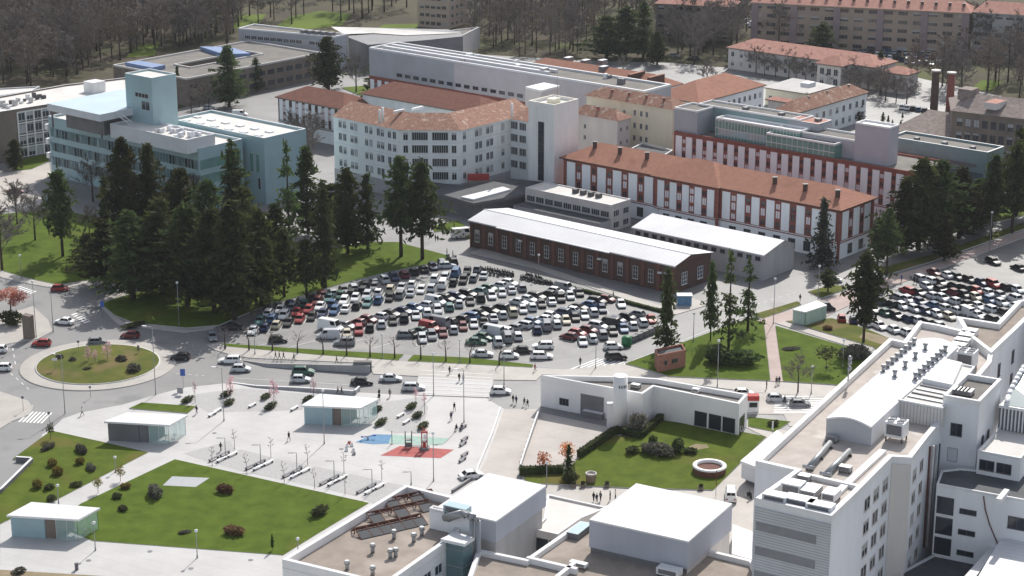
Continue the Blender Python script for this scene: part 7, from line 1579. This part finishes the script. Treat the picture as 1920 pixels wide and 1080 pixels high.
# playground
p = W(766, 838, .17); t = thing('jungle_gym', p, 'dark climbing frame with pale panels on the green playground surface', 'play equipment')
for x in (-.6, .6):
    for y in (-.5, .5): b = MB(); q = p+Vector((x, y, 0)); b.tube(q, q+UP*3.0, .08, .08, 'dark_metal', 6); b.build('post', t)
b = MB(); b.box(p+UP*1.5, Vector((.65, 0, 0)), Vector((0, .55, 0)), UP*.06, 'dark_clad'); b.build('platform', t)
b = MB(); b.box(p+UP*.6+Vector((0, -.55, 0)), Vector((.6, 0, 0)), Vector((0, .04, 0)), UP*.5, 'dark_clad'); b.build('panel', t)
b = MB(); b.tube(p+Vector((.6, 0, 2.8)), p+Vector((4.0, 0, 2.8)), .06, .06, 'galv', 6); b.tube(p+Vector((.6, 0, .2)), p+Vector((4.0, 0, .2)), .08, .08, 'dark_metal', 6); b.build('cross_bar', t)
p = W(796, 842, .17); t = thing('climbing_tower', p, 'red and white climbing tower on the red playground surface', 'play equipment')
for k, (x, y) in enumerate(((-.5, -.4), (.5, -.4), (.5, .4), (-.5, .4))): b = MB(); q = p+Vector((x, y, 0)); b.tube(q, q+UP*3.6, .09, .09, 'red', 6); b.build('post', t)
b = MB(); b.box(p+UP*1.6, Vector((.55, 0, 0)), Vector((0, .45, 0)), UP*.08, 'dark_clad'); b.build('platform', t)
b = MB(); b.box(p+Vector((0, -.46, 1.0)), Vector((.3, 0, 0)), Vector((0, .03, 0)), UP*.6, 'red'); b.build('side_panel', t)
b = MB(); b.box(p+Vector((.2, -.45, 2.6)), Vector((.35, 0, 0)), Vector((0, .03, 0)), UP*.5, 'white_metal'); b.build('side_panel', t)
b = MB(); b.tube(p+Vector((-.6, -.3, 3.3)), p+Vector((.6, .3, 4.2)), .12, .08, 'orange', 6); b.tube(p+Vector((.5, -.3, 3.3)), p+Vector((-.5, .3, 4.4)), .1, .06, 'red', 6); b.box(p+UP*3.4, Vector((.55, 0, 0)), Vector((0, .45, 0)), UP*.06, 'red'); b.build('roof', t)
b = MB(); b.lathe(p-UP*.02, [(1.0, 0), (1.0, .3), (.1, .35)], 'dark_clad', 12); b.build('base', t)
p = W(690, 824, .17); t = thing('spring_rocker', p, 'blue spring seesaw on the blue playground surface', 'play equipment')
b = MB(); b.tube(p+Vector((-1.2, -.2, .5)), p+Vector((1.4, .5, .7)), .09, .09, 'sign_blue', 6); b.build('beam', t)
for x in (-1.1, 1.3): b = MB(); q = p+Vector((x, x*.3, .55)); b.box(q+UP*.15, Vector((.2, 0, 0)), Vector((0, .15, 0)), UP*.12, 'sign_blue'); b.build('seat', t)
b = MB(); b.tube(p, p+UP*.6, .16, .12, 'galv', 8); b.build('spring', t)
p = W(735, 832, .17); b = MB(); b.tube(p, p+UP*2.6, .07, .07, 'dark_metal', 6); b.tube(p, p+UP*.1, .3, .3, 'galv', 10); tag(b.build('play_post'), 'lone dark post between the blue and green playground surfaces', 'post')
# signs, bins, planters
def sign(px, py, h, label, m='sign_blue', w_=.7, hh=.9, zb=.14, round_=False):
    p = W(px, py, zb); t = thing('road_sign', p, label, 'sign'); b = MB(); b.tube(p, p+UP*h, .05, .05, 'galv', 6); b.build('post', t)
    b = MB()
    if round_: b.tube(p+Vector((0, -.06, h)), p+Vector((0, -.1, h)), w_/2, w_/2, m, 16)
    else: b.box(p+Vector((0, -.08, h-hh/2)), Vector((w_/2, 0, 0)), Vector((0, .02, 0)), UP*(hh/2), m)
    b.build('panel', t)
sign(344, 728, 4.2, 'blue road sign on a pole right of the roundabout', w_=1.0, hh=1.5); sign(193, 596, 4.0, 'blue road sign at the shaded lawn tip', w_=.9, hh=1.4)
sign(148, 662, 2.6, 'small round dark sign behind the roundabout island', 'dark_clad', .6, round_=True); sign(44, 770, 2.8, 'small round dark sign on the left traffic island', 'dark_clad', .6, round_=True); sign(93, 796, 2.4, 'small round dark sign at the left zebra', 'dark_clad', .6, round_=True); sign(170, 745, 2.2, 'small dark sign below the roundabout island', 'dark_clad', .5, round_=True)
sign(104, 693, 2.6, 'arrow sign with white board on the left of the roundabout', 'white_metal', 1.1, .6, .5); sign(260, 664, 2.0, 'brown post sign at the right rim of the roundabout', 'brown_wall', .5, 1.2, .4); sign(447, 1, .1, 'unused', 'white_metal') if False else None
sign(1448, 815, 2.8, 'slim white post sign on the right of the garden', 'white_metal', .3, 1.8, .2); sign(1342, 931, 5.0, 'rust coloured thin post beside the round basin', 'rust', .14, 3.0, .2)
p = W(338, 741, .15); b = MB(); b.box(p+UP*1.0, Vector((.6, -.2, 0)), Vector((.03, .05, 0)), UP*.6, 'galv'); b.tube(p, p+UP*.5, .06, .06, 'galv', 6); tag(b.build('info_board'), 'tilted grey information board near the roundabout edge of plaza', 'board')
p = W(1175, 648, .05); t = thing('bottle_bank', p, 'bright green bottle bank at the end of the bins', 'recycling bin'); b = MB(); b.lathe(p, [(1.0, 0), (1.15, .3), (1.15, 1.7), (.9, 2.1), (.01, 2.25)], 'green_bin', 16); b.build('shell', t); b = MB(); b.box(p+Vector((0, -1.1, 1.5)), Vector((.22, 0, 0)), Vector((0, .08, 0)), UP*.12, 'dark_metal'); b.build('slot', t)
for i in range(5):
    p = W(1188+i*10.5, 640-i*4.6, .05); t = thing('waste_container', p, 'dark wheeled waste container, %s from the green bottle bank' % ORD[i+1], 'waste bin', 'dark waste containers', ang_of(D2))
    b = MB(); b.abox(-.85, -.55, .2, .85, .55, 1.25, 'dark_clad'); part('bin', b.mesh('bin'), t); b = MB(); b.box((0, 0, 1.33), (.9, 0, 0), (0, .6, 0), (0, 0, .07), 'dark_metal'); part('lid', b.mesh('lid'), t)
    for x in (-.65, .65): b = MB(); b.tube((x, -.4, .1), (x, .4, .1), .1, .1, 'tyre', 8); part('wheel', b.mesh('wheel'), t)
p = W(1411, 770, .12); t = thing('ticket_booth', p, 'white booth with red top sign right of the wedge building', 'booth')
b = MB(); b.abox(p.x-1.1, p.y-.8, .12, p.x+1.1, p.y+.8, 2.5, 'white_metal'); b.build('cabin', t); b = MB(); b.abox(p.x-1.15, p.y-.95, 2.52, p.x+1.15, p.y+.85, 3.5, 'red'); b.build('red_sign', t); b = MB(); b.face([(p.x-.8, p.y-.83, 1.1), (p.x+.8, p.y-.83, 1.1), (p.x+.8, p.y-.83, 2.1), (p.x-.8, p.y-.83, 2.1)], 'glass'); b.build('window', t)
p = W(1108, 903, .2); t = thing('wicker_planter', p, 'big brown wicker planter with a pale rim on the garden lawn', 'planter'); b = MB(); b.lathe(p, [(.85, 0), (1.0, 1.5)], 'wood', 18); b.build('basket', t); b = MB(); b.lathe(p, [(1.05, 1.5), (1.05, 1.7), (.8, 1.7), (.8, 1.4), (.01, 1.4)], 'beige_concrete', 18); b.build('rim', t)
for i, (px, py) in enumerate(((1076, 913), (1093, 913), (1138, 913), (1314, 918))):
    p = W(px, py, .1); t = thing('flower_tub', p, 'brown flower tub, %s from the left along the garden edge' % ORD[i+1], 'planter', 'brown flower tubs'); b = MB(); b.lathe(p, [(.4, 0), (.6, .6), (.5, .6), (.01, .55)], 'brown_wall', 14); b.build('tub', t); c = part('plant', SHR['shrub_leaf'][0], t, (0, 0, .4)); c.scale = (.4, .4, .5)
for i, (px, py) in enumerate(((838, 484), (851, 486))): b = MB(); p = W(px+2, py+1, .05); b.tube(p, p+UP*1.1, .4, .45, 'dark_clad', 12); b.tube(p+UP*1.1, p+UP*1.2, .5, .5, 'dark_metal', 12); tag(b.build('litter_bin'), ['round dark litter bin, left of two near the brick shed', 'round dark litter bin, right of two near the brick shed'][i], 'bin', 'round litter bins')
p = W(144, 1068, .16); b = MB(); b.tube(p, p+UP*1.0, .3, .3, 'dark_clad', 12); b.tube(p+UP*1.0, p+UP*1.1, .36, .36, 'dark_metal', 12); tag(b.build('litter_bin'), 'lone dark litter bin at the lower left edge', 'bin')
p = W(1283, 571, .1); t = thing('blue_booth', p, 'small blue framed booth at the brick shed corner', 'booth'); b = MB(); b.abox(p.x-1.6, p.y-1, .1, p.x+1.6, p.y+1, 2.4, 'blue_rubber'); b.build('cabin', t); b = MB(); b.abox(p.x-1.8, p.y-1.2, 2.42, p.x+1.8, p.y+1.2, 2.6, 'white_metal'); b.build('roof', t)

for i, (px, py, lab) in enumerate(((281, 1034, 'small dark drain cover below the big lawn, left'), (470, 1050, 'small dark drain cover below the big lawn, right'), (358, 1066, 'small dark drain cover near the lower edge'), (166, 1051, 'small dark drain cover beside the corner kiosk'), (402, 812, 'small round drain cover near the grass wedge lamp'), (640, 842, 'small drain cover left of the seat cubes'))):
    p = W(px, py, .145); b = MB(); b.tube(p, p+UP*.02, .45, .45, 'dark_clad', 14); tag(b.build('drain_cover'), lab, 'drain cover')
for i in range(9):
    p = W(1018+i*2.0 if False else 1000 - i*3.2, 800 + i*9.4, .1); b = MB(); b.tube(p, p+UP*1.1, .05, .05, 'dark_metal', 6); b.tube(p+UP*1.1, p+UP*1.16, .07, .07, 'galv', 6); tag(b.build('fence_post'), 'slim dark rail post, %s from the top along the yard wall' % ORD[i+1], 'post', 'rail posts along the yard wall')
SKY_STRENGTH, SUN_STRENGTH, EXPOSURE, HAZE = 0.13, 3.7, 0.38, 0.00004
# ------------------------------------------------------------------ air, light, camera
SUN_EL, SUN_AZ = math.radians(42), math.radians(17)      # azimuth measured from +Y towards +X
w = bpy.data.worlds.new('World'); SC.world = w; w.use_nodes = True
nt = w.node_tree; bg = nt.nodes['Background']
sky = nt.nodes.new('ShaderNodeTexSky'); sky.sky_type = 'NISHITA'; sky.sun_disc = False
sky.sun_elevation = SUN_EL; sky.sun_rotation = SUN_AZ; sky.altitude = 450; sky.air_density = 1.0; sky.dust_density = 2.0
hs = nt.nodes.new('ShaderNodeHueSaturation'); hs.inputs['Saturation'].default_value = .5      # thin bright cloud whitens the sky
nt.links.new(sky.outputs['Color'], hs.inputs['Color']); nt.links.new(hs.outputs['Color'], bg.inputs['Color']); bg.inputs['Strength'].default_value = SKY_STRENGTH
ld = bpy.data.lights.new('sun', 'SUN'); ld.energy = SUN_STRENGTH; ld.angle = math.radians(.5); ld.color = (1, .955, .89)
lo = bpy.data.objects.new('sun', ld); COL.objects.link(lo)
to_sun = Vector((math.sin(SUN_AZ)*math.cos(SUN_EL), math.cos(SUN_AZ)*math.cos(SUN_EL), math.sin(SUN_EL)))
lo.rotation_euler = to_sun.to_track_quat('Z', 'Y').to_euler(); lo.location = (0, 300, 300)
if HAZE:
    b = MB(); b.abox(-420, -20, -1.5, 420, 1250, 145, 'earth')
    o = b.build('haze'); o['kind'] = 'stuff'
    hm = bpy.data.materials.new('haze'); hm.use_nodes = True; n = hm.node_tree
    n.nodes.remove(n.nodes['Principled BSDF'])
    pv = n.nodes.new('ShaderNodeVolumePrincipled'); pv.inputs['Color'].default_value = (.86, .9, .97, 1); pv.inputs['Density'].default_value = HAZE
    pv.inputs['Anisotropy'].default_value = .3
    n.links.new(pv.outputs['Volume'], n.nodes['Material Output'].inputs['Volume'])
    o.data.materials.clear(); o.data.materials.append(hm)
cd = bpy.data.cameras.new('camera'); cam = bpy.data.objects.new('camera', cd); COL.objects.link(cam)
cam.location = (0, 0, CAM_H); cam.rotation_euler = (math.radians(90) - TILT, 0, 0)
cd.sensor_width = 36; cd.lens = 36 * F_PX / 1920; cd.clip_start = 1; cd.clip_end = 8000
SC.camera = cam
SC.view_settings.view_transform = 'Standard'; SC.view_settings.look = 'None'; SC.view_settings.gamma = 1
SC.view_settings.use_curve_mapping = False; SC.view_settings.exposure = EXPOSURE
SC.render.resolution_x, SC.render.resolution_y = 1024, 576
SC.cycles.max_bounces = 6; SC.cycles.transparent_max_bounces = 12; SC.cycles.volume_bounces = 0
